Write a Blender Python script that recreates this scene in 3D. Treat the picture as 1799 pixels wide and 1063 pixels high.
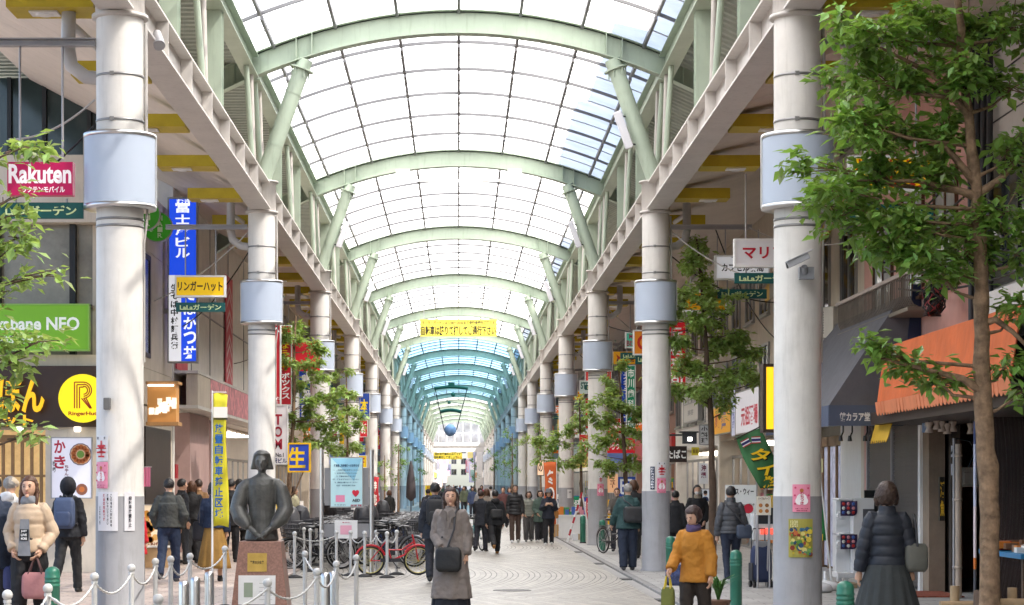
import bpy, bmesh, math, random
from mathutils import Vector, Matrix
R=math.radians; PI=math.pi
sc=bpy.context.scene
for o in list(bpy.data.objects): bpy.data.objects.remove(o)
COL=sc.collection
# ------------------------------------------------------------------ camera, sky, sun, exposure
F=3600.0; EYE=1.766; CX=806.0; CY=850.0; IW=1799.0; IH=1063.0
cd=bpy.data.cameras.new('camera'); cam=bpy.data.objects.new('camera',cd); COL.objects.link(cam); sc.camera=cam
cam.location=(0,0,EYE); cam.rotation_euler=(R(90),0,0)
cd.sensor_width=36; cd.sensor_fit='HORIZONTAL'; cd.lens=F/IW*36
cd.shift_x=(IW/2-CX)/IW; cd.shift_y=(CY-IH/2)/IW
cd.clip_start=0.5; cd.clip_end=3000
w=bpy.data.worlds.new('World'); sc.world=w; w.use_nodes=True
nt=w.node_tree; bg=nt.nodes['Background']
sky=nt.nodes.new('ShaderNodeTexSky'); sky.sky_type='NISHITA'; sky.sun_disc=False
sky.sun_elevation=R(52); sky.sun_rotation=R(115); sky.air_density=1.0; sky.dust_density=2.0; sky.ozone_density=1.0
nt.links.new(sky.outputs[0],bg.inputs[0]); bg.inputs[1].default_value=0.11
sl=bpy.data.lights.new('sun','SUN'); sun=bpy.data.objects.new('sun',sl); COL.objects.link(sun)
sl.energy=5.0; sl.angle=R(0.5); sl.color=(1,.955,.89)
el,az=R(52),R(115)
sd=Vector((math.sin(az)*math.cos(el),math.cos(az)*math.cos(el),math.sin(el)))
sun.rotation_euler=sd.to_track_quat('Z','Y').to_euler(); sun.location=(40,-20,60)
vs=sc.view_settings; vs.view_transform='Standard'; vs.look='None'; vs.exposure=2.4; vs.gamma=1
cy=sc.cycles; cy.use_denoising=True; cy.max_bounces=10; cy.diffuse_bounces=5; cy.transparent_max_bounces=12; cy.sample_clamp_indirect=8
cy.caustics_reflective=False; cy.caustics_refractive=False
# ------------------------------------------------------------------ helpers
def W(px,py,ppm):
    "point of the place seen at photograph pixel px,py at the depth where one metre spans ppm pixels"
    return Vector(((px-CX)/ppm, F/ppm, EYE+(CY-py)/ppm))
MATS={}
def mat(name,rgb,rough=.55,metal=0.,var=.08,vs=3.,bump=0.,bs=40.,emit=0.,spec=.4,dirt=0.,island=0.,coat=0.):
    if name in MATS: return MATS[name]
    m=bpy.data.materials.new(name); m.use_nodes=True; MATS[name]=m
    n=m.node_tree.nodes; l=m.node_tree.links; b=n['Principled BSDF']
    b.inputs['Roughness'].default_value=rough; b.inputs['Metallic'].default_value=metal
    b.inputs['Specular IOR Level'].default_value=spec
    if coat: b.inputs['Coat Weight'].default_value=coat
    c=tuple(rgb)+(1,)
    b.inputs['Base Color'].default_value=c
    tc=n.new('ShaderNodeTexCoord')
    last=None
    if var>0:
        nz=n.new('ShaderNodeTexNoise'); nz.inputs['Scale'].default_value=vs; nz.inputs['Detail'].default_value=5
        nz.inputs['Roughness'].default_value=.65
        l.new(tc.outputs['Object'],nz.inputs['Vector'])
        mx=n.new('ShaderNodeMix'); mx.data_type='RGBA'
        mr=n.new('ShaderNodeMapRange'); mr.inputs[1].default_value=.3; mr.inputs[2].default_value=.7
        l.new(nz.outputs['Fac'],mr.inputs[0]); l.new(mr.outputs[0],mx.inputs[0])
        mx.inputs[6].default_value=tuple(max(0,x*(1-var)) for x in rgb)+(1,)
        mx.inputs[7].default_value=tuple(min(1,x*(1+var)) for x in rgb)+(1,)
        last=mx.outputs[2]
    if dirt>0:
        mp=n.new('ShaderNodeMapping'); mp.inputs['Scale'].default_value=(6,6,.7)
        l.new(tc.outputs['Object'],mp.inputs[0])
        nz=n.new('ShaderNodeTexNoise'); nz.inputs['Scale'].default_value=1.6; nz.inputs['Detail'].default_value=7; nz.inputs['Roughness'].default_value=.7
        l.new(mp.outputs[0],nz.inputs['Vector'])
        mr=n.new('ShaderNodeMapRange'); mr.inputs[1].default_value=.52; mr.inputs[2].default_value=.8; mr.inputs[4].default_value=dirt
        l.new(nz.outputs['Fac'],mr.inputs[0])
        mx=n.new('ShaderNodeMix'); mx.data_type='RGBA'
        l.new(mr.outputs[0],mx.inputs[0])
        if last: l.new(last,mx.inputs[6])
        else: mx.inputs[6].default_value=c
        mx.inputs[7].default_value=tuple(x*.42 for x in (rgb[0],rgb[1]*.95,rgb[2]*.86))+(1,)
        last=mx.outputs[2]
    if island>0:
        g=n.new('ShaderNodeNewGeometry'); hs=n.new('ShaderNodeHueSaturation')
        mr=n.new('ShaderNodeMapRange'); mr.inputs[3].default_value=1-island; mr.inputs[4].default_value=1+island
        l.new(g.outputs['Random Per Island'],mr.inputs[0]); l.new(mr.outputs[0],hs.inputs['Value'])
        mr2=n.new('ShaderNodeMapRange'); mr2.inputs[3].default_value=.5-island*.07; mr2.inputs[4].default_value=.5+island*.03
        l.new(g.outputs['Random Per Island'],mr2.inputs[0]); l.new(mr2.outputs[0],hs.inputs['Hue'])
        if last: l.new(last,hs.inputs['Color'])
        else: hs.inputs['Color'].default_value=c
        last=hs.outputs[0]
    if last: l.new(last,b.inputs['Base Color'])
    if bump>0:
        nz=n.new('ShaderNodeTexNoise'); nz.inputs['Scale'].default_value=bs; nz.inputs['Detail'].default_value=4
        l.new(tc.outputs['Object'],nz.inputs['Vector'])
        bp=n.new('ShaderNodeBump'); bp.inputs['Strength'].default_value=bump; bp.inputs['Distance'].default_value=.02
        l.new(nz.outputs['Fac'],bp.inputs['Height']); l.new(bp.outputs[0],b.inputs['Normal'])
    if emit>0:
        b.inputs['Emission Color'].default_value=c; b.inputs['Emission Strength'].default_value=emit
    return m
def rgb(h):
    "sRGB hex to linear"
    v=[int(h[i:i+2],16)/255 for i in (0,2,4)]
    return tuple(x/12.92 if x<=.04045 else ((x+.055)/1.055)**2.4 for x in v)
_TXT={}
def text_geo(s):
    if s in _TXT: return _TXT[s]
    c=bpy.data.curves.new('t','FONT'); c.body=s; c.size=1; c.offset=.03; c.resolution_u=3
    o=bpy.data.objects.new('t',c); COL.objects.link(o)
    me=o.to_mesh()
    vs_=[(v.co.x,v.co.y) for v in me.vertices]; fs=[tuple(p.vertices) for p in me.polygons]
    o.to_mesh_clear(); bpy.data.objects.remove(o); bpy.data.curves.remove(c)
    if not vs_: vs_=[(0,0),(1,1)]; fs=[]
    xs=[v[0] for v in vs_]; ys=[v[1] for v in vs_]
    x0,x1,y0,y1=min(xs),max(xs),min(ys),max(ys)
    if x1-x0<.01: x1=x0+.01
    if y1-y0<.25: yc=(y0+y1)/2; y0,y1=yc-.3,yc+.3     # long vowel bars and the like keep their stroke
    g=([((x-x0)/(x1-x0)-.5,(y-y0)/(y1-y0)-.5) for x,y in vs_],fs,(x1-x0)/(y1-y0))
    _TXT[s]=g; return g
class MB:
    def __init__(s): s.v=[]; s.f=[]; s.m=[]; s.sm=[]
    def add(s,vs_,fs,mi=0,smooth=False):
        n=len(s.v); s.v.extend(Vector(v) for v in vs_)
        for f in fs: s.f.append(tuple(i+n for i in f)); s.m.append(mi); s.sm.append(smooth)
        return s
    def box(s,c,sz,mi=0,rz=0,M=None):
        x,y,z=sz[0]/2,sz[1]/2,sz[2]/2; c=Vector(c)
        vs_=[Vector(p) for p in ((-x,-y,-z),(x,-y,-z),(x,y,-z),(-x,y,-z),(-x,-y,z),(x,-y,z),(x,y,z),(-x,y,z))]
        if rz: M=Matrix.Rotation(rz,3,'Z')
        if M: vs_=[M@v for v in vs_]
        return s.add([v+c for v in vs_],[(0,3,2,1),(4,5,6,7),(0,1,5,4),(1,2,6,5),(2,3,7,6),(3,0,4,7)],mi)
    def bx(s,x0,x1,y0,y1,z0,z1,mi=0):
        return s.box(((x0+x1)/2,(y0+y1)/2,(z0+z1)/2),(abs(x1-x0),abs(y1-y0),abs(z1-z0)),mi)
    def tube(s,pts,r,n=8,mi=0,cap=True,smooth=True,sx=1):
        pts=[Vector(p) for p in pts]; k=len(pts)
        rr=list(r) if isinstance(r,(list,tuple)) else [r]*k
        vs_=[]; fs=[]; up=None
        for i,p in enumerate(pts):
            t=(pts[min(i+1,k-1)]-pts[max(i-1,0)]); t=t.normalized() if t.length>1e-9 else Vector((0,0,1))
            if up is None: up=Vector((0,0,1)) if abs(t.z)<.9 else Vector((0,1,0))
            a=t.cross(up); a=a.normalized() if a.length>1e-6 else t.orthogonal().normalized(); b=a.cross(t); up=b
            for j in range(n):
                th=2*PI*j/n; vs_.append(p+a*math.cos(th)*rr[i]*sx+b*math.sin(th)*rr[i])
        for i in range(k-1):
            for j in range(n):
                fs.append((i*n+j,i*n+(j+1)%n,(i+1)*n+(j+1)%n,(i+1)*n+j))
        s.add(vs_,fs,mi,smooth)
        if cap:
            s.add([Vector(v) for v in vs_[:n]],[tuple(reversed(range(n)))],mi); s.add([Vector(v) for v in vs_[(k-1)*n:]],[tuple(range(n))],mi)
        return s
    def lathe(s,c,prof,n=24,mi=0,smooth=True,caps=True):
        "profile of (radius, z) turned about a vertical axis at c"
        c=Vector(c); vs_=[]; fs=[]; k=len(prof)
        for r,z in prof:
            for j in range(n):
                th=2*PI*j/n; vs_.append(c+Vector((r*math.cos(th),r*math.sin(th),z)))
        for i in range(k-1):
            for j in range(n): fs.append((i*n+j,i*n+(j+1)%n,(i+1)*n+(j+1)%n,(i+1)*n+j))
        s.add(vs_,fs,mi,smooth)
        if caps:
            s.add([Vector(v) for v in vs_[:n]],[tuple(reversed(range(n)))],mi); s.add([Vector(v) for v in vs_[(k-1)*n:]],[tuple(range(n))],mi)
        return s
    def ball(s,c,r,mi=0,n=10,sz=(1,1,1),M=None):
        c=Vector(c); vs_=[]; fs=[]; k=n//2+1
        for i in range(k+1):
            ph=PI*i/k
            for j in range(n):
                th=2*PI*j/n; v=Vector((math.sin(ph)*math.cos(th)*r*sz[0],math.sin(ph)*math.sin(th)*r*sz[1],-math.cos(ph)*r*sz[2]))
                vs_.append(c+(M@v if M else v))
        for i in range(k):
            for j in range(n): fs.append((i*n+j,i*n+(j+1)%n,(i+1)*n+(j+1)%n,(i+1)*n+j))
        return s.add(vs_,fs,mi,True)
    def prism(s,poly,o,a,b,d,mi=0):
        "polygon in the plane o + u*a + v*b, thickened by vector d"
        o,a,b,d=Vector(o),Vector(a),Vector(b),Vector(d); n=len(poly)
        p=[o+a*u+b*v for u,v in poly]
        return s.add(p+[q+d for q in p],[tuple(range(n-1,-1,-1)),tuple(range(n,2*n))]+[(i,(i+1)%n,n+(i+1)%n,n+i) for i in range(n)],mi)
    def quad(s,a,b,c,d,mi=0): return s.add([a,b,c,d],[(0,1,2,3)],mi)
    def text(s,t,c,a,b,w_,h,nrm,mi=0,vertical=False,lift=.006,fit=False):
        "lettering t centred on c, fitted into w_ by h along unit vectors a (right), b (up)"
        c,a,b,nrm=Vector(c),Vector(a),Vector(b),Vector(nrm)
        if vertical:
            k=len(t); cell=h/k
            for i,ch in enumerate(t):
                if ch==' ': continue
                cc=c+b*(h/2-cell*(i+.5))
                if ch=='ー': s.add([cc+nrm*lift+a*x*w_+b*y*cell for x,y in ((-.09,-.4),(.09,-.4),(.09,.4),(-.09,.4))],[(0,1,2,3)],mi)
                else: s.text(ch,cc,a,b,w_*.92,cell*.86,nrm,mi,False,lift)
            return s
        vs_,fs,asp=text_geo(t)
        if fit: w_=min(w_,h*asp)
        return s.add([c+a*x*w_+b*y*h+nrm*lift for x,y in vs_],fs,mi)
    def build(s,name,mats,parent=None,org=None,bevel=0,mod=None):
        if not isinstance(mats,(list,tuple)): mats=[mats]
        org=Vector(org) if org is not None else (parent['_o'] if parent is not None and '_o' in parent.keys() else None)
        org=Vector(org) if org is not None else Vector((0,0,0))
        me=bpy.data.meshes.new(name); me.from_pydata([v-org for v in s.v],[],s.f)
        for m in mats: me.materials.append(m)
        me.polygons.foreach_set('material_index',s.m); me.polygons.foreach_set('use_smooth',s.sm); me.update()
        o=bpy.data.objects.new(name,me); COL.objects.link(o)
        if parent is not None: o.parent=parent
        else: o.location=org
        if bevel:
            bm=o.modifiers.new('b','BEVEL'); bm.width=bevel; bm.segments=2; bm.limit_method='ANGLE'; bm.angle_limit=R(50)
        return o
def tag(o,label=None,cat=None,group=None,kind=None):
    if label: o['label']=label
    if cat: o['category']=cat
    if group: o['group']=group
    if kind: o['kind']=kind
    return o
ORG={}
def thing(name,label,cat,loc=(0,0,0),rz=0,group=None):
    o=bpy.data.objects.new(name,None); o.empty_display_size=.2; COL.objects.link(o); o.location=loc; o.rotation_euler=(0,0,rz)
    return tag(o,label,cat,group)
def dup(root,loc=None,rz=None,label=None,group=None,scale=None):
    r=root.copy(); COL.objects.link(r)
    if loc is not None: r.location=loc
    if rz is not None: r.rotation_euler=(0,0,rz)
    if scale: r.scale=(scale,)*3
    if label: r['label']=label
    if group: r['group']=group
    for ch in KIDS(root):
        c=ch.copy(); COL.objects.link(c); c.parent=r
        for g in KIDS(ch):
            d=g.copy(); COL.objects.link(d); d.parent=c
    return r
_k={'n':0,'d':{}}
def KIDS(o): 
    return [c for c in bpy.data.objects if c.parent==o] if o.name not in _kc else [bpy.data.objects[n] for n in _kc[o.name]]
_kc={}
def cache_kids(o):
    _kc[o.name]=[c.name for c in bpy.data.objects if c.parent==o]
    for n in _kc[o.name]:
        _kc[n]=[c.name for c in bpy.data.objects if c.parent==bpy.data.objects[n]]
X3=Vector((1,0,0)); Y3=Vector((0,1,0)); Z3=Vector((0,0,1))
# ------------------------------------------------------------------ shared materials
m_cream=mat('cream column paint',(.65,.63,.60),.5,var=.08,vs=2.2,dirt=.38,bump=.08,bs=6)
m_grey=mat('grey column paint',(.30,.30,.315),.55,var=.09,vs=2.5,dirt=.5)
m_beam=mat('pinkish white beam paint',(.56,.53,.50),.5,var=.08,vs=1.5,dirt=.45)
m_green=mat('pale green steel paint',(.355,.425,.34),.5,var=.09,vs=1.2,dirt=.45)
m_steel=mat('brushed steel',(.62,.62,.62),.28,metal=1,var=.06)
m_galv=mat('grey galvanised tube',(.36,.35,.36),.5,metal=.3,var=.1)
m_ltbox=mat('frosted blue white acrylic',(.42,.48,.58),.5,var=.03,vs=1,spec=.25)
m_dark=mat('dark grey metal',(.035,.035,.04),.5)
m_black=mat('black plastic',(.012,.012,.013),.45)
m_white=mat('white paint',(.72,.72,.71),.4,var=.05,dirt=.15)
m_rib=mat('dark grey glazing bar',(.15,.15,.16),.5)
m_yel=mat('yellow light trough paint',(.46,.34,.015),.5,var=.12)
m_soffit=mat('beige soffit panels',(.62,.54,.475),.6,var=.08,vs=.8,dirt=.25)
m_corr=mat('grey green corrugated sheet',(.30,.34,.30),.55,var=.12,vs=1.2,dirt=.4)
m_cable=mat('black cable',(.02,.02,.02),.6)
m_wcable=mat('pale grey cable',(.42,.40,.38),.6)
# ------------------------------------------------------------------ ground
def ground_mat():
    m=bpy.data.materials.new('wavy stone setts'); m.use_nodes=True; n=m.node_tree.nodes; l=m.node_tree.links; b=n['Principled BSDF']
    tc=n.new('ShaderNodeTexCoord'); sp=n.new('ShaderNodeSeparateXYZ'); l.new(tc.outputs['Object'],sp.inputs[0])
    def mth(op,a,b_=None,c=None):
        q=n.new('ShaderNodeMath'); q.operation=op
        for i,x in enumerate((a,b_,c)):
            if x is None: continue
            if isinstance(x,(int,float)): q.inputs[i].default_value=x
            else: l.new(x,q.inputs[i])
        return q.outputs[0]
    X,Y=sp.outputs[0],sp.outputs[1]
    nz0=n.new('ShaderNodeTexNoise'); nz0.inputs['Scale'].default_value=2.0; l.new(tc.outputs['Object'],nz0.inputs[0])
    jit=mth('MULTIPLY',mth('SUBTRACT',nz0.outputs['Fac'],.5),.03)
    t=mth('SUBTRACT',mth('FRACT',mth('DIVIDE',mth('SUBTRACT',Y,41.0-8.7),17.4)),.5)
    g=mth('MULTIPLY',mth('POWER',mth('ABSOLUTE',mth('MULTIPLY',t,2)),2),1.75)
    u=mth('ADD',mth('ADD',X,g),jit)                      # course coordinate
    s=mth('DIVIDE',u,.107); cell=mth('FLOOR',s); fr=mth('FRACT',s)
    j1=mth('LESS_THAN',fr,.17)
    every=mth('GREATER_THAN',mth('FRACT',mth('ADD',mth('DIVIDE',cell,4),.02)),.2)
    j1=mth('MULTIPLY',j1,mth('ADD',mth('MULTIPLY',every,.75),.25))
    row=mth('DIVIDE',mth('ADD',Y,mth('MULTIPLY',mth('FRACT',mth('MULTIPLY',cell,.381)),.9)),.62)
    j2=mth('MULTIPLY',mth('LESS_THAN',mth('FRACT',row),.045),.55)
    j=mth('MAXIMUM',j1,j2)
    wn=n.new('ShaderNodeTexWhiteNoise'); wn.noise_dimensions='2D'
    cb=n.new('ShaderNodeCombineXYZ'); l.new(cell,cb.inputs[0]); l.new(mth('FLOOR',row),cb.inputs[1]); l.new(cb.outputs[0],wn.inputs['Vector'])
    nz=n.new('ShaderNodeTexNoise'); nz.inputs['Scale'].default_value=.7; nz.inputs['Detail'].default_value=8; nz.inputs['Roughness'].default_value=.7; l.new(tc.outputs['Object'],nz.inputs[0])
    tone=mth('ADD',mth('ADD',mth('MULTIPLY',wn.outputs['Value'],.16),mth('MULTIPLY',nz.outputs['Fac'],.62)),.10)
    cr=n.new('ShaderNodeValToRGB'); cr.color_ramp.elements[0].color=(.15,.138,.12,1); cr.color_ramp.elements[0].position=.15
    cr.color_ramp.elements[1].color=(.365,.335,.288,1); cr.color_ramp.elements[1].position=.62
    l.new(tone,cr.inputs[0])
    mx=n.new('ShaderNodeMix'); mx.data_type='RGBA'; l.new(j,mx.inputs[0]); l.new(cr.outputs[0],mx.inputs[6]); mx.inputs[7].default_value=(.035,.032,.028,1)
    l.new(mx.outputs[2],b.inputs['Base Color']); b.inputs['Roughness'].default_value=.5
    bp=n.new('ShaderNodeBump'); bp.inputs['Strength'].default_value=.4; bp.inputs['Distance'].default_value=.01; bp.invert=True; l.new(j,bp.inputs['Height']); l.new(bp.outputs[0],b.inputs['Normal'])
    return m
def slab_mat(name,c1,c2,sx,sy,mortar):
    m=bpy.data.materials.new(name); m.use_nodes=True; n=m.node_tree.nodes; l=m.node_tree.links; b=n['Principled BSDF']
    tc=n.new('ShaderNodeTexCoord'); br=n.new('ShaderNodeTexBrick'); l.new(tc.outputs['Object'],br.inputs[0])
    br.inputs['Color1'].default_value=c1+(1,); br.inputs['Color2'].default_value=c2+(1,); br.inputs['Mortar'].default_value=mortar+(1,)
    br.inputs['Scale'].default_value=1; br.inputs['Brick Width'].default_value=sx; br.inputs['Row Height'].default_value=sy; br.inputs['Mortar Size'].default_value=.008
    nz=n.new('ShaderNodeTexNoise'); nz.inputs['Scale'].default_value=1.3; nz.inputs['Detail'].default_value=8; nz.inputs['Roughness'].default_value=.7; l.new(tc.outputs['Object'],nz.inputs[0])
    mr=n.new('ShaderNodeMapRange'); mr.inputs[1].default_value=.3; mr.inputs[2].default_value=.7; mr.inputs[3].default_value=.72; mr.inputs[4].default_value=1.15; l.new(nz.outputs['Fac'],mr.inputs[0])
    mx=n.new('ShaderNodeMix'); mx.data_type='RGBA'; mx.blend_type='MULTIPLY'; mx.inputs[0].default_value=1; l.new(br.outputs[0],mx.inputs[6]); l.new(mr.outputs[0],mx.inputs[7])
    l.new(mx.outputs[2],b.inputs['Base Color']); b.inputs['Roughness'].default_value=.6
    return m
tag(MB().quad((-900,-60,-.07),(900,-60,-.07),(900,1500,-.07),(-900,1500,-.07)).build('ground',mat('asphalt',(.06,.06,.062),.8,var=.2)),kind='structure')
tag(MB().bx(-3.3,3.05,-20,420,-.2,-.03).build('street',ground_mat()),kind='structure')
m_gut=mat('concrete gutter',(.30,.29,.28),.7,var=.15,vs=4,bump=.2)
tag(MB().bx(3.05,3.27,-20,420,-.2,-.045).build('gutter',m_gut),kind='structure')
mk=MB()
for i in range(440): mk.bx(3.27,3.40,-20+i,-19.012+i,-.2,.0)
tag(mk.build('kerb',mat('granite kerb',(.22,.215,.21),.7,var=.2,vs=3,bump=.2),bevel=.012),kind='structure')
PV=slab_mat('grey pavement slabs',(.33,.32,.305),(.39,.38,.365),.6,.3,(.11,.105,.10))
tag(MB().bx(3.40,14,-20,420,-.2,0).build('pavement',PV),kind='structure')
PV2=slab_mat('brownish pavement tiles',(.38,.295,.255),(.45,.38,.335),.4,.2,(.16,.14,.13))
tag(MB().bx(-26,-3.3,-20,420,-.2,-.004).build('pavement',PV2),kind='structure')
def gz(x): return -.03 if -3.3<x<3.27 else 0.
# ------------------------------------------------------------------ arcade steelwork
CXX=4.0; Y1=24.2; BAY=17.4; NCOL=17
def cyk(k): return Y1+BAY*(k-1)
RA=9.8
def zarc(x,z0=10.89): return z0-x*x/(2*RA)
ordn=['first','second','third','fourth','fifth','sixth','seventh','eighth','ninth','tenth','eleventh','twelfth','thirteenth','fourteenth','fifteenth','sixteenth','seventeenth']
m_band=mat('steel strap',(.25,.25,.25),.4,metal=.7)
col=thing('arcade_column','cream steel column with grey lower band and round blue white light box','column',(0,0,0),0,'columns down both sides of the arcade')
MB().lathe((0,0,0),[(.285,1.62),(.281,1.64),(.277,1.7),(.277,7.3)],28).build('shaft',m_cream,col)
MB().lathe((0,0,0),[(.315,0),(.315,.03),(.287,.05),(.285,1.62)],28).build('painted_base',m_grey,col)
b=MB().lathe((0,0,0),[(.277,7.24),(.33,7.25),(.33,7.29),(.277,7.3)],28)
b.lathe((0,0,0),[(.277,7.3),(.29,7.32),(.29,7.86),(.34,7.87),(.34,7.90),(.2,7.9)],28).build('capital',m_beam,col)
b=MB()
for z in (6.55,4.86,4.78,6.02): b.lathe((0,0,0),[(.279,z),(.283,z),(.283,z+.028),(.279,z+.028)],28,caps=False)
for z in (6.55,6.02): b.box((-.05,-.283,z+.014),(.05,.02,.045))
b.build('strap',m_band,col)
lb=MB().lathe((0,0,0),[(.418,5.05),(.418,5.835)],40).build('light_box',m_ltbox,col)
r_=MB()
for z in (5.0,5.835): r_.lathe((0,0,0),[(.30,z),(.427,z+.002),(.427,z+.048),(.30,z+.05)],32)
r_.box((-.425,0,5.44),(.016,.03,.84)); r_.box((.425,0,5.44),(.016,.03,.84))
r_.build('rim',m_steel,lb)
cab=MB().tube([(.3,.02,7.2),(.31,-.02,6.6),(.31,-.02,5.9)],.022,6); cab.tube([(.33,-.05,5.0),(.32,-.06,4.8),(.29,-.04,4.6),(.285,0,3.2)],.014,6)
cab.build('conduit',m_wcable,col)
cache_kids(col)
COLS={}
for k in range(1,NCOL+1):
    for s in (-1,1):
        side='left' if s<0 else 'right'
        lab=f'cream arcade column with light box, {ordn[k-1]} from the camera in the {side} row'
        if k==1 and s<0: o=col; o.location=(s*CXX,cyk(k),0); o['label']=lab
        else: o=dup(col,(s*CXX,cyk(k),0),0,lab)
        if s<0: pass
        else: o.rotation_euler=(0,0,R(0))
        COLS[(k,s)]=o
for k in (0,-1):  # unseen columns, added with the roof that keeps open sky off near people
    for s in (-1,1): dup(col,(s*CXX,cyk(k),0),0,'unseen cream arcade column with light box, added behind the camera',group='columns added unseen behind the camera')
# eaves girders
for s in (-1,1):
    side='left' if s<0 else 'right'
    g=thing('eaves_girder',f'long pinkish white I-beam girder carried by the {side} row of columns','girder',(s*CXX,Y1-20,7.3))
    x=s*CXX; y0,y1=-44,cyk(NCOL)+1
    b=MB(); 
    segs=[]
    for k in range(-3,NCOL+1):
        a=max(y0,cyk(k)+.29) if k>-3 else y0; e=min(y1,cyk(k+1)-.29)
        if e>a: segs.append((a,e))
    for a,e in segs:
        b.bx(x-.025,x+.025,a,e,7.33,7.83); b.bx(x-.21,x+.21,a,e,7.3,7.33); b.bx(x-.19,x+.19,a,e,7.83,7.86)
    for a,e in segs:
        for i in range(1,7):
            yy=a+(e-a)*i/7
            for q in (-1,1): b.bx(x+q*.027,x+q*.19,yy-.015,yy+.015,7.332,7.828)
    b.build('girder_beam',m_beam,g,org=g.location)
    # purlin along the roof edge with hangers
    pz=zarc(4.2)
    g=thing('roof_edge_beam',f'pale green beam along the {side} edge of the glass roof on thin hangers','beam',(s*4.2,Y1,pz))
    b=MB()
    for a,e in [(max(y0,cyk(k)+.1),cyk(k+1)-.1) for k in range(-3,NCOL)]:
        b.bx(s*4.2-.02,s*4.2+.02,a,e,pz+.02,pz+.42); b.bx(s*4.2-.15,s*4.2+.15,a,e,pz,pz+.02); b.bx(s*4.2-.15,s*4.2+.15,a,e,pz+.42,pz+.44)
    b.build('edge_beam',m_green,g,org=g.location)
    b=MB(); b2=MB(); b3=MB(); b4=MB()
    for k in range(0,NCOL):
        for f0 in (.05,.5,.95):
            yy=cyk(k)+BAY*f0
            if yy<6: continue
            d=.55 if f0!=.5 else .7
            b.tube([(s*4.08,yy-.12,7.87),(s*4.18,yy-.12-d*.6,pz)],.055,8)
            b2.tube([(s*4.08,yy+.12,7.87),(s*4.18,yy+.12+d*.6,pz)],.05,8)
            b4.bx(s*4.13-.01,s*4.13+.01,yy-.2,yy+.2,7.86,7.98)
        for f0 in (.34,.66):
            yy=cyk(k)+BAY*f0
            if yy<4: continue
            for q in (-.125,.125): b3.bx(s*4.25-.14,s*4.25+.14,yy+q-.009,yy+q+.009,7.86,pz)
            b3.bx(s*4.25-.008,s*4.25+.008,yy-.116,yy+.116,7.86,pz)
    b.build('hanger_tube',m_green,g,org=g.location); b2.build('hanger_tube',mat('greyish tube paint',(.40,.37,.34),.5,dirt=.3),g,org=g.location)
    b3.build('hanger_post',m_green,g,org=g.location); b4.build('gusset_plate',m_green,g,org=g.location)
    # side roof of corrugated sheet
    b=MB(); n=0
    yy=-44.0; pts=[]  # starts behind the camera, an unseen stretch shutting out open sky
    Pm=[]
    while yy<cyk(NCOL)+.5:
        Pm+= [(yy,0),(yy+.10,0),(yy+.14,.05),(yy+.26,.05),(yy+.30,0)]; yy+=.34
    vv=[];ff=[]
    for i,(yq,dz) in enumerate(Pm):
        for xq,zq in ((4.36,pz+.28),((7.6,8.75) if s>0 else (9.7,10.25))): vv.append((s*xq,yq,zq+dz))
    for i in range(len(Pm)-1): ff.append((2*i,2*i+1,2*i+3,2*i+2))
    n0=len(vv); vv2=[(x_,y_,z_+.12) for x_,y_,z_ in vv]; 
    b.add(vv,ff); b.add(vv2,ff)
    sr=b.build('side_roof',m_corr); tag(sr,f'grey green corrugated metal roof over the {side} footway','roof')
    # soffit over the footway
    g=thing('footway_soffit',f'beige panelled soffit over the {side} footway with yellow light troughs','soffit',(s*5.8,Y1,7.6))
    b=MB()
    zi,zo=(7.62,8.45) if s>0 else (7.62,9.35); xo=7.6 if s>0 else 8.6
    def zs(x): return zi+(x-4.3)/(7.6-4.3)*(zo-zi)
    yy=-44.0
    while yy<cyk(NCOL):
        vv=[(s*4.3,yy,zs(4.3)),(s*xo,yy,zs(xo)),(s*xo,yy+.815,zs(xo)),(s*4.3,yy+.815,zs(4.3))]
        vv+=[(x_,y_,z_+.03) for x_,y_,z_ in vv]
        b.add(vv,[(0,1,2,3),(7,6,5,4),(0,4,5,1),(1,5,6,2),(2,6,7,3),(3,7,4,0)]); yy+=.83
    b.build('soffit_panel',m_soffit,g,org=g.location)
    lt=MB().bx(s*4.32,s*5.35,8,8.62,7.40,7.60).bx(s*4.32,s*4.40,8.62,12.0,7.58,7.75).build('light_trough',m_yel,g,org=g.location)
    dl=MB().box((s*4.95,8.3,7.389),(.34,.26,.02)).lathe((s*4.95,8.3,7.362),[(.09,0),(.11,.019)],14).build('downlight',m_white,lt,org=g.location)
    lt.location=(0,0,0); dl.location=(0,0,0)
    for i in range(1,60):
        q=lt.copy(); COL.objects.link(q); q.location=(0,4.05*i,0); q2=dl.copy(); COL.objects.link(q2); q2.parent=q
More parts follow.
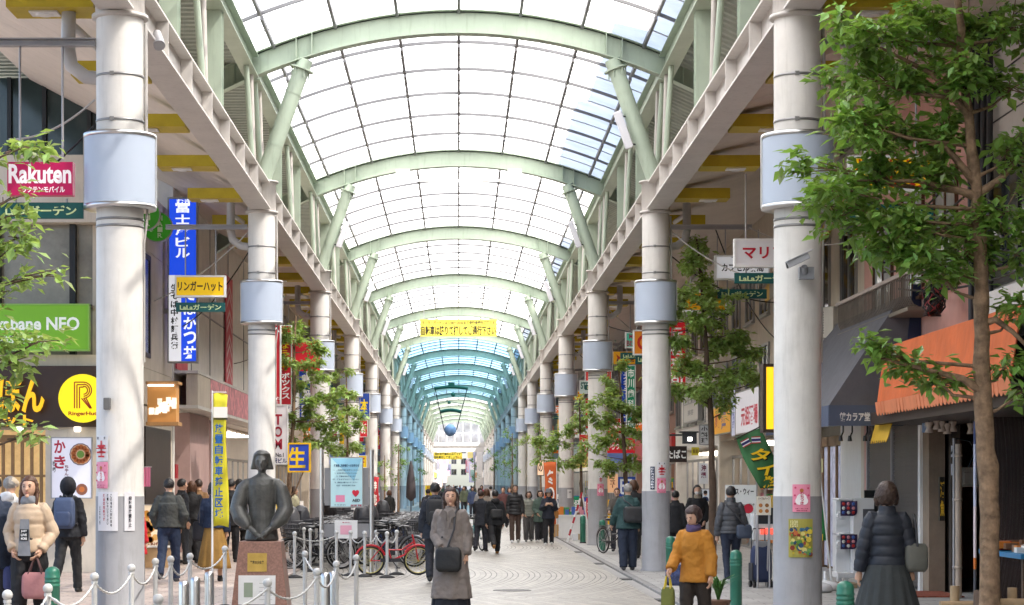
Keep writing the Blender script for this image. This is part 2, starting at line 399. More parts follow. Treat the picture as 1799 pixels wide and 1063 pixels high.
# arches with inclined struts
def arch(k):
    y=cyk(k); a=thing('roof_arch',f'pale green curved I-beam arch over the street, {ordn[k-1]+" from the camera" if k>0 else "behind the camera"}','arch',(0,y,10.89),0,'roof arches')
    b=MB(); N=36; xs=[-7.2+14.4*i/N for i in range(N+1)]
    def slab(xa,d0,d1,hw):
        vv=[];ff=[]
        for x in xa:
            for dz,q in ((d0,-hw),(d0,hw),(d1,hw),(d1,-hw)): vv.append((x,y+q,zarc(x)+dz))
        for i in range(len(xa)-1):
            for j in range(4): ff.append((4*i+j,4*i+(j+1)%4,4*i+4+(j+1)%4,4*i+4+j))
        ff+=[(3,2,1,0),tuple(4*(len(xa)-1)+j for j in range(4))]
        b.add(vv,ff)
    slab(xs,.02,.46,.012); slab(xs,0,.02,.16); slab(xs,.46,.48,.16)
    for s in (-1,1):
        for xx in (2.98,3.30): b.prism([(0,.021),(.30,.021),(.30,.459),(0,.459)],(s*xx,y-.16,zarc(xx)),(0,.49,0),(0,0,1),(.014,0,0))
        b.prism([(0,.021),(.30,.021),(.30,.459),(0,.459)],(s*4.55,y-.16,zarc(4.55)),(0,.49,0),(0,0,1),(.014,0,0))
    b.build('arch_beam',m_green,a,org=a.location)
    for s in (-1,1):
        p0=Vector((s*4.0,y,7.88)); p1=Vector((s*3.12,y,zarc(3.12)-.02)); d=(p1-p0).normalized()
        t=MB().tube([p0,p0+d*.12,p1-d*.1,p1],[.175,.165,.165,.165],16)
        q=p1-d*.22; t.tube([q,q+d*.03],[.25,.25],16)
        for f0 in (.3,.72): c=p0.lerp(p1,f0); t.tube([c,c+d*.02],.172,16)
        for th in range(6):
            av=d.cross(Y3).normalized()*math.cos(th*PI/3)+Y3*math.sin(th*PI/3); t.box(q-d*.07+av*.18,(.03,.03,.14))
        t.build('strut',m_green,a,org=a.location)
    return a
for k in range(-2,NCOL+1): arch(k)
# glazing, one curved roof bay after another
def glass_mat(name,c,tr):
    m=bpy.data.materials.new(name); m.use_nodes=True; n=m.node_tree.nodes; l=m.node_tree.links
    for q in list(n): n.remove(q)
    out=n.new('ShaderNodeOutputMaterial'); t=n.new('ShaderNodeBsdfTranslucent'); t.inputs[0].default_value=c+(1,)
    tp=n.new('ShaderNodeBsdfTransparent'); tp.inputs[0].default_value=tuple(min(1,x*1.0) for x in c)+(1,)
    mx=n.new('ShaderNodeMixShader'); mx.inputs[0].default_value=tr
    gl=n.new('ShaderNodeBsdfGlossy'); gl.inputs['Roughness'].default_value=.25; gl.inputs[0].default_value=(.8,.8,.8,1)
    m2=n.new('ShaderNodeMixShader'); m2.inputs[0].default_value=.05
    tc=n.new('ShaderNodeTexCoord'); nz=n.new('ShaderNodeTexNoise'); nz.inputs['Scale'].default_value=.9; nz.inputs['Detail'].default_value=6; l.new(tc.outputs['Object'],nz.inputs[0])
    mr=n.new('ShaderNodeMapRange'); mr.inputs[1].default_value=.3; mr.inputs[2].default_value=.75; mr.inputs[3].default_value=1; mr.inputs[4].default_value=.62; l.new(nz.outputs['Fac'],mr.inputs[0])
    mc=n.new('ShaderNodeMix'); mc.data_type='RGBA'; mc.blend_type='MULTIPLY'; mc.inputs[0].default_value=1; mc.inputs[6].default_value=c+(1,); l.new(mr.outputs[0],mc.inputs[7]); l.new(mc.outputs[2],t.inputs[0])
    l.new(t.outputs[0],mx.inputs[1]); l.new(tp.outputs[0],mx.inputs[2]); l.new(mx.outputs[0],m2.inputs[1]); l.new(gl.outputs[0],m2.inputs[2]); l.new(m2.outputs[0],out.inputs[0])
    return m
m_clear=glass_mat('milky polycarbonate',(.90,.88,.85),.17); m_blue=glass_mat('blue tinted polycarbonate',(.24,.42,.55),.2)
m_thin=mat('pale roof joint',(.42,.43,.43),.5)
ZG=11.40
for k in range(-4,NCOL):  # bays behind the camera are added unseen, to block sky light
    y0,y1=cyk(k)+.0,cyk(k+1)
    blue=7<=k<=11
    g=thing('roof_glazing',f'{"blue tinted" if blue else "milky white"} curved roof glazing between arches, bay {"before the first arch, out of view" if k<=0 else "behind the "+ordn[k-1]+" arch"}','glazing',(0,y0,ZG),0,'glazed roof bays')
    N=24; xs=[-4.22+8.44*i/N for i in range(N+1)]
    vv=[];ff=[]
    for x in xs: vv+=[(x,y0,zarc(x,ZG)),(x,y1,zarc(x,ZG))]
    for i in range(N): ff.append((2*i,2*i+1,2*i+3,2*i+2))
    MB().add(vv,ff,0,True).build('glass_sheet',m_blue if blue else m_clear,g,org=g.location)
    b=MB(); b2=MB()
    for i in range(13):
        yy=y0+(y1-y0)*i/12
        main=i%2==0; hw=.032 if main else .015; d=.07 if main else .03; tgt=b if main else b2
        vv=[];ff=[]
        for x in xs:
            for q,dz in ((-hw,-d),(hw,-d),(hw,-.004),(-hw,-.004)): vv.append((x,yy+q,zarc(x,ZG)+dz))
        for i2 in range(N):
            for j in range(4): ff.append((4*i2+j,4*i2+(j+1)%4,4*i2+4+(j+1)%4,4*i2+4+j))
        tgt.add(vv,ff)
    for i in range(-3,4):
        x=i*1.25
        for j in range(6):
            a,e=y0+(y1-y0)*j/6+.25,y0+(y1-y0)*(j+1)/6-.05
            b.bx(x-.03,x+.03,a,e,zarc(x,ZG)-.10,zarc(x,ZG)-.01)
    b.build('glazing_bar',m_rib,g,org=g.location); b2.build('sheet_joint',m_thin,g,org=g.location)
# ------------------------------------------------------------------ buildings
XR=7.62; XL=-7.0
def FR(px,py,X=XR): return W(px,py,(px-CX)/X)
def FL(px,py,X=XL): return W(px,py,(px-CX)/X)
def YR(px,X=XR): return F*X/(px-CX)
m_glass=mat('dark window glass',(.03,.035,.04),.06,spec=.8,var=0)
m_alu=mat('aluminium frame',(.34,.34,.34),.35,metal=.6)
m_brown=mat('dark brown frame',(.035,.022,.016),.5)
m_inter=mat('shop interior wall',(.50,.44,.36),.7,var=.2,vs=1.5)
m_lamp=mat('lit lamp panel',(1,.93,.82),.5,var=0,emit=.6)
m_lampw=mat('lit white tube',(1,.96,.90),.5,var=0,emit=1.8)
GOODS=[mat('goods '+n,c,.5,var=.1) for n,c in (('red',(.5,.03,.03)),('white',(.7,.7,.68)),('yellow',(.65,.45,.04)),('blue',(.05,.12,.4)),('green',(.06,.28,.08)),('orange',(.6,.2,.03)),('brown',(.18,.09,.05)),('pink',(.6,.25,.3)))]
_win={}
def window(parent,c,w_,h,side,fm=m_alu,pm=m_glass,bars=1,rz=None):
    "window proud of the wall; its pane is a sub-part"
    key=(round(w_,2),round(h,2),fm.name,pm.name,bars)
    if key not in _win:
        b=MB(); t=.06
        b.bx(-w_/2,w_/2,-.05,.03,-h/2,-h/2+t); b.bx(-w_/2,w_/2,-.05,.03,h/2-t,h/2)
        b.bx(-w_/2,-w_/2+t,-.05,.03,-h/2+t,h/2-t); b.bx(w_/2-t,w_/2,-.05,.03,-h/2+t,h/2-t)
        for i in range(1,bars+1): x=-w_/2+w_*i/(bars+1); b.bx(x-.025,x+.025,-.04,.02,-h/2+t,h/2-t)
        b.bx(-w_/2-.05,w_/2+.05,-.10,.03,-h/2-.05,-h/2-.002)
        f=b.build('window',fm); p=MB().bx(-w_/2+t,w_/2-t,-.012,.0,-h/2+t,h/2-t).build('pane',pm,f)
        _win[key]=(f,p); first=True
    else: first=False
    f,p=_win[key]
    if not first:
        f=f.copy(); COL.objects.link(f); p=p.copy(); COL.objects.link(p); p.parent=f
    f.parent=parent; f.location=Vector(c)-parent.location
    f.rotation_euler=(0,0,rz if rz is not None else (R(-90) if side>0 else R(90)))
    return f
def building(name,label,side,y0,y1,H,wm,X=None,floors=None,gh=3.3,shop=True,winw=1.5,winh=1.4,seed=0,fascia=None,depth=6,fm=m_alu,nowin=False,lamp=m_lampw,goods=True):
    X=abs(X if X is not None else (XR if side>0 else XL)); s=side; rnd=random.Random(seed)
    t=thing(name,label,'building',(s*X,(y0+y1)/2,0))
    t['_o']=list(t.location)
    b=MB()
    b.bx(s*X,s*(X+depth),y0,y1,gh,H)                                  # upper storeys
    b.bx(s*X,s*(X+.5),y0,y0+.3,0,gh-.002); b.bx(s*X,s*(X+.5),y1-.3,y1,0,gh-.002)
    b.bx(s*(X+depth-.2),s*(X+depth),y0,y1,0,gh-.002)
    b.bx(s*(X+.502),s*(X+depth-.202),y0,y0+.1,0,gh-.002); b.bx(s*(X+.502),s*(X+depth-.202),y1-.1,y1,0,gh-.002)
    b.bx(s*(X-.04),s*(X+.02),y0,y1,H-.35,H+.1)
    b.build('wall',wm,t)
    if shop:
        b=MB(); n=max(2,int((y1-y0)/1.6)); 
        for i in range(n+1):
            yy=y0+.32+(y1-y0-.64)*i/n; b.bx(s*(X+.35),s*(X+.41),yy-.03,yy+.03,0.05,2.5)
        b.bx(s*(X+.34),s*(X+.42),y0+.3,y1-.3,2.5,2.58); b.bx(s*(X+.34),s*(X+.42),y0+.3,y1-.3,0,.05)
        b.build('shopfront',fm,t)
        b=MB(); b.bx(s*(X+2.6),s*(X+2.7),y0+.1,y1-.1,0,gh-.01); b.bx(s*(X+.5),s*(X+2.6),y0+.1,y1-.1,gh-.06,gh-.01)
        b.build('shop_interior',m_inter,t)
        b=MB(); yy=y0+.8
        while yy<y1-.6: b.bx(s*(X+.7),s*(X+2.2),yy,yy+.12,gh-.14,gh-.07); yy+=1.5
        b.build('ceiling_lamp',lamp,t)
        if goods:
            b=MB(); yy=y0+.5
            while yy<y1-.5:
                wq=rnd.uniform(.25,.6)
                for z in (0.1,.6,1.1,1.6):
                    if rnd.random()<.85: hq=rnd.uniform(.2,.42); b.bx(s*(X+1.2),s*(X+1.6),yy,yy+wq*.92,z,z+hq,rnd.randrange(8))
                yy+=wq
            tag(b.build('shop_goods',GOODS,t),kind='stuff')
    if fascia:
        b=MB().bx(s*(X-.14),s*(X-.002),y0+.05,y1-.05,2.75,3.55); b.build('fascia',fascia,t)
    if not nowin:
        for z in (floors or [5.0,8.0,11.0]):
            if z+winh/2>H-.4: continue
            n=max(1,int((y1-y0-.8)/(winw+.7)))
            for i in range(n):
                yy=y0+(y1-y0)*(i+.5)/n; window(t,(s*(X-.002),yy,z),winw,winh,s,fm,bars=1 if winw<2.2 else 2)
    del t['_o']
    return t
def wallm(n,c,**k): return mat(n,c,.75,var=.10,vs=1.2,bump=.12,bs=30,dirt=k.get('dirt',.35))
wm_white=wallm('off white wall',(.68,.66,.61)); wm_cream=wallm('cream wall',(.62,.55,.45)); wm_pink=wallm('pink stucco',(.60,.34,.29)); wm_beige=wallm('beige tile wall',(.50,.44,.36))
wm_grey=wallm('grey concrete wall',(.26,.26,.26)); wm_brown=wallm('brown tile wall',(.12,.075,.055)); wm_brick=wallm('reddish tile wall',(.30,.17,.13))
# right hand side, from the camera outwards
m_siding=mat('white siding',(.58,.56,.53),.6,var=.05,dirt=.2)
tA=building('shop_building','white sided building with dark recessed fruit shop, nearest on the right',1,19,29.6,17,m_siding,gh=3.9,shop=False,nowin=True,seed=1)
def add(t,b,name,m,**k):
    b.v=[v-t.location for v in b.v]; return b.build(name,m,t,org=(0,0,0),**k)
b=MB()
for i in range(14): b.bx(XR-.02,XR-.001,19,29.6,6.9+i*.32,6.912+i*.32)
add(tA,b,'siding_joint',m_dark)
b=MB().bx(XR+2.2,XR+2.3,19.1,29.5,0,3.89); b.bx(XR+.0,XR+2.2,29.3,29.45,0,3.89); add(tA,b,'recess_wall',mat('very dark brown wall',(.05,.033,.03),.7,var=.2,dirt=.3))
for z,h in ((5.55,1.9),): 
    for i in range(3): window(tA,(XR-.003,21+i*3.4,z),3.1,h,1,m_black,bars=1)
add(tA,MB().bx(XR-.2,XR-.003,19,29.6,4.05,4.45),'sill_band',m_white)
tB=building('shop_building','pink stuccoed building with iron balcony over shutter and dark recess',1,29.62,38.5,16,wm_pink,gh=3.2,shop=False,nowin=True,seed=2)
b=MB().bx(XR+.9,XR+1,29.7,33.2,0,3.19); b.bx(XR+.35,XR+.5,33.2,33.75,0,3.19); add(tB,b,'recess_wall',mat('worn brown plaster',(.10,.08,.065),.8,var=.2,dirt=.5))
m_shut=mat('grey brown shutter',(.13,.115,.105),.5,metal=.2,var=.06,dirt=.4)
b=MB()
for a,e in ((33.95,36.0),(36.08,38.15)):
    i=0; z=.05
    while z<3.1: b.bx(XR+.02,XR+.06,a,e,z,z+.055); b.bx(XR+.04,XR+.07,a,e,z+.055,z+.075); z+=.075
add(tB,b,'shutter',m_shut)
add(tB,MB().bx(XR-.02,XR+.08,36.0,36.08,0,3.15).bx(XR-.02,XR+.08,33.87,33.95,0,3.15).bx(XR-.02,XR+.08,38.15,38.23,0,3.15),'shutter_rail',m_galv)
add(tB,MB().bx(XR+.02,XR+.28,33.3,33.84,0,3.18),'pillar',mat('sandy rough render',(.25,.19,.14),.9,bump=.5,bs=60,var=.15,dirt=.3))
add(tB,MB().bx(XR-.03,XR+.018,33.72,33.86,0,3.1),'corner_strip',m_white)
for y,wd in ((32.0,1.5),(34.3,1.6),(36.7,1.6)): window(tB,(XR-.003,y,5.75),wd,1.8,1,mat('brown timber frame',(.10,.05,.03),.5),mat('bright window glass',(.45,.47,.47),.1,var=.4,vs=1),bars=1)
b=MB(); XB=7.1
b.bx(XB-.02,XR-.004,32.3,38.3,4.50,4.56)
yy=32.3
while yy<38.3:
    b.tube([(XB,yy,5.08),(XB,yy,4.72),(XB+.06,yy,4.60),(XB+.14,yy,4.56)],.011,5); yy+=.12
b.build('_r',m_galv).name='balcony_rail'
o=bpy.data.objects['balcony_rail']; o.parent=tB; o.location=-tB.location; o.data.materials.clear(); o.data.materials.append(mat('rusty grey ironwork',(.17,.14,.11),.6,var=.2))
add(tB,MB().bx(XB-.05,XB+.05,32.25,38.35,5.08,5.14).bx(XB-.05,XR-.004,32.2,32.25,5.06,5.14),'handrail',mat('weathered handrail',(.42,.35,.31),.6,dirt=.4))
tC=building('shop_building','cream building with white and yellow shop signs left of the grey awning',1,38.52,47,17.2,wm_cream,gh=3.3,shop=False,floors=[6.0,9],seed=3,winw=1.6,winh=1.6)
add(tC,MB().bx(XR+.02,XR+.2,38.6,41.0,0,3.29),'white_pillar',m_white)
b=MB(); wd=mat('brown timber',(.17,.095,.045),.5,var=.15,vs=5)
for y in (41.05,41.9,42.8,43.5): b.bx(XR+.1,XR+.2,y,y+.12,0,2.75)
b.bx(XR+.1,XR+.2,41.17,43.5,2.55,2.75)
add(tC,b,'timber_door_frame',wd)
add(tC,MB().bx(XR+.14,XR+.16,41.17,43.5,.05,2.54),'door_glass',mat('lit lilac window',(.45,.47,.62),.2,var=.5,vs=4,emit=.05))
tD=building('shop_building','tan building with lit Thai restaurant front under white and yellow signs',1,47.02,60,17.6,wm_beige,gh=3.0,seed=4,floors=[4.6,6.6],winw=1.5,winh=1.3)
tE=building('shop_building','pale tiled building with vertical white siding beside the snack bar sign',1,60.02,72,15,wm_white,gh=2.9,seed=5,floors=[4.3,6.5,9],winw=1.4,winh=1.2)
tF=building('shop_building','brown tiled building behind the second column and its tree',1,72.02,88,16,wm_brick,gh=3.1,seed=6,fascia=mat('red fascia',(.5,.03,.03),.4))
desc=[('grey concrete building with bright shops, further along the right','grey',wm_grey),('white building with a blue shop fascia, further along the right','b',wm_white),('beige tile building far along the right','c',wm_beige),('cream building far along the right near the arcade end','d',wm_cream),('off white building last on the right before the arcade end','e',wm_white)]
ys=[88,112,145,190,245,306]
FAS=[mat('blue fascia',(.05,.12,.45),.4),mat('yellow fascia',(.7,.5,.03),.4),mat('green fascia',(.03,.25,.12),.4),mat('white fascia',(.7,.7,.7),.4),mat('orange fascia',(.6,.18,.03),.4)]
for i,(d,_,m) in enumerate(desc): building('shop_building',d,1,ys[i]+.02,ys[i+1],14+i%2*2,m,seed=10+i,fascia=FAS[i],floors=[5,7.6,10])
building('shop_building','unseen grey building added on the right behind the camera',1,-44,18.98,14,wm_grey,seed=61,floors=[5,8])  # two unseen blocks added at the sides to hold back sky light
building('shop_building','unseen beige building added on the left behind the camera',-1,-44,4,14,wm_beige,X=-9,seed=62,floors=[5,8])
# left hand side
ppmA=87.8; YA=F/ppmA
tL=thing('corner_restaurant','brown and beige noodle restaurant with glazed upper floor at the left corner','building',(-11,YA+3,0)); tL['_o']=list(tL.location)
b=MB()
b.bx(-17,-7,YA,YA+9,3.55,4.35); b.bx(-17,-7.41,YA+.51,YA+9,5.39,6.9)          # spandrels
b.bx(-17,-7.0,YA,YA+9,7.0,8.35)
b.bx(-8.27,-7,YA,YA+.4,0,3.0); b.bx(-7.35,-7,YA+.4,YA+9,0,3.5)
b.bx(-7.4,-7,YA+.4,YA+9,4.36,6.99)
b.build('wall',wm_cream,tL)
MB().bx(-17,-6.98,YA-.12,YA+.3,2.9,4.12).build('fascia',mat('dark brown fascia panel',(.045,.024,.018),.45,var=.08),tL)
MB().bx(-17,-7.4,YA+.45,YA+.5,4.36,7.0).build('upper_glazing',mat('pale interior glass',(.22,.20,.165),.12,var=.6,vs=.6,emit=.03),tL)
b=MB()
for x in (-9.3,-7.78,-12,-14): b.bx(x-.06,x+.06,YA+.25,YA+.44,4.36,6.99)
b.bx(-17,-7.4,YA+.25,YA+.44,5.3,5.38); b.build('mullion',m_black,tL)
MB().bx(-17,-7.0,YA+.1,YA+.3,8.36,9.9).build('top_window_band',mat('dark green glass',(.03,.045,.045),.1,var=.4,vs=.7),tL)
b=MB()
for x in (-9.4,-9.0,-8.3,-7.4,-11): b.bx(x-.04,x+.04,YA+.0,YA+.09,8.36,9.9)
b.build('top_mullion',m_black,tL)
b=MB(); wl=mat('warm timber lattice',(.30,.17,.07),.5,var=.15,vs=4)
for i in range(14): x=-8.42-.12*i*1.6; b.bx(x-.03,x+.03,YA+.3,YA+.36,.1,2.6)
b.bx(-13,-8.28,YA+.28,YA+.38,2.6,2.75); b.bx(-13,-8.28,YA+.28,YA+.38,1.9,1.95)
b.build('lattice_door',wl,tL)
MB().bx(-13,-7.5,YA+2.2,YA+2.3,0,2.9).build('lit_interior',mat('warm lit interior',(.8,.52,.24),.6,var=.5,vs=1.5,emit=.12),tL)
b=MB()
for x in (-12,-10.5,-8.75,-7.6): b.lathe((x,YA-.16,2.80),[(.05,0),(.07,.02),(.07,.1)],12)
b.build('downlight',m_lamp,tL)
b=MB().bx(-7.03,-6.985,YA+2.6,YA+5.2,4.7,6.8); b.build('side_window',mat('grey window glass',(.13,.14,.13),.25,var=.5,vs=1),tL); 
MB().bx(-7.02,-6.96,YA+2.45,YA+2.6,4.6,6.9).bx(-7.02,-6.96,YA+5.2,YA+5.35,4.6,6.9).bx(-7.02,-6.96,YA+2.6,YA+5.2,6.8,6.9).bx(-7.02,-6.96,YA+2.6,YA+5.2,4.6,4.7).build('side_window_frame',m_brown,tL)
MB().bx(-7.0,-6.97,YA+4.6,YA+8.6,0,3.05).build('doorway_shade',mat('dark doorway',(.03,.022,.02),.4,var=.3),tL)  # flat dark panel on the wall, painting the shade inside the doorway
del tL['_o']
Lb=building('shop_building','white panelled building with pink banners and pink fascia on the left',-1,50.2,77,15,wallm('white wall panel',(.74,.71,.66),dirt=.15),nowin=True,gh=3.6,seed=21,goods=False)
b=MB()
for y in (53.5,57.5,62,66.5,71): b.bx(-6.99,-6.97,y-.02,y+.02,4.6,14)
for z in (6.4,9.4): b.bx(-6.99,-6.972,50.3,76.9,z-.02,z+.02)
add(Lb,b,'panel_joint',m_galv)
add(Lb,MB().bx(-6.98,-6.4,50.3,76.9,4.48,4.55).bx(-6.98,-6.4,50.3,76.9,3.62,3.70),'canopy',wm_white)
m_pinkf=mat('pink patterned fascia',(.60,.22,.24),.4,var=.75,vs=3.5,emit=.03)
add(Lb,MB().bx(-6.7,-6.42,50.4,53,3.71,4.47),'plain_fascia',wm_cream); add(Lb,MB().bx(-6.7,-6.41,53.02,76.8,3.71,4.47),'pink_fascia',m_pinkf)
add(Lb,MB().bx(-7.5,-6.9,59,61,.0,3.6).bx(-7.5,-6.95,53,57,0,3.6),'pink_pillar',mat('dusty pink panel',(.42,.28,.26),.5))
pk=mat('pink red banner cloth',(.62,.10,.13),.6,var=.15,vs=1)
def wallflag(label,y0,y1,z0,z1,m): 
    o=MB().bx(-6.93,-6.965,y0,y1,z0,z1).build('wall_banner',m,org=(-6.95,(y0+y1)/2,z0)); return tag(o,label,'banner',group='pink wall banners')
o=wallflag('tall pink wall banner left of the blue blade sign',46.8+3.6,52.4,4.6,8.4,pk)
for q in (None,):
    b=MB(); 
    for i in range(4):
        for k,(dz) in enumerate((0,.28)):
            z=4.9+i*.75+dz; b.prism([(0,0),(.7,.35),(1.4,0),(1.4,-.13),(.7,.22),(0,-.13)],(-6.928,61.2,z),(0,1,0),(0,0,1),(.006,0,0))
    o=wallflag('pink wall banner with pale chevrons behind the yellow hanging sign',61,62.8,4.6,8.0,pk); b.v=[v-o.location for v in b.v]; b.build('chevron',mat('pale pink print',(.7,.45,.45),.6),o,org=(0,0,0))
Lc=building('shop_building','beige building with red vertical signs behind the left tree',-1,77.02,96,15,wm_beige,seed=22,fascia=FAS[1],floors=[5.2,7.8,10.5])
desc=[('grey building with blue fascia, behind the second left tree',wm_grey,FAS[0]),('white building with white fascia, further along the left',wm_white,FAS[3]),('brown tiled building with green fascia far along the left',wm_brick,FAS[2]),('cream building with orange fascia far along the left',wm_cream,FAS[4]),('off white building last on the left before the arcade end',wm_white,FAS[0])]
ys=[96,118,150,195,250,306]
for i,(d,m,fa) in enumerate(desc): building('shop_building',d,-1,ys[i]+.02,ys[i+1],14+i%2*2,m,seed=30+i,fascia=fa,floors=[5,7.6,10])
# arcade end gable and the street beyond
YE=cyk(NCOL)+2
g=thing('gable_wall','white end gable of the arcade with glazed grid above a deep beam','gable',(0,YE,7.3)); g['_o']=list(g.location)
MB().bx(-4.4,4.4,YE-.2,YE+.2,6.5,7.35).bx(-4.4,4.4,YE-.3,YE+.1,7.36,7.9).build('deep_beam',m_beam,g)
b=MB()
for x in (-3,-1.8,-.6,.6,1.8,3): b.bx(x-.04,x+.04,YE-.05,YE+.05,7.9,zarc(x,11.2))
b.bx(-4,4,YE-.06,YE+.06,9.3,9.38); b.build('gable_bar',m_white,g)
N=16; xs=[-4.2+8.4*i/N for i in range(N+1)]
MB().prism([(-4.2,7.91)]+[(4.2,7.91)]+[(x,zarc(x,11.25)) for x in reversed(xs)],(0,YE+.06,0),(1,0,0),(0,0,1),(0,.02,0)).build('gable_glass',m_clear,g)
del g['_o']
rnd=random.Random(5)
bcol=[(.62,.60,.58),(.60,.50,.52),(.55,.57,.62),(.66,.64,.6),(.5,.46,.42)]
i=0
for s in (-1,1):
    yy=YE+4
    while yy<420:
        d=rnd.uniform(12,20); c=bcol[i%5]; i+=1
        X=2.6+rnd.uniform(0,1.5)
        building('town_building',f'pale building beyond the arcade end, {["first","second","third","fourth","fifth","sixth","seventh","eighth","ninth"][int((yy-YE)/13)] } on the {"left" if s<0 else "right"}',s,yy,yy+d-.1,rnd.uniform(9,16),wallm('pale wall %d'%(i%5),c,dirt=.1),X=X,seed=50+i,floors=[4.6,7,9.5,12],fascia=FAS[i%5])
        yy+=d
tb=building('town_building','white building closing the view at the street bend beyond the arcade',1,420,432,14,wm_white,X=-6,depth=16,seed=77,nowin=True)
for x in (-3,-1,1,3,5):
    for z in (4.2,6.4,8.6,10.8): window(tb,(x,419.99,z),1.1,1.2,1,rz=0)
# ------------------------------------------------------------------ signs, posters, banners
def cm(h,emit=0,name=None): 
    c=rgb(h) if isinstance(h,str) else h
    return mat(name or f'sign colour {h} {emit}',c,.4,var=.04,vs=2,emit=emit)
def lettering(parent,texts,w_,h,y=-.01,emit=0):
    by={}
    for t in texts:
        by.setdefault(t[5],MB())
        b=by[t[5]]
        b.text(t[0],(t[1]*w_,y,t[2]*h),X3,Z3,t[3]*w_,t[4]*h,(0,-1,0),0,vertical=(len(t)>6 and t[6]),lift=.004)
    for c,b in by.items(): b.build('lettering',cm(c,emit),parent,org=(0,0,0))
def sign(name,label,c,w_,h,bg,texts=(),rz=0,thick=.14,frame=m_alu,emit=0,group=None,hang=None,cat='sign',fw=.035,extra=None):
    t=thing(name,label,cat,c,rz,group)
    b=MB().bx(-w_/2+fw,w_/2-fw,-thick/2,thick/2,-h/2+fw,h/2-fw); b.build('panel',cm(bg,emit),t,org=(0,0,0))
    if frame is not None:
        f=MB()
        for a in ((-w_/2,w_/2,h/2-fw,h/2),(-w_/2,w_/2,-h/2,-h/2+fw)): f.bx(a[0],a[1],-thick/2-.012,thick/2+.012,a[2],a[3])
        for a in ((-w_/2,-w_/2+fw),(w_/2-fw,w_/2)): f.bx(a[0],a[1],-thick/2-.012,thick/2+.012,-h/2+fw,h/2-fw)
        f.build('frame',frame,t,org=(0,0,0))
    if texts: lettering(t,texts,w_,h,-thick/2,emit*.5)
    if extra: extra(t,w_,h,-thick/2-.004)
    if hang:
        f=MB()
        for x in hang[0]: f.tube([(x*w_,0,h/2),(x*w_,0,hang[1]-t.location.z)],.014,6)
        f.build('hanger_rod',m_galv,t,org=(0,0,0))
    return t
def px_sign(name,label,x0,x1,y0,y1,ppm,bg,texts=(),**k):
    c=W((x0+x1)/2,(y0+y1)/2,ppm); return sign(name,label,c,(x1-x0)/ppm,(y1-y0)/ppm,bg,texts,**k)
# brackets on the columns, each carrying a shop sign and a green street sign
LALA='LaLaガーデン'
lab_b={}
SH={(1,-1):dict(z=5.36,w=.84,h=.46,bg='A8104E',tx=[('Rakuten',0,.12,.88,.5,'F4ECEF'),('ラクテンモバイル',.05,-.28,.6,.16,'F4ECEF')],x=-4.93,lz=4.99,l='magenta sign with white lettering hanging in front of the glazed upper floor'),
 (2,-1):dict(z=5.77,w=1.03,h=.44,bg='E3B70B',tx=[('リンガーハット',0,0,.88,.46,'33200A')],x=-5.24,lz=5.35,l='yellow sign with black katakana hanging before the blue blade sign'),
 (2,1):dict(z=6.15,w=1.12,h=.50,bg='E8EAF0',tx=[('カプセル薬局',0,.0,.76,.34,'14181F'),('TAISEI',0,.36,.4,.12,'3A4A7A')],x=5.75,lz=5.62,l='white pharmacy sign with black outlined lettering behind the tree'),
 (3,1):dict(z=5.9,w=.72,h=.46,bg='3FA58B',tx=[('MUSIC',-.05,.22,.6,.3,'8E1440'),('BISHIDO',0,-.2,.9,.36,'8E1440')],x=5.15,lz=5.45,l='turquoise sign with crimson capitals beyond the second right column'),
 (3,-1):dict(z=5.75,w=1.0,h=.44,bg='C5202C',tx=[('大衆酒場',0,0,.85,.6,'FFFFFF')],x=-5.2,lz=5.33,l='red sign with white lettering hanging behind the left tree')}
RND=['食堂','カラオケ','クリニック','薬','そば','喫茶','美容室','靴','茶','本']
RB=['E9E9E6','C9302C','2B56A5','E5B41B','2E8A57','E7792B']
ri=0
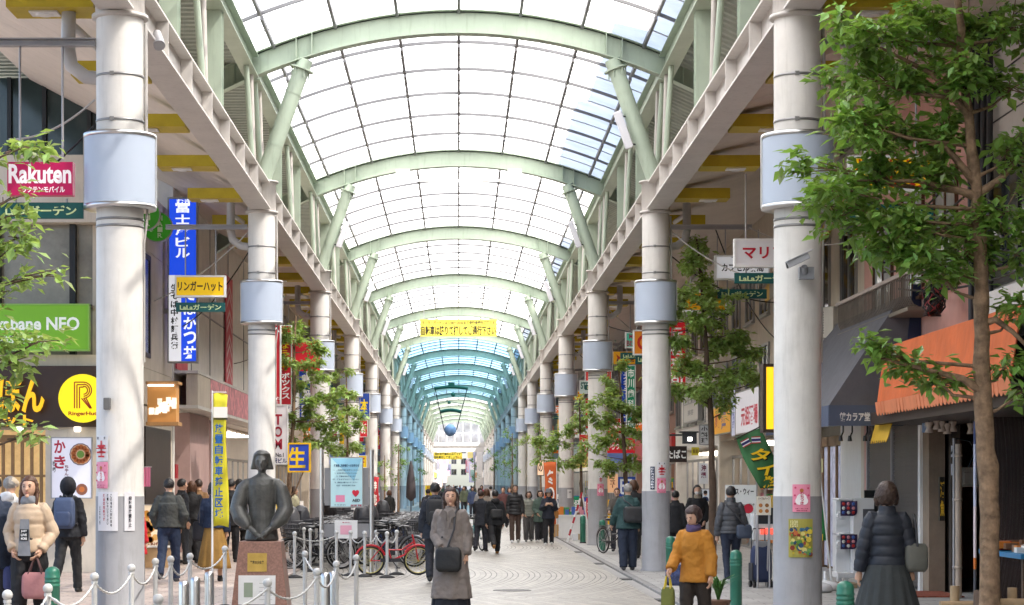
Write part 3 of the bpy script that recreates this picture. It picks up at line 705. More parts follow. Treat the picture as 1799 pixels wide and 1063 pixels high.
for k in range(1,13):
    for s in (-1,1):
        yc=cyk(k); key=(k,s)
        xb=s*(4.29)
        t=thing('sign_bracket',f'grey steel bracket arm on the {ordn[k-1]} {"left" if s<0 else "right"} column','bracket',(xb,yc,6.97),0,'sign brackets')
        MB().bx(xb,s*5.95,yc-.05,yc+.05,6.93,6.945).bx(xb,s*5.95,yc-.05,yc+.05,7.01,7.025).bx(xb,s*5.95,yc-.006,yc+.006,6.945,7.01).build('arm',m_galv,t,org=t.location)
        # rain pipe
        p=MB().tube([(s*4.28,yc+.25,6.6),(s*4.45,yc+.25,6.62),(s*4.62,yc+.25,6.75),(s*4.66,yc+.25,6.95),(s*4.66,yc+.3,7.5)],.085,10)
        p.tube([(s*4.66,yc+.6,7.3),(s*4.7,yc+4.5,7.55)],.05,8)
        tag(p.build('rain_pipe',mat('grey plastic pipe',(.46,.44,.43),.4,var=.06,dirt=.2),org=(s*4.28,yc+.25,6.6)),f'grey rain pipe bending up beside the {ordn[k-1]} {"left" if s<0 else "right"} column','pipe',group='rain pipes')
        d=SH.get(key)
        if d is None:
            if key==(1,1): 
                d=dict(z=5.42,w=1.0,h=.42,bg='E2B300',tx=[('ルーツカフェ',0,.24,.85,.34,'A02818'),('のめ',.1,-.22,.6,.4,'A02818')],x=5.1,lz=4.97,l='yellow sign with red brush lettering among the right tree leaves')
            else:
                c=RB[ri%6]; d=dict(z=5.8,w=1.0,h=.45,bg=c,tx=[(RND[ri%10],0,0,.7,.6,'FFFFFF' if c not in('E9E9E6','E5B41B') else 'A01820')],x=s*5.2,lz=5.36,l=f'small hanging shop sign by the {ordn[k-1]} {"left" if s<0 else "right"} column'); ri+=1
        yo=yc
        fr=None if d['bg']=='A8104E' else m_white
        sign('hanging_sign',d['l'],(d['x'],yo,d['z']),d['w'],d['h'],d['bg'],d['tx'],frame=fr,hang=((-.3,.3),6.93),emit=.05,group='signs hung from the brackets',thick=.16)
        ll=sign('street_sign',f'dark green arcade name sign under the hanging sign by the {ordn[k-1]} {"left" if s<0 else "right"} column',(d['x'],yo,d['lz']),1.0,.19,'10514F',[(LALA,.0,0,.84,.62,'C9D9A0')],frame=None,thick=.05,fw=0,group='arcade name signs',hang=((-.3,.3),d['z']-d['h']/2))
# midway ones on the right
sign('hanging_sign','white sign with red katakana, highest beside the nearest right column',W(1342,445,104),1.02,.48,'D9D9DC',[('マリア',0,0,.72,.42,'B01830')],frame=m_white,hang=((-.3,.3),7.0))
sign('street_sign','dark green arcade name sign under the white sign with red katakana',W(1342,489,104),1.0,.18,'10514F',[(LALA,0,0,.84,.62,'C9D9A0')],frame=None,fw=0,thick=.05,group='arcade name signs',hang=((-.3,.3),5.4))
px_sign('hanging_sign','orange sign with round red emblem beyond the second right column',1112,1146,580,624,66,'E58A1C',[('C',0,0,.6,.6,'C2281C')],frame=m_white,hang=((-.3,.3),7.2))
px_sign('street_sign','dark green arcade name sign beside the orange emblem sign',1116,1176,622,640,64,'10514F',[(LALA,0,0,.84,.62,'C9D9A0')],frame=None,fw=0,thick=.05,group='arcade name signs',hang=((-.3,.3),5.6))
px_sign('hanging_sign','yellow sign with red lettering behind the second right tree',1198,1276,512,548,80,'E2A300',[('かつ丼',0,.1,.7,.5,'B03018')],frame=m_white,hang=((-.3,.3),7.2))
# corner restaurant
PA=ppmA
def flat(name,label,x0,x1,y0,y1,ppm,bg,texts,**k): return px_sign(name,label,x0,x1,y0,y1,ppm,bg,texts,thick=k.pop('thick',.06),**k)
flat('shop_sign','wide green sign with white English lettering under the glazed upper floor',-62,158,534,617,88.4,'6DA521',[('Akabane NEO',.04,.08,.76,.28,'F2F6EA'),('03-5903-3975',-.15,-.26,.62,.17,'E6F0D8')],frame=cm('8DBB55'),fw=.03,thick=.1,emit=.06)
t=thing('shop_logo_sign','round yellow sign with red double-stroke letter on the brown fascia','sign',W(146,700,88.6)); r=.48
b=MB(); prof=[(math.cos(i*PI/20)*r,math.sin(i*PI/20)*r) for i in range(40)]
b.prism(prof,(0,.04,0),(1,0,0),(0,0,1),(0,-.10,0)); b.build('disc',cm('F8DF12',.12),t,org=(0,0,0))
b=MB(); 
def stroke(b,pts,wd,y):
    for (x0,z0),(x1,z1) in zip(pts,pts[1:]):
        d=Vector((x1-x0,0,z1-z0)); 
        if d.length<1e-6: continue
        n=Vector((-d.z,0,d.x)).normalized()*wd/2; a=Vector((x0,y,z0)); e=Vector((x1,y,z1)); b.quad(a-n,e-n,e+n,a+n)
for o_,wd in ((0,.024),(.05,.024),(.10,.024)):
    x0=-.16+o_; tp=.32-o_; rr=(.16-o_*.8)
    pts=[(x0,-.2)]+[(x0,tp),( .02,tp)]+[(.02+rr*math.sin(a*PI/10),(.16)+rr*math.cos(a*PI/10)) for a in range(11)]
    stroke(b,pts,wd,-.066)
    stroke(b,[(-.02+o_*.9,.0),(.17+o_*.3-.02,-.2)],wd,-.067)
b.text('RingerHut',(0,-.06,-.31),X3,Z3,.56,.10,(0,-1,0)); b.build('lettering',cm('B03A10'),t,org=(0,0,0))
t=thing('fascia_lettering','big yellow brush characters on the dark brown fascia','sign',W(20,700,88.4))
b=MB(); b.text('ちゃんぽん',(-.50,0,.08),X3,Z3,2.3,.78,(0,-1,0)); b.text('リンガーハット',(-.72,0,-.43),X3,Z3,2.3,.24,(0,-1,0))
bb=MB()
for f in b.f: pass
n=len(b.v); 
o=b.build('characters',cm('F0B414',.15),t,org=(0,0,0)); md=o.modifiers.new('s','SOLIDIFY'); md.thickness=.05; md.offset=-1
def food_poster(name,label,c,w_,h,bg,texts,blobs,rz=0,cat='poster',frame=m_alu,thick=.05,group=None,emit=.04):
    t=sign(name,label,c,w_,h,bg,texts,rz=rz,thick=thick,frame=frame,fw=.02,cat=cat,group=group,emit=emit)
    b={}
    for (u,v,r_,colr) in blobs:
        m=b.setdefault(colr,MB()); k=14; m.add([(u*w_+math.cos(i*2*PI/k)*r_*w_,-thick/2-.003-.0004*len(b),v*h+math.sin(i*2*PI/k)*r_*w_) for i in range(k)],[tuple(range(k))])
    for i,(c_,m) in enumerate(b.items()): m.build('picture',cm(c_,0),t,org=(0,0,0))
    return t
rnd=random.Random(3)
bl=[(.22,.22,.27,'5E4A66'),(.22,.22,.25,'C9A27A')]+[(.22+.17*math.cos(a),.22+.17*math.sin(a)*.68,.06,'B5602A') for a in [i*.5 for i in range(13)]]+[(.22,.22,.09,'6B8F3A'),(-.1,-.33,.13,'A24A28'),(-.1,-.33,.07,'7C9A3A'),(.25,-.35,.14,'8D5A44'),(.25,-.35,.07,'C9733A')]
food_poster('menu_poster','tall backlit poster of a noodle bowl with red kana on the restaurant pier',W(126,822,88.6),.82,1.22,'D9D8E2',[('かき',-.28,.22,.3,.5,'A8203A',True),('ちゃんぽん',-.12,-.1,.1,.3,'6A2030',True),('牡蠣',-.42,.02,.08,.2,'555555',True)],bl,emit=.06)
# posters on columns
def col_poster(k,s,px,y0,y1,ppm,wd,label,bg,texts,shapes=()):
    x=(px-CX)/ppm; cx=s*CXX; z=EYE+(CY-(y0+y1)/2)/ppm; h=(y1-y0)/ppm
    rr=.290; a0=math.asin(max(-.95,min(.95,(x-cx)/rr))); col_=COLS[(k,s)]; rz=0
    yc=cyk(k); b=MB(); n=8; da=wd/rr/2; vv=[];ff=[]
    for i in range(n+1):
        a=a0-da+2*da*i/n
        for r_ in (rr,rr+.003):
            for zz in (-h/2,h/2): vv.append((cx+r_*math.sin(a),yc-r_*math.cos(a),z+zz))
    for i in range(n): q=4*i; ff+=[(q+2,q+6,q+7,q+3),(q+1,q+5,q+4,q),(q+3,q+7,q+5,q+1),(q+0,q+4,q+6,q+2)]
    ff+=[(0,2,3,1),(4*n+1,4*n+3,4*n+2,4*n)]
    b.add(vv,ff)
    o=b.build('column_poster',bg if not isinstance(bg,str) else cm(bg),org=(x,yc-.3,z)); tag(o,label,'poster')
    c=Vector((cx+(rr+.004)*math.sin(a0),yc-(rr+.004)*math.cos(a0),z)); nrm=Vector((math.sin(a0),-math.cos(a0),0)); ax=Vector((math.cos(a0),math.sin(a0),0))
    by={}
    for t in texts:
        by.setdefault(t[5],MB()).text(t[0],c+ax*(t[1]*wd)+Z3*(t[2]*h),ax,Z3,t[3]*wd,t[4]*h,nrm,0,vertical=(len(t)>6 and t[6]),lift=.008)
    for i,(u,v,r_,colr) in enumerate(shapes):
        m=by.setdefault(colr,MB()); q=c+ax*(u*wd)+Z3*(v*h)+nrm*(.004+.0002*i)
        m.add([q+ax*math.cos(j*2*PI/12)*r_*wd+Z3*math.sin(j*2*PI/12)*r_*wd for j in range(12)],[tuple(range(12))])
    for colr,m in by.items(): 
        m.v=[v-Vector(o.location) for v in m.v]; m.build('print',cm(colr),o,org=(0,0,0))
    return o
def tower_poster(k,s,px,y0,y1,ppm,label):
    return col_poster(k,s,px,y0,y1,ppm,(y1-y0)/ppm*.62,label,'D8D8DA',[('土',0,.05,.8,.5,'C01828'),('王',0,-.15,.55,.42,'C01828'),('十',0,-.02,.9,.3,'C01828'),('東',-.3,.40,.16,.12,'303040'),('京',.3,.40,.16,.12,'303040')])
PINK=[(0,-.02,.30,'F2EDEF'),(-.14,-.10,.22,'F2EDEF'),(.14,-.10,.22,'F2EDEF'),(0,.28,.11,'B8703A'),(-.35,.38,.06,'D04A70'),(.36,.36,.06,'D04A70'),(-.38,.1,.06,'D04A70'),(.38,.1,.06,'D04A70'),(-.37,-.2,.06,'D04A70')]
PT=[('むちつき',.02,0,.22,.46,'C03A5C',True),('日時 一月二十日',0,-.38,.7,.05,'A02848'),('会場 中央広場',0,-.45,.6,.04,'A02848')]
tower_poster(1,-1,184,766,810,149,'white poster with red tower mark on the nearest left column')
col_poster(1,-1,183,812,858,149,.19,'pink festival poster on the nearest left column','E58FA8',PT,PINK)
col_poster(1,-1,193,864,932,149,.28,'white notice with vertical text below the pink poster, nearest left column','DDDCE0',[('この場所に自転車等',.25,.02,.09,.84,'202028',True),('放置しないで下さい',.08,.05,.09,.8,'202028',True),('撤去の対象です',-.1,.1,.1,.7,'B02030',True),('北区役所',-.3,-.1,.06,.5,'404048',True)])
col_poster(1,-1,233,864,932,149,.13,'narrow white notice at the right edge of the nearest left column','D4D3D8',[('自転車放置禁止',0,0,.3,.8,'303038',True)])
col_poster(1,1,1402,851,899,149,.21,'pink festival poster on the nearest right column','E78FA9',PT,PINK)
rnd=random.Random(9)
col_poster(1,1,1401,911,978,149,.29,'colourful yellow green event poster low on the nearest right column','A9A14C',[('12/20',-.28,.42,.3,.08,'E8E3B0'),('12/21',-.28,.33,.3,.08,'E8E3B0')],[(rnd.uniform(-.4,.4),rnd.uniform(-.42,.25),rnd.uniform(.04,.11),rnd.choice(['5E8A3A','C9B23A','3A6E86','8A3A2E','D9CE7A','6E9A5A','2E4E6E','C46A3A'])) for i in range(70)])
tower_poster(2,1,1160,812,838,86.5,'white poster with red tower mark on the second right column')
col_poster(2,1,1160,840,866,86.5,.20,'pink festival poster on the second right column','E58FA8',PT,PINK)
col_poster(2,1,1144,820,860,86.5,.09,'dark blue camera notice strip on the second right column','1F2A4A',[('防犯カメラ作動中',0,0,.8,.92,'E8E8EC',True)])
tower_poster(3,1,1054,836,848,61,'white poster with red tower mark on the third right column')
col_poster(3,1,1054,850,871,61,.2,'pink festival poster on the third right column','E58FA8',PT,PINK)
col_poster(4,1,1000,860,875,47,.2,'white notice on the fourth right column','D8D8D8',[('案内',0,.2,.5,.2,'404040')])
b=MB().box((-4.1,cyk(1)-.31,2.70),(.08,.06,.14)); tag(b.build('junction_box',mat('dark grey box',(.12,.12,.12),.5),bevel=.01,org=(-4.1,cyk(1)-.3,2.7)),'small dark grey box on the nearest left column above posters','junction box')
# blade sign, green discs, wooden sign
c=W(322,493,74)
def blade_extra(t,w_,h,y):
    MB().bx(-w_/2+.03,.02*w_-.05,y-.008,y+.02,-h/2+.04,.03*h).build('white_field',cm('E4E6EE',.13),t,org=(0,0,0))
    b=MB(); b.text('生そば中村麺兵衛',(-.27*w_,y-.012,-.22*h),X3,Z3,.26*w_,.40*h,(0,-1,0),vertical=True); b.build('lettering',cm('15151C'),t,org=(0,0,0))
    b=MB().bx(-w_/2-.45,-w_/2,-.05,.05,h*.3,h*.33).bx(-w_/2-.45,-w_/2,-.05,.05,-h*.2,-h*.17); b.build('wall_arm',m_galv,t,org=(0,0,0))
sign('blade_sign','tall blue vertical blade sign with white brush characters on the left facade',c,.716,3.92,'1538A8',[('冨士屋ビル',.0,.30,.52,.34,'EEF2FA',True),('そばかつ丼',.24,-.26,.46,.44,'EEF2FA',True),('むぎ',.05,.475,.5,.035,'EEF2FA')],thick=.22,emit=.34,extra=blade_extra,fw=.04)
for i,(px,py,ppm,r_,lab) in enumerate(((277,399,81,.31,'round green hair salon sign with white letters on the left facade'),(255,378,83,.31,'second round green sign half hidden behind the hair salon sign'))):
    t=thing('salon_sign',lab,'sign',W(px,py,ppm)); k=32
    pr=[(math.cos(j*2*PI/k)*r_,math.sin(j*2*PI/k)*r_) for j in range(k)]; MB().prism(pr,(0,.06,0),(1,0,0),(0,0,1),(0,-.12,0)).build('disc',cm('2E7D1E',.08),t,org=(0,0,0))  # disc given a faint glow of its own to lift it out of shade
    pr2=pr+[(x*1.06,z*1.06) for x,z in pr]; b=MB(); vv=[(x,-.065,z) for x,z in pr2]+[(x,.065,z) for x,z in pr2]; ff=[]
    for j in range(k):
        a=j; e=(j+1)%k; ff+=[(a,e,k+e,k+a),(k+a,k+e,3*k+e,3*k+a),(2*k+a,3*k+a,3*k+e,2*k+e)]
    b.add(vv,ff); b.build('rim',m_alu,t,org=(0,0,0))
    b=MB(); b.text('HAIR',(.06,-.061,0),X3,Z3,.12,.5,(0,-1,0),vertical=True); b.text('✂',(-.13,-.061,-.02),X3,Z3,.14,.18,(0,-1,0)); b.build('lettering',cm('E6EFE0'),t,org=(0,0,0))
def wood_extra(t,w_,h,y):
    MB().bx(-w_/2-.02,w_/2+.06,-.35,.3,h/2,h/2+.06).bx(-w_/2-.02,w_/2+.06,-.35,.3,-h/2-.08,-h/2).build('board',mat('pale timber board',(.40,.22,.09),.5,var=.12,vs=4),t,org=(0,0,0))
    rr=random.Random(2); b=MB()
    for i in range(16): x=rr.uniform(-.25,.3); z=rr.uniform(-.2,.05); b.bx(x-.05,x+.05,y-.03,y,z-.06,z+.08)
    b.build('raised_letters',cm('F5EEDC',.12),t,org=(0,0,0))
    MB().box((0,y-.12,h/2-.03),(w_*.9,.05,.04)).build('lamp',m_lamp,t,org=(0,0,0))
px_sign('shop_sign','wooden box sign with pale raised letters and warm light above a shop door',262,312,676,742,80,'C08A4E',(),frame=None,fw=0,thick=.5,extra=wood_extra,emit=.05)
px_sign('shop_sign','teal edge-on sign beside the nearest left column',236,246,672,738,83,'1E8A6E',(),frame=None,fw=0,thick=.3)
# cloth curtain and shop posters by the wooden sign
t=thing('shop_curtain','pink cloth curtain hanging at the shop door under the wooden sign','curtain',W(250,838,84)); b=MB()
vv=[];ff=[]
for i in range(25): 
    x=-.17+.34*i/24; y=.025*math.sin(i*1.3)
    vv+=[(x,y,-.2),(x,y,.2),(x,y+.01,.2),(x,y+.01,-.2)]
for i in range(24):
    for j in range(4): ff.append((4*i+j,4*i+(j+1)%4,4*i+4+(j+1)%4,4*i+4+j))
b.add(vv,ff); b.build('cloth',cm('E890B4'),t,org=(0,0,0)); MB().tube([(-.2,0,.21),(.2,0,.21)],.012,6).build('rod',m_steel,t,org=(0,0,0))
food_poster('menu_board','poster of golden fried food leaning at the shop front left of the bakery door',W(264,925,82),.42,.95,'E6D6BC',[('からあげ',0,-.4,.8,.1,'7A2A18')],[(rnd.uniform(-.3,.3),rnd.uniform(-.3,.35),.16,rnd.choice(['B8752E','C98A3A','9A5A22','D8A860'])) for i in range(22)])
sign('wall_sign','small dark red square sign on the pink wall behind the pedestrians',FL(310,828),.35,.35,'A01828',(),rz=R(90),thick=.04,frame=None,fw=0)
# red, white, yellow signs behind the left tree
px_sign('blade_sign','tall red vertical sign with yellow and white characters behind the left tree',487,513,572,712,68,'C41E2C',[('賃貸なら五階',0,.2,.7,.55,'F5D21A',True),('ボックス',.1,-.26,.6,.34,'FFFFFF',True)],thick=.2,frame=m_white,fw=.02)
px_sign('blade_sign','narrow red sign with white arrow and border just right of the second left column',478,494,568,712,72,'C41E2C',[('∧',0,.42,.7,.06,'FFFFFF'),('階',0,-.44,.7,.08,'FFFFFF')],thick=.12,frame=m_white,fw=.03)
px_sign('blade_sign','white vertical sign reading TOM in crimson behind the left tree trunk',478,506,712,816,70,'DCD8DA',[('TOM',-.1,.05,.55,.62,'9A1830',True),('No.1',0,-.34,.5,.07,'303038'),('駅ビル',0,-.44,.9,.09,'203060')],thick=.2,frame=m_white,fw=.02)
px_sign('shop_sign','blue and yellow shop sign with big yellow kana behind the left tree',506,546,778,830,72,'2446B8',[('生',-.1,0,.75,.7,'F2C81A')],thick=.2,frame=cm('E8B81A'),fw=.04)
px_sign('shop_sign','red banner sign behind the third left column',512,562,600,652,62,'CC1F2C',(),thick=.1,frame=None,fw=0)
px_sign('shop_sign','round red and white sign between the fourth and fifth left columns',632,646,738,768,40,'C8202E',[('新',0,0,.7,.6,'FFFFFF')],thick=.1,frame=m_white,fw=.02)
px_sign('shop_sign','blue sign with yellow band low between the left columns',630,650,690,735,42,'2B4BA5',[('本',0,0,.7,.5,'F2D21A')],thick=.1,frame=m_white,fw=.02)
px_sign('shop_sign','yellow sign above the bicycles between left columns',620,645,800,822,44,'E2C01A',[('薬',0,0,.7,.7,'B01830')],thick=.1,frame=m_white,fw=.02)
# right facade signs
def fsign(label,x0,x1,y0,y1,bg,texts,X=XR-.15,emit=0,thick=.12,frame=m_alu,**k):
    p0=FR(x0,y0,X); p1=FR(x1,y1,X); yA,yB=p0.y,p1.y
    zt=(FR(x0,y0,X).z); zb=EYE+(CY-y1)*X/(x1-CX) if False else FR(x0,y1,X).z
    return sign('shop_sign',label,((X),(yA+yB)/2,(zt+zb)/2),abs(yA-yB),zt-zb,bg,texts,rz=R(-90),thick=thick,frame=frame,emit=emit,**k)
fsign('yellow facade sign with purple kana between the right column and white sign',1437,1456,640,752,'E0A21E',[('トリミング',0,-.05,.8,.4,'4A3A8A')])
fsign('white facade sign with purple box mark left of the grey awning',1457,1492,632,750,'D6D3E4',[('セラピー',0,-.15,.7,.3,'4A3A8A'),('ENJOY',0,.22,.5,.1,'777799')],emit=.04)
fsign('white facade sign with red characters above the Thai restaurant',1296,1338,690,765,'DDDCE2',[('元祖酒場',.1,-.1,.7,.45,'C8304A')],emit=.06)
fsign('lilac white narrow sign with blue kana left of the red character sign',1289,1296,682,768,'CFD2EA',[('タイ料理',0,0,.5,.7,'4050A0',True)],emit=.04)
fsign('yellow facade sign with food pictures and blue lettering behind the right tree',1257,1288,716,766,'E2A01C',[('居酒屋',.1,.0,.3,.7,'24479A',True),('麺',-.25,0,.3,.5,'B5502A')],emit=.05)
px_sign('shop_sign','lit yellow lightbox beside the nearest right column over the green banner',1338,1362,640,760,112,'F5BE1E',(),thick=.3,frame=m_brown,fw=.05,emit=.22)
px_sign('shop_sign','white sign with black vertical characters right of the snack bar sign',1228,1246,746,782,84,'D8D8D8',[('小料理',0,0,.7,.85,'202020',True)],thick=.1,frame=m_alu,fw=.02)
px_sign('shop_sign','dark brown sign with white kana reading tobacco, second right column',1166,1206,784,812,80,'2A1B15',[('たばこ',.05,0,.86,.56,'E8E6E0')],thick=.15,frame=m_brown,fw=.02)
px_sign('shop_sign','small yellow plaque above the dark doorway right of the tobacco sign',1215,1228,786,800,76,'C9B83A',[('民芸',0,0,.7,.5,'6A4A1A')],thick=.05,frame=None,fw=0)
px_sign('shop_sign','white hanging paper sign with dark characters in the doorway behind the tree',1228,1244,814,850,76,'DADADA',[('沖縄',0,.1,.6,.7,'702040',True)],thick=.02,frame=None,fw=0)
food_poster('wall_poster','poster of a smiling figure in a dark suit behind the masked woman',W(1239,870,78),.22,.3,'D5DAE0',(),[(0,.1,.2,'C99A80'),(0,.22,.2,'201815'),(0,-.35,.35,'20305A')])
fsign('white wall box sign with grey print beside the tree, second storey',1204,1230,712,745,'C9C6C0',[('美容',0,0,.4,.3,'8A8A8A')])
px_sign('blade_sign','tall green vertical sign with white characters behind the third right tree',1100,1116,642,760,62,'178A63',[('市川歯科医院',0,0,.75,.92,'EEF6F0',True)],thick=.2,frame=m_white,fw=.02)
px_sign('shop_sign','yellow sign with red arrow mark beside the green vertical sign',1078,1120,618,640,58,'E0A018',[('➤',-.3,0,.2,.6,'B03020'),('食堂',.15,0,.4,.7,'7A2A18')],thick=.1,frame=None,fw=0)
px_sign('shop_sign','red sign with white kana behind the third right column',1018,1048,764,802,50,'CC2630',[('おすすめ',0,0,.8,.5,'FFFFFF')],thick=.1,frame=None,fw=0)
px_sign('shop_sign','red fascia panel with white kana between second and third right columns',1062,1115,770,796,56,'C9202C',[('いらっしゃい',0,0,.85,.6,'F5E6E6')],thick=.1,frame=None,fw=0,emit=.03)
px_sign('shop_sign','blue sign with white character behind the third right tree trunk',1086,1116,838,872,64,'1F48A8',[('巳',0,0,.8,.8,'EEF2FA')],thick=.1,frame=None,fw=0)
px_sign('shop_sign','lit peach poster with kana beside the third right tree',1066,1086,832,866,60,'E8B48A',[('メニュー',0,.1,.5,.7,'7A3A28',True)],thick=.05,frame=m_white,fw=.01,emit=.08)
px_sign('shop_sign','white sign with teal lettering beyond the third right column',1018,1040,668,692,46,'D0E4DF',[('STEP',0,.1,.8,.5,'1E6A62')],thick=.1,frame=m_white,fw=.02)
px_sign('shop_sign','lit peach hanging sign with black kana by the fifth right column',943,956,808,836,42,'EFC9A8',[('の',0,0,.6,.5,'302018')],thick=.1,frame=m_dark,fw=.03,emit=.1)
# facade awnings on the right
t=thing('orange_awning','big orange canvas awning with scalloped edge over the fruit shop','awning',(6.65,27,3.4))
XA=6.6; y0,y1=24.5,32.35
b=MB(); b.add([(XA,y0,3.03),(XA,y1,3.03),(XA+.12,y1,3.92),(XA+.12,y0,3.92),(XR-.02,y0,4.02),(XR-.02,y1,4.02)],[(0,3,2,1),(3,4,5,2)])
b.add([(XA+.015,y0,3.03),(XA+.015,y1,3.03),(XA+.135,y1,3.90),(XA+.135,y0,3.90),(XR-.02,y0,4.0),(XR-.02,y1,4.0)],[(0,1,2,3),(3,2,5,4)])
b.add([(XA,y1,3.03),(XR-.02,y1,3.03),(XR-.02,y1,4.0),(XA+.12,y1,3.92)],[(0,1,2,3)])
m_or=mat('orange canvas',(.62,.135,.035),.75,var=.14,vs=1.8,dirt=.3,bump=1.0,bs=3); b.build('canopy',m_or,t,org=t.location)
b=MB(); yy=y0; n=int((y1-y0)/.19)
for i in range(n):
    a=y0+(y1-y0)*i/n; e=y0+(y1-y0)*(i+1)/n; wv=.03*math.sin(i*.9)
    pts=[(a,.0),(e,.0)]+[(e-(e-a)*j/6,-.17-.045*math.sin(PI*j/6)) for j in range(7)]
    b.prism([(p,q) for p,q in pts],(XA-.02+wv*.3,0,3.05),(0,1,0),(-.12,0,1),(.008,0,0))
b.build('valance',mat('orange canvas edge',(.62,.20,.09),.75,var=.12),t,org=t.location)
MB().bx(XA+.1,XR+.4,24.5,33.3,2.72,2.92).build('brown_beam',m_brown,t,org=t.location)
b=MB()
for yy in (25.2,26.1,30.8,31.6,32): b.tube([(XA+.03,yy,3.05),(XR,yy,2.8)],.02,6)
b.build('support',m_galv,t,org=t.location)
sign('fruit_sign','yellow kana sign on the dark beam under the orange awning',W(1668,718,118),.4,.24,'1c1210',[('フルーツ',0,0,.9,.9,'C9B02A')],rz=R(-60),thick=.03,frame=None,fw=0)
def lantern(label,c,r_,h):
    t=thing('paper_lantern',label,'lantern',c); b=MB(); pr=[]
    for i in range(15):
        u=-1+2*i/14; pr.append((r_*math.sqrt(max(.12,1-u*u*.8))*(1+.03*(i%2)),u*h/2))
    b.lathe((0,0,0),pr,16).build('shade',mat('red lantern paper',(.60,.045,.03),.5,var=.15,emit=.03),t,org=(0,0,0)) if False else b.build('shade',mat('red lantern paper',(.60,.045,.03),.5,var=.15,emit=.03),t,org=(0,0,0))
    b=MB(); b.lathe((0,0,0),[(r_*.4,h/2-.02),(r_*.4,h/2+.03)],12); b.lathe((0,0,0),[(r_*.4,-h/2-.03),(r_*.4,-h/2+.02)],12); b.build('ring',m_black,t,org=(0,0,0))
    return t
lantern('red paper lantern hanging beside the tree trunk under the orange awning',W(1710,700,122),.2,.42)
lantern('red paper lantern at the far end under the orange awning edge',W(1590,712,112),.14,.2)
lantern('second red lantern right of the tree trunk under the awning',W(1764,700,126),.2,.40)
lantern('red lantern left of the yellow kana sign',W(1570,714,110),.12,.2)
for i,(px,py) in enumerate(((1646,744),(1655,748),(1664,752),(1674,748),(1706,752),(1717,748),(1760,730),(1773,728),(1786,726),(1632,750))):
    t=thing('hanging_cup',f'pale spool shaped cup hanging under the dark beam, {ordn[i]} of the row','cup',W(px,py,116),0,'cups hanging under the beam')
    MB().lathe((0,0,0),[(.05,-.09),(.065,-.085),(.04,-.02),(.04,.0),(.06,.05),(.055,.07)],12).build('cup',mat('glazed pale cup',(.45,.36,.30),.35,var=.2),t,org=(0,0,0)); MB().tube([(0,0,.07),(0,0,.25)],.008,5).build('wire',m_black,t,org=(0,0,0))
# grey awning
t=thing('grey_awning','steep grey awning with dark blue valance and white kana over the gacha machine','awning',(6.9,37,3.4))
ya,yb=33.75,40.6; XF=6.1
prf=[(XF,3.06),(7.28,4.85),(XR-.01,4.85),(XR-.01,3.06)]
b=MB(); b.add([(x,y,z) for y in (ya,yb) for x,z in prf],[(0,1,5,4),(1,2,6,5),(0,3,2,1),(4,5,6,7)])
b.build('canopy',mat('grey canvas',(.115,.115,.13),.8,var=.12,dirt=.25,bump=.9,bs=3),t,org=t.location)
b=MB().bx(XF-.012,XF-.001,ya,yb,2.72,3.06).bx(XF-.001,XR-.30,ya-.012,ya-.001,2.72,3.06); b.build('valance',mat('slate blue canvas',(.075,.095,.15),.8,var=.06),t,org=t.location)
b=MB(); b.text('館カラア堂',(XF+.42,ya-.014,2.87),X3,Z3,.5,.15,(0,-1,0)); b.build('lettering',cm('D8D8DC'),t,org=t.location)
b=MB().prism([(7.30,3.3),(XR-.012,3.3),(XR-.012,5.05),(7.48,5.05)],(0,ya-.03,0),(1,0,0),(0,0,1),(0,.02,0)); b.build('navy_panel',mat('navy canvas',(.02,.03,.075),.7),t,org=t.location)
b=MB()
for x in (6.35,6.5,6.75,6.85,6.95): b.tube([(x,ya+.1,2.75),(x,ya+.1,2.62),(x-.04,ya+.06,2.55)],.014,6); b.lathe((x-.05,ya+.05,2.47),[(.038,0),(.025,.09)],10)
b.build('spot_lamp',m_black,t,org=t.location)
t=thing('yellow_flap','small yellow canvas flap with jagged edge between the two awnings','awning',(6.6,33.2,2.8))
b=MB(); pts=[(0,0),(1.3,0)]+[(1.3-1.3*i/16,-.62-(.06 if i%2 else 0)) for i in range(17)]; b.prism(pts,(6.95,32.4,3.1),(0,1,0),(.28,0,1),(.012,0,0)); b.build('cloth',mat('yellow canvas',(.60,.36,.03),.8,var=.08),t,org=t.location)
# upper yellow awnings near cream building
for i,(ya,yb,lab) in enumerate(((38.7,41.0,'faded yellow striped awning over the upper window, nearer one'),(41.6,45.5,'faded yellow striped awning over the upper window, farther one'))):
    t=thing('upper_awning',lab,'awning',(7.2,(ya+yb)/2,7)); b=MB(); b2=MB(); n=6
    for j in range(n):
        a=ya+(yb-ya)*j/n; e=ya+(yb-ya)*(j+1)/n; q=(b if j%2==0 else b2)
        P_=[(6.7,a,6.05),(6.7,e,6.05),(XR-.01,e,7.5),(XR-.01,a,7.5)]; q.add(P_+[(x+.02,y,z-.02) for x,y,z in P_],[(0,3,2,1),(4,5,6,7)])
        q.prism([(0,0),(e-a,0)]+[((e-a)*(1-m/6),-.28-.05*(m%2)) for m in range(7)],(6.70,a,6.05),(0,1,0),(0,0,1),(.01,0,0))
    b.build('yellow_stripe',mat('faded yellow canvas',(.55,.34,.08),.85,var=.15,dirt=.3),t,org=t.location); b2.build('grey_stripe',mat('faded grey canvas',(.30,.27,.23),.85,var=.15,dirt=.3),t,org=t.location)
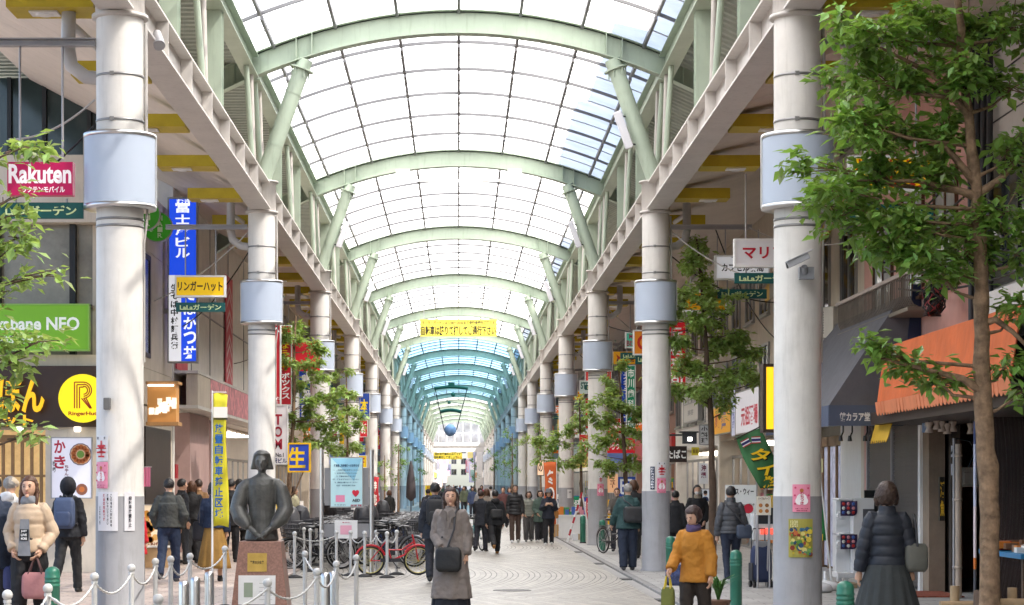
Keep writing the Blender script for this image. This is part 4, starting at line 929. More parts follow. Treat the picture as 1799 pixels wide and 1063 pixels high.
# banners over the street
def street_banner(label,x0,x1,y0,y1,Y,texts):
    p=F/Y; t=sign('street_banner',label,W((x0+x1)/2,(y0+y1)/2,p),(x1-x0)/p,(y1-y0)/p,'E6D44A',texts,frame=None,fw=0,thick=.06,cat='banner')
    h=(y1-y0)/p; b=MB()
    for x in (-.45,0,.45): b.tube([(x*(x1-x0)/p,0,h/2),(x*(x1-x0)/p,0,h/2+.5)],.02,5)
    b.build('hanger_rod',m_galv,t,org=(0,0,0))
street_banner('yellow banner with black Japanese text across the street under an arch',738,873,561,591,cyk(6)-.4,[('ラ・ラ・ガーデンは12:00～20:00まで歩行者優先道路です',0,.30,.95,.22,'3A3A22'),('自転車は降りて押してご通行下さい',0,-.16,.97,.56,'14140A')])
street_banner('small far yellow banner across the street near the arcade end',762,812,795,807,255,[('自転車放置禁止区域です',0,.28,.9,.3,'3A3A22'),('自転車おしてましょう',-.08,-.2,.8,.42,'2E2E18'),('ルール',.4,-.2,.14,.42,'B03020')])
# hanging mobile
t=thing('hanging_mobile','pale lilac ball hung on two cables from dark green curved bars','mobile',(0,190,10.7)); p=F/190
def Wm(px,py): return W(px,py,p)
for (x0,x1,y,sg) in ((763,822,681,3),(774,810,722,3)):
    pts=[Wm(x0+(x1-x0)*i/8,y-sg*math.sin(PI*i/8)+sg/2) for i in range(9)]; MB().tube(pts,.16,8).build('curved_bar',cm('14503C'),t,org=t.location)
MB().tube([Wm(764,682),Wm(781,758)],.045,5).tube([Wm(821,682),Wm(802,755)],.045,5).build('cable',m_cable,t,org=t.location)
MB().ball(Wm(791,756),.56,0,20).build('ball',mat('pale lilac ball',(.40,.42,.58),.5),t,org=t.location)
for (px,py,r_) in ((796,693,.22),(789,707,.16)):
    MB().ball(Wm(px,py),r_,0,14).build('disc',cm('1E5C46'),t,org=t.location); MB().tube([Wm(px-28,py+4),Wm(px,py-2),Wm(px+28,py+4)],.035,5).build('thin_arm',cm('3A5C50'),t,org=t.location)
MB().box(Wm(793,675),(.6,.3,.3)).build('clamp',cm('14503C'),t,org=t.location)
# strut lamps and batten light
for k in range(2,9):
    for s in ((1,) if k==2 else (-1,1)):
        p0=Vector((s*4.0,cyk(k),7.88)); p1=Vector((s*3.12,cyk(k),zarc(3.12)-.02)); c=p0.lerp(p1,.42)+Vector((-s*.30,-.12,0)); d=(p1-p0).normalized()
        t=thing('strut_lamp',f'pale rectangular lamp on the {"left" if s<0 else "right"} strut of the {ordn[k-1]} arch','lamp',c,0,'lamps on the arch struts')
        ang=math.atan2(d.x,d.z); M=Matrix.Rotation(ang,3,'Y')
        MB().box((0,0,0),(.16,.14,.78),M=M).build('lamp_body',mat('pale grey lamp glass',(.60,.60,.64),.4,var=.03),t,org=(0,0,0),bevel=.02)
        MB().tube([M@Vector((0,0,.3)),M@Vector((0,0,.3))+Vector((s*.28,.1,0))],.02,6).tube([M@Vector((0,0,-.3)),M@Vector((0,0,-.3))+Vector((s*.28,.1,0))],.02,6).build('clip',m_dark,t,org=(0,0,0))
t=thing('batten_light','long thin white batten light slung below the third arch','lamp',(0,cyk(3)-.3,10.45)); b=MB().box((.0,0,0),(4.4,.08,.06)); b.build('batten',m_white,t,org=(0,0,0)); MB().box((-1.6,.0,.2),(.4,.1,.25)).box((1.6,0,.2),(.4,.1,.25)).build('holder',m_white,t,org=(0,0,0))
# cctv
t=thing('security_camera','grey security camera strapped to the nearest right column','camera',W(1393,472,149)+Vector((0,-.34,0)))
M=Matrix.Rotation(R(-25),3,'Y'); b=MB().box((-.02,-.12,.05),(.27,.10,.085),M=M); b.box((.0,-.12,.10),(.33,.13,.012),M=M); b.build('camera_body',mat('grey camera housing',(.30,.31,.33),.4),t,org=(0,0,0),bevel=.008)
MB().tube([(-.15,-.12,-.015),(-.13,-.12,-.01)],.035,12).build('lens',m_black,t,org=(0,0,0))
MB().tube([(.06,-.1,-.02),(.08,-.04,-.09)],.035,8).box((.1,.0,-.09),(.17,.10,.14)).build('mount',mat('camera mount',(.22,.23,.25),.4),t,org=(0,0,0))
t=thing('spotlight','grey cylinder spotlight clamped to the left girder beside the column','lamp',W(278,72,140)); MB().tube([(-.03,.1,.12),(.03,-.1,-.08)],[.05,.075],14).build('lamp_head',m_galv,t,org=(0,0,0)); MB().tube([(-.2,.0,.07),(0,0,.05)],.015,6).box((-.22,0,.05),(.03,.05,.2)).build('clamp',m_galv,t,org=(0,0,0))
# loose cables
rnd=random.Random(8); ci=0
for (a,e,sag) in [((-4.3,24.2,6.3),(-5.4,24.6,5.9),.12),((-4.3,24.2,6.0),(-5.9,25,5.0),.1),((-4.25,41.6,6.9),(-6.4,43,5.6),.15),((-4.25,41.6,6.5),(-6.2,46,5.3),.2),((4.3,41.6,6.9),(6.5,39,5.6),.3),((4.3,41.6,6.4),(7.3,44,5.7),.35),((5.9,41.6,6.97),(7.4,36,6.2),.3),((5.2,41.6,6.97),(7.5,48,5.1),.35),((4.3,59,6.8),(7.4,62,5.4),.3),((4.3,59,6.3),(7.4,55,6.4),.4),((-4.3,59,6.8),(-6.8,62,5.4),.3),((4.3,76.4,6.8),(7.3,80,5.5),.4),((-4.3,76.4,6.6),(-6.8,79,5.6),.4)]:
    a,e=Vector(a),Vector(e); pts=[a.lerp(e,i/12)-Z3*sag*4*(i/12)*(1-i/12) for i in range(13)]; ci+=1
    tag(MB().tube(pts,.014,5).build('slack_cable',m_wcable if ci%2 else m_cable,org=a),f'slack {"pale" if ci%2 else "black"} cable drooping from the {"left" if a.x<0 else "right"} column row to the shop front','cable',group='slack cables')

rnd=random.Random(31); FC=['E39AB4','EED0DA','D6D6EE','9AA4D8','EEEEEE','E6D98A','DC8A94','A4CCBC']  # hues mixed towards white, standing in for bright haze at the far end
for i in range(34):
    Y=rnd.uniform(YE+6,410); sg=rnd.choice((-1,1)); tall=rnd.random()<.5
    sign('far_sign',f'small distant hanging sign beyond the arcade end, {["pink","pale pink","lilac","soft blue","white","pale yellow","rose","pale green"][i%8]}',(sg*rnd.uniform(1.7,2.6),Y,rnd.uniform(3.2,7.5)),rnd.uniform(.6,1.0),rnd.uniform(2,3.6) if tall else rnd.uniform(.6,1.0),FC[i%8],(),frame=None,fw=0,thick=.15,group='distant signs beyond the arcade end '+FC[i%8])
# ------------------------------------------------------------------ trees
def leaf_mat(name,c):
    m=mat(name,c,.38,var=0,island=.6,spec=.5); n=m.node_tree.nodes; l=m.node_tree.links; b=n['Principled BSDF']; out=[q for q in n if q.type=='OUTPUT_MATERIAL'][0]
    t=n.new('ShaderNodeBsdfTranslucent'); t.inputs[0].default_value=(c[0]*2.2,c[1]*2.0,c[2]*1.2,1); mx=n.new('ShaderNodeMixShader'); mx.inputs[0].default_value=.35
    l.new(b.outputs[0],mx.inputs[1]); l.new(t.outputs[0],mx.inputs[2]); l.new(mx.outputs[0],out.inputs[0]); return m
m_leaf=leaf_mat('evergreen leaf',(.135,.245,.055)); m_leaf2=leaf_mat('paler evergreen leaf',(.21,.31,.095))
m_bark=mat('pale brown bark',(.22,.145,.09),.9,var=.55,vs=9,bump=1.0,bs=18,dirt=.6); m_bark2=mat('dark brown bark',(.10,.065,.045),.85,var=.25,vs=6,bump=.5,bs=25)
def tree(label,ppm,trunk,blobs,lsize=.055,limbs=(),dens=1.0,seed=0,bark=m_bark,r0=.1,leaf=m_leaf,spread=.55):
    rnd=random.Random(seed); base=W(trunk[0][0],trunk[0][1],ppm); base.z=0
    t=thing('street_tree',label,'tree',base,0,'arcade street trees'); 
    tp=[W(p[0],p[1],ppm) for p in trunk]; tp[0].z=0
    for i,p in enumerate(tp[1:]): p.y+=rnd.uniform(-.05,.05)
    n=len(tp); dense=[]; rad=[]
    for i in range(n-1):
        for k in range(5):
            f=k/5; dense.append(tp[i].lerp(tp[i+1],f)+Vector((rnd.uniform(-1,1),rnd.uniform(-1,1),0))*r0*.12); u=(i+f)/(n-1); rad.append(r0*(1-u*.72)*(1+rnd.uniform(-.06,.1)+(.15 if rnd.random()<.1 else 0)))
    dense.append(tp[-1]); rad.append(r0*.25)
    b=MB().tube(dense,rad,12); lf=MB()
    for lm in limbs:
        pts=[W(p[0],p[1],ppm) for p in lm]; k=len(pts)
        for i,p in enumerate(pts[1:]): p.y+=rnd.uniform(-.25,.1)*(i+1)/k
        b.tube(pts,[r0*.42*(1-.75*i/(k-1)) for i in range(k)],7)
    for (px,py,rx,ry,cnt) in blobs:
        rxw,ryw=rx/ppm,ry/ppm*(1.0 if ppm>100 else 1.35); dy=max(rxw,ryw)*1.0
        c=W(px,py,ppm)+Vector((0,rnd.uniform(-spread,spread)*dy*1.5,0))
        # limb from the trunk
        cand=[p for p in dense if p.z<c.z+.05] or [dense[-1]]
        s=min(cand,key=lambda p:(p-c).length+abs((c.z-.25)-p.z)*.6); mid=s.lerp(c,.5)+Vector((rnd.uniform(-.06,.06),rnd.uniform(-.06,.06),-.05))
        b.tube([s,mid,c],[r0*.2,r0*.13,r0*.06],5)
        tw=max(3,cnt//14)
        tips=[]
        for i in range(tw):
            v=Vector((rnd.gauss(0,.55),rnd.gauss(0,.55),rnd.gauss(0,.5))); 
            if v.length>1.25: v*=1.25/v.length
            e=c+Vector((v.x*rxw,v.y*dy,v.z*ryw)); tips.append(e)
            b.tube([s.lerp(c,.7+.3*rnd.random()),e],[r0*.06,.004],4,cap=False)
        for i in range(int(cnt*dens*1.9)):
            e=tips[i%tw]; o_=c.lerp(e,rnd.uniform(.45,1.08))+Vector((rnd.gauss(0,1),rnd.gauss(0,1),rnd.gauss(0,.8)))*lsize*1.3
            L=lsize*rnd.choice((.6,.9,1.0,1.15,1.3,1.6))*rnd.uniform(.9,1.1); wd=L*.55
            d=Vector((o_.x-c.x,o_.y-c.y,0)); d=(d.normalized() if d.length>.01 else Vector((1,0,0)))*.7+Vector((rnd.uniform(-1,1),rnd.uniform(-1,1),rnd.uniform(-1.0,.35))); d.normalize()
            sd_=d.cross(Vector((rnd.uniform(-.5,.5),rnd.uniform(-.5,.5),1))); sd_=sd_.normalized() if sd_.length>.01 else X3; nn=sd_.cross(d)
            lf.add([o_,o_+d*L*.85+sd_*wd+nn*wd*.35,o_+d*L*2,o_+d*L*.85-sd_*wd+nn*wd*.35],[(0,1,2),(0,2,3)])
    b.build('trunk',bark,t,org=base); lf.build('crown',leaf,t,org=base)
    return t
tree('big leafy tree in front of the orange awning, nearest on the right',190,[(1738,1186),(1737,1000),(1738,850),(1728,700),(1722,560),(1724,480),(1716,340),(1700,200),(1690,80),(1680,-60)],
 [(1540,70,60,45,150),(1500,40,40,30,70),(1620,40,70,50,170),(1720,30,80,60,210),(1790,40,50,60,110),(1500,125,60,38,150),(1590,130,80,50,230),(1690,140,80,60,220),(1785,150,50,50,120),(1490,220,65,42,160),(1580,220,80,50,230),(1670,230,70,50,200),(1778,260,45,40,90),(1440,290,42,30,60),(1530,300,80,45,200),(1630,300,70,45,170),(1455,335,50,35,90),(1480,360,60,36,120),(1560,385,80,40,220),(1660,395,80,45,220),(1760,375,50,50,130),(1530,430,60,26,120),(1620,450,60,28,130),(1700,440,60,35,130),(1650,480,35,20,60),(1790,440,30,40,60),(1515,607,38,18,45),(1590,640,50,16,75),(1650,668,40,22,60),(1560,620,40,14,40),(1782,555,25,40,45),(1768,645,25,25,35),(1790,690,20,30,30)],
 limbs=[[(1720,350),(1690,338),(1610,320),(1500,320)],[(1720,340),(1760,312),(1800,270)],[(1722,570),(1748,562),(1775,585),(1815,630)],[(1727,690),(1690,665),(1620,650),(1540,628)],[(1712,320),(1660,260),(1560,230)],[(1700,200),(1640,130),(1540,90)]],seed=1,r0=.105,lsize=.05,dens=1.25)
tree('leafy tree at the left edge reaching over the restaurant front',200,[(-110,1200),(-105,900),(-100,650),(-95,400),(-90,150)],
 [(40,255,50,14,60),(25,346,32,9,22),(15,380,30,20,35),(45,412,36,14,34),(15,440,40,25,55),(30,490,38,14,34),(100,480,20,12,14),(5,515,25,12,18),(10,596,40,18,45),(70,600,45,16,45),(30,635,50,22,60),(5,700,28,14,18),(25,735,30,12,25),(60,760,22,10,20),(-60,300,60,60,100),(-60,550,60,60,100)],seed=2,r0=.1,lsize=.05,spread=.3,dens=.85,bark=m_bark2,leaf=m_leaf2)
tree('medium leafy tree right of the second right column',86,[(1252,1009),(1252,900),(1250,760),(1242,640),(1235,520),(1224,420)],
 [(1222,435,15,20,45),(1215,472,35,20,85),(1190,510,38,18,85),(1255,500,28,14,45),(1230,530,55,18,120),(1165,560,32,16,70),(1230,565,55,18,120),(1290,585,35,13,50),(1185,600,42,16,90),(1260,610,55,18,120),(1320,620,36,22,80),(1180,645,38,18,80),(1240,650,55,18,120),(1310,650,40,18,80),(1220,690,55,16,130),(1285,680,45,13,80),(1335,670,22,9,25),(1190,680,28,13,45),(1272,712,30,8,28)],seed=3,r0=.085,lsize=.052,dens=3.6,leaf=m_leaf2,bark=m_bark2)
tree('leafy tree beside the third right column behind the teal jacketed man',64,[(1102,965),(1099,850),(1096,780),(1090,690),(1085,630)],
 [(1090,648,12,14,30),(1085,680,25,16,60),(1060,708,38,14,85),(1108,720,28,14,65),(1050,742,35,13,75),(1112,755,24,12,50),(1080,775,48,13,105),(1120,735,15,10,25),(1060,815,45,11,85),(1112,815,26,11,60),(1030,790,20,9,30)],seed=4,r0=.07,lsize=.056,dens=3.6,leaf=m_leaf2,bark=m_bark2)
tree('slim leafy tree in front of the fourth right column',50,[(1023,940),(1021,850),(1020,800),(1018,700)],
 [(1020,706,10,11,28),(1028,738,22,13,60),(998,752,25,12,55),(985,775,36,13,85),(1042,775,20,10,40),(985,810,32,11,65),(1030,810,24,11,50),(958,775,24,13,55),(948,802,20,9,35)],seed=5,r0=.07,lsize=.06,dens=3.6,leaf=m_leaf2,bark=m_bark2)
tree('leafy tree by the fifth right column above the row of pedestrians',40,[(950,925),(950,850),(948,745)],[(948,750,10,14,40),(945,785,22,18,80),(955,815,22,14,60),(930,770,15,12,40)],seed=6,r0=.07,lsize=.06,leaf=m_leaf2,dens=1.4)
tree('tree by the sixth right column, dark crown',32,[(900,908),(900,840),(900,760)],[(895,765,10,14,40),(900,795,18,18,80),(882,815,16,14,60),(905,825,14,10,40)],seed=7,r0=.07,lsize=.065)
tree('pale green tree far along the right column row',26,[(868,896),(868,780)],[(866,800,9,20,70),(872,830,9,14,50)],seed=8,r0=.07,lsize=.07,leaf=m_leaf2)
tree('small tree farthest along the right column row',20,[(834,886),(834,800)],[(832,812,7,14,50),(836,832,7,10,30)],seed=9,r0=.07,lsize=.08)
tree('leafy tree left of the bicycle parking behind the bronze statue',68,[(500,985),(505,900),(512,800),(517,700),(517,620),(520,555)],
 [(520,572,15,18,50),(508,600,33,14,75),(545,610,28,12,55),(505,640,33,14,80),(548,640,25,12,50),(520,670,43,16,115),(540,700,43,16,115),(500,738,24,13,50),(550,738,43,18,125),(560,780,38,16,100),(510,790,24,12,50),(582,700,24,14,55),(592,735,20,14,40)],limbs=[[(506,880),(520,860),(535,825),(545,805)]],seed=10,r0=.075,lsize=.055,dens=3.4,leaf=m_leaf2)
tree('leafy tree behind the information board by the fourth left column',52,[(612,942),(612,850),(608,650)],[(600,652,18,14,45),(612,690,24,14,60),(622,725,26,16,75),(605,760,28,14,65),(592,790,34,12,70),(635,745,18,14,45),(625,790,18,10,40)],seed=11,r0=.07,lsize=.06,dens=3.2,leaf=m_leaf2)
tree('dark leafy tree by the sixth left column',34,[(700,910),(700,780)],[(700,785,15,18,70),(705,815,16,16,60),(692,840,12,12,40)],seed=12,r0=.07,lsize=.065)
tree('pale leafy tree by the fifth left column',38,[(676,917),(676,800)],[(672,812,10,14,40),(676,842,12,14,45)],seed=13,r0=.06,lsize=.06,leaf=m_leaf2)
tree('small tree farthest along the left column row',24,[(738,892),(738,790)],[(737,805,7,18,60),(741,832,8,12,40)],seed=14,r0=.07,lsize=.07)
tree('pale young tree far left before the arcade end',22,[(726,890),(726,820)],[(726,835,9,10,40)],seed=15,r0=.06,lsize=.07,leaf=m_leaf2)
# timber tree guard at the nearest right tree
t=thing('tree_guard','trestle of tied bamboo poles round the foot of the nearest right tree','tree guard',W(1745,1100,188)); t['_o']=list(t.location)
wood=mat('bamboo pole',(.34,.24,.14),.7,var=.2,vs=5); o=t.location.copy(); o.z=0
for (x,y) in ((.15,-.1),(.5,-.1),(-.3,.25),(.45,.3)): MB().tube([o+Vector((x,y,0)),o+Vector((x,y,.80))],.045,9).build('pole',wood,t)
b=MB().tube([o+Vector((-.05,-.16,.66)),o+Vector((.7,-.16,.66))],.045,9).tube([o+Vector((-.45,.2,.62)),o+Vector((.6,.3,.62))],.04,9).build('rail',wood,t)
MB().lathe(o+Vector((-.05,.02,.60)),[(.125,0),(.13,.02),(.13,.15),(.125,.17)],14).build('wrap',m_bark2,t); del t['_o']
# ------------------------------------------------------------------ posts, chains, bollards
m_post=mat('dulled white post paint',(.52,.52,.51),.45,var=.12,vs=5,dirt=.4)
pp=thing('chain_post','x','post',(0,0,0)); 
MB().lathe((0,0,0),[(.028,.04),(.028,.80)],12).build('pole',m_post,pp); MB().ball((0,0,.845),.045,0,14).lathe((0,0,0),[(.034,.78),(.034,.805)],12).build('ball',m_post,pp)
MB().lathe((0,0,0),[(.15,0),(.15,.02),(.06,.055),(.03,.06)],20).build('base',mat('black rubber base',(.03,.03,.03),.7),pp); cache_kids(pp)
posts=[]; first=True
PL=[(13,1040),(84,1029),(166,1009),(231,994),(273,983),(300,979),(334,974),(395,961),(278,1041),(556.5,996),(591,983),(626,972.5),(470,1014),(536,966)]
for i,(px,py) in enumerate(PL):
    p=(py-CY)/(EYE-.87); c=W(px,CY,p); c.z=gz(c.x)
    side=['left of the statue','around the statue']
    lab='white chain post with ball top in the row left of the bronze statue' if i<9 else 'white chain post with ball top in front and right of the bronze statue'
    o=pp if first else dup(pp,c); first=False; o.location=c; o['label']=lab; o['group']='white chain posts left of the statue' if i<9 else 'white chain posts round the statue front'; posts.append(c)
PL2=[(517.6,942,92),(534,928,84),(545,930,86),(565.6,933,90),(556,922,80),(591,934,90),(616,933.6,90),(640.7,933.6,91),(661,931,89),(680,934,92),(697,930,89)]
posts2=[]
for px,py,p in PL2:
    c=W(px,CY,p); c.z=gz(c.x); o=dup(pp,c,label='white chain post on black base before the parked bicycles',group='white chain posts before the bicycles'); posts2.append(c)
def chain(a,e,sag,label,grp):
    a=a+Z3*.79; e=e+Z3*.79; n=26; pts=[a.lerp(e,i/n)-Z3*sag*4*(i/n)*(1-i/n) for i in range(n+1)]
    o=MB().tube(pts,[.008 if i%2 else .015 for i in range(n+1)],6).build('chain',m_post,org=a); tag(o,label,'chain',grp)
for i,j in ((0,1),(1,2),(2,3),(3,4),(4,5),(5,6),(6,7),(8,1),(12,8),(12,9),(9,10),(10,11),(10,13)): chain(posts[i],posts[j],.16 if (posts[i]-posts[j]).length<4 else .25,'white chain sagging between the posts by the statue' if j>7 else 'white chain sagging between the posts left of the statue','white chains left' if j<=7 else 'white chains round the statue')
for i in range(5,10): chain(posts2[i],posts2[i+1],.14,'white chain sagging between the posts before the bicycles','white chains before the bicycles')
chain(posts2[0],posts2[5],.1,'long white chain stretched left before the bicycles','white chains before the bicycles')
sb=[(323,1016),(343,1009),(368,1000),(571.7,1002),(585,1000)]
for i,(px,py) in enumerate(sb):
    p=(py-CY)/(EYE-.75); c=W(px,CY,p); c.z=gz(c.x)
    o=MB().lathe((0,0,0),[(.057,0),(.057,.70),(.05,.74),(.02,.752)],16).build('steel_bollard',m_steel,org=(0,0,0)); o.location=c; tag(o,'plain steel bollard '+('left of the statue, '+['nearest','middle','farthest'][i] if i<3 else ['nearer of two right of the statue','farther of two right of the statue'][i-3]),'bollard',group='steel bollards')
m_gb=mat('green bollard paint',(.03,.16,.105),.35,var=.12,vs=4,dirt=.25)
bo=thing('green_bollard','x','bollard',(0,0,0)); b=MB().lathe((0,0,0),[(.085,0),(.085,.60),(.09,.605),(.09,.62),(.085,.625),(.085,.645),(.09,.65),(.09,.665),(.085,.67),(.085,.69),(.09,.695),(.09,.71),(.085,.715),(.085,.76),(.075,.795),(.045,.82),(.012,.83)],22); b.build('post',m_gb,bo)
MB().lathe((0,0,0),[(.10,0),(.10,.03),(.088,.04)],20).build('foot',m_dark,bo); cache_kids(bo)
for i,(px,p,lab) in enumerate(((1485,182,'nearest green bollard at the right, before the dark skirted woman'),(1293,124,'green bollard left of the nearest right column'),(1178,98,'green bollard right of the second right column, behind the orange jacket'),(1058,67.4,'green bollard by the parked bicycle left of the teal jacketed man'),(1024,59,'green bollard by the street stall'),(975,50,'farthest green bollard by the orange banner'),(1110,80,'green bollard hidden behind the legs of the teal jacketed man'))):
    c=W(px,CY,p); c.z=0 if c.x>3.27 else -.03; o=bo if i==0 else dup(bo,c); o.location=c; o['label']=lab; o['group']='green bollards'
c=W(92,CY,155); c.z=0; o=dup(bo,c,label='green bollard at the lower left beside the beige jacketed woman',group='green bollards')
# ------------------------------------------------------------------ statue
m_bronze=mat('dark bronze',(.085,.085,.08),.42,metal=.35,var=.4,vs=5,bump=.25)
p=140; base=W(460,CY,p); base.z=-.03; YS=base.y
t=thing('statue_pedestal','tapering reddish granite pedestal with brass plaque and white notice','pedestal',base); t['_o']=list(base)
m_gran=mat('reddish granite',(.27,.14,.105),.35,var=.3,vs=40)
b=MB(); zt=1.05
vv=[]
for z,hx in ((-.03,.375),(zt,.257)):
    vv+=[(base.x-hx,YS-hx,z),(base.x+hx,YS-hx,z),(base.x+hx,YS+hx,z),(base.x-hx,YS+hx,z)]
b.add(vv,[(3,2,1,0),(4,5,6,7),(0,1,5,4),(1,2,6,5),(2,3,7,6),(3,0,4,7)]); b.build('stone',m_gran,t,bevel=.006)
tilt=(.375-.257)/1.08; up=Vector((0,tilt,1)).normalized(); nrm=Vector((0,-1,tilt)).normalized()
def onped(z,x=0): return Vector((base.x+x,YS-(.375-tilt*(z+.03)),z))
def plate(cz,x,w_,h,d,name,m):
    c=onped(cz,x); MB().prism([(-w_/2,-h/2),(w_/2,-h/2),(w_/2,h/2),(-w_/2,h/2)],c-nrm*.002,(1,0,0),up,nrm*d).build(name,m,t)
plate(.79,-.03,.24,.23,.012,'brass_plaque',mat('brass plaque',(.45,.30,.08),.35,metal=.8,var=.2))
plate(.45,-.03,.46,.36,.015,'notice_board',m_white)
b=MB(); c=onped(.45,-.13); b.prism([(-.06,-.09),(.05,-.09),(.05,.09),(-.06,.09)],c+nrm*.016,(1,0,0),up,nrm*.002); b.build('picture',cm('8E9A86'),t)
b=MB(); 
for i in range(5): b.text('——————',onped(.53-i*.05,.08)+nrm*.012,X3,up,.16,.012,nrm,lift=.008)
b.text('平和の少女像',onped(.79,-.03)+nrm*.012,X3,up,.17,.045,nrm,lift=.004)
b.build('lettering',cm('2A2418'),t); del t['_o']
def remesh(o,vox=.012,sm=2,smooth=True):
    m=o.modifiers.new('remesh','REMESH'); m.mode='VOXEL'; m.voxel_size=vox; m.use_smooth_shade=smooth
    if sm: q=o.modifiers.new('smooth','SMOOTH'); q.iterations=sm; q.factor=.5
    return o
def rings(b,rs,n=20,sq=0,fold=None):
    "loft of (cx,cy,z,rx,ry) rings closed at both ends"
    vv=[];ff=[]
    for i,(cx,cy,z,rx,ry) in enumerate(rs):
        for j in range(n):
            th=2*PI*j/n; k=1.0
            if fold: k=fold(i/(len(rs)-1),th)
            vv.append((cx+math.cos(th)*rx*k,cy+math.sin(th)*ry*k,z))
    for i in range(len(rs)-1):
        for j in range(n): ff.append((i*n+j,i*n+(j+1)%n,(i+1)*n+(j+1)%n,(i+1)*n+j))
    ff+=[tuple(reversed(range(n))),tuple((len(rs)-1)*n+j for j in range(n))]
    return b.add(vv,ff,0,True)
st=MB(); z0=zt; q=lambda z:z0+z
rings(st,[(0,0,q(.0),.20,.15),(0,0,q(.02),.215,.16),(0,0,q(.2),.185,.135),(0,0,q(.38),.165,.12),(0,0,q(.55),.185,.125),(0,0,q(.70),.19,.12),(0,0,q(.775),.17,.10),(0,.01,q(.82),.09,.075),(0,.01,q(.84),.055,.055)])
for s in (-1,1):
    st.tube([(s*.11,0,q(.745)),(s*.18,0,q(.72)),(s*.235,0,q(.66)),(s*.275,-.01,q(.52)),(s*.30,-.03,q(.40)),(s*.25,-.10,q(.28)),(s*.17,-.17,q(.20)),(s*.14,-.185,q(.175))],[.05,.07,.085,.10,.105,.10,.065,.045],14)
    st.tube([(s*.14,-.18,q(.175)),(s*.06,-.215,q(.10)),(s*.02,-.22,q(.05))],[.035,.042,.03],10)
    for f in range(4): st.tube([(s*(.07-.02*f),-.235,q(.11-.008*f)),(s*(.03-.022*f),-.25,q(.065-.01*f)),(s*(.0-.02*f),-.235,q(.035-.008*f))],[.013,.012,.009],6)
st.tube([(0,.01,q(.80)),(0,0,q(.92))],[.055,.05],12)
st.ball((0,-.015,q(.99)),.1,0,20,(.83,.98,1.18))
st.tube([(0,-.108,q(1.01)),(0,-.135,q(.965)),(0,-.115,q(.955))],[.012,.02,.014],8)
st.tube([(-.03,-.104,q(.932)),(0,-.115,q(.935)),(.03,-.104,q(.932))],[.008,.012,.008],8)
for s in (-1,1): st.tube([(s*.016,-.108,q(1.012)),(s*.04,-.106,q(1.018)),(s*.062,-.088,q(1.01))],[.010,.011,.008],8).ball((s*.036,-.098,q(.992)),.013,0,8)
st.ball((0,-.095,q(.895)),.025,0,8)
hr=[(0,.015,q(1.145),.02,.02),(0,.015,q(1.13),.065,.075),(0,.018,q(1.09),.105,.115),(0,.022,q(1.03),.118,.125),(0,.03,q(.97),.13,.12),(0,.035,q(.92),.145,.115),(0,.04,q(.895),.15,.11)]
def hf(u,th):
    f=math.sin(th); return 1.0 if (f>-.55 or u<.4) else .62
rings(st,list(reversed([(a,b_,c,d,e) for a,b_,c,d,e in hr])),24,fold=lambda u,th: (.60 if (math.sin(th)<-.5 and u<.62) else 1.0))
st.v=[v*1.0+Vector((base.x,YS,0)) for v in st.v]
o=st.build('bronze_statue',m_bronze,org=(base.x,YS,zt)); remesh(o,.010,3); tag(o,'dark bronze half figure of a girl with bobbed hair on the granite pedestal','statue')
# ------------------------------------------------------------------ yellow banner flag, info board
def nobori(label,px,ptop,pbot,ppm,w_,bt,bb,cloth,texts,dirx=1,lean=0,basem=None,stripes=()):
    c=W(px,pbot,ppm); c.z=gz(c.x); t=thing('banner_flag',label,'banner',c); ht=EYE+(CY-ptop)/ppm-c.z
    MB().tube([(0,0,0),(lean,0,ht)],[.018,.013],8).build('pole',m_white,t)
    MB().tube([(lean,0,ht-.03),(lean+dirx*w_,0,ht-.03)],.008,6).build('cross_rod',m_white,t)
    z1=EYE+(CY-bt)/ppm-c.z; z2=EYE+(CY-bb)/ppm-c.z; b=MB(); n=14; vv=[];ff=[]
    for i in range(n+1):
        u=i/n; z=z1+(z2-z1)*u
        for k in range(7):
            f=k/6; vv.append((lean*z/ht+dirx*(.02+w_*f*(1-.1*math.sin(u*5))),.05*math.sin(u*7+f*3)*f-.01,z+.02*math.sin(f*4)))
    for i in range(n):
        for k in range(6): ff.append((i*7+k,i*7+k+1,(i+1)*7+k+1,(i+1)*7+k))
    m=len(vv); b.add(vv,ff,0,True)
    o=b.build('cloth',cloth,t); s_=o.modifiers.new('s','SOLIDIFY'); s_.thickness=.006
    by={}
    for (tx,u,v,tw,th,colr) in texts: by.setdefault(colr,MB()).text(tx,(lean*.5+dirx*w_*.5+u*w_,-.075,(z1+z2)/2+v*(z1-z2)),X3,Z3,tw*w_,th*(z1-z2),(0,-1,0),vertical=True)
    for colr,m in by.items(): m.build('lettering',cm(colr),t)
    b=MB()
    for (va,vb,colr) in stripes: MB().box((lean*.5+dirx*(w_*.52+.02),-.06,(z1+z2)/2+(va+vb)/2*(z1-z2)),(w_*.98,.012,abs(va-vb)*(z1-z2))).build('stripe',cm(colr),t)
    return t
nobori('tall yellow banner with blue vertical characters left of the statue',373,686,1035,104,.24,692,925,mat('yellow banner cloth',(.62,.55,.03),.7,var=.08),[('放置自転車禁止区域',.0,-.08,.62,.72,'1C5A9A')],stripes=((.40,.32,'E9E4DA'),(.315,.305,'202020')))
nobori('orange vertical banner with white characters by the fourth right column',978,806,935,52,.42,812,925,mat('orange banner cloth',(.62,.13,.03),.7,var=.08),[('冬の市',0,0,.7,.8,'F5EFE8')],dirx=-1)
nobori('red vertical banner with white characters among the left columns',650,835,905,50,.3,838,895,mat('red banner cloth',(.5,.03,.04),.7),[('特売',0,0,.7,.8,'F5EFE8')])
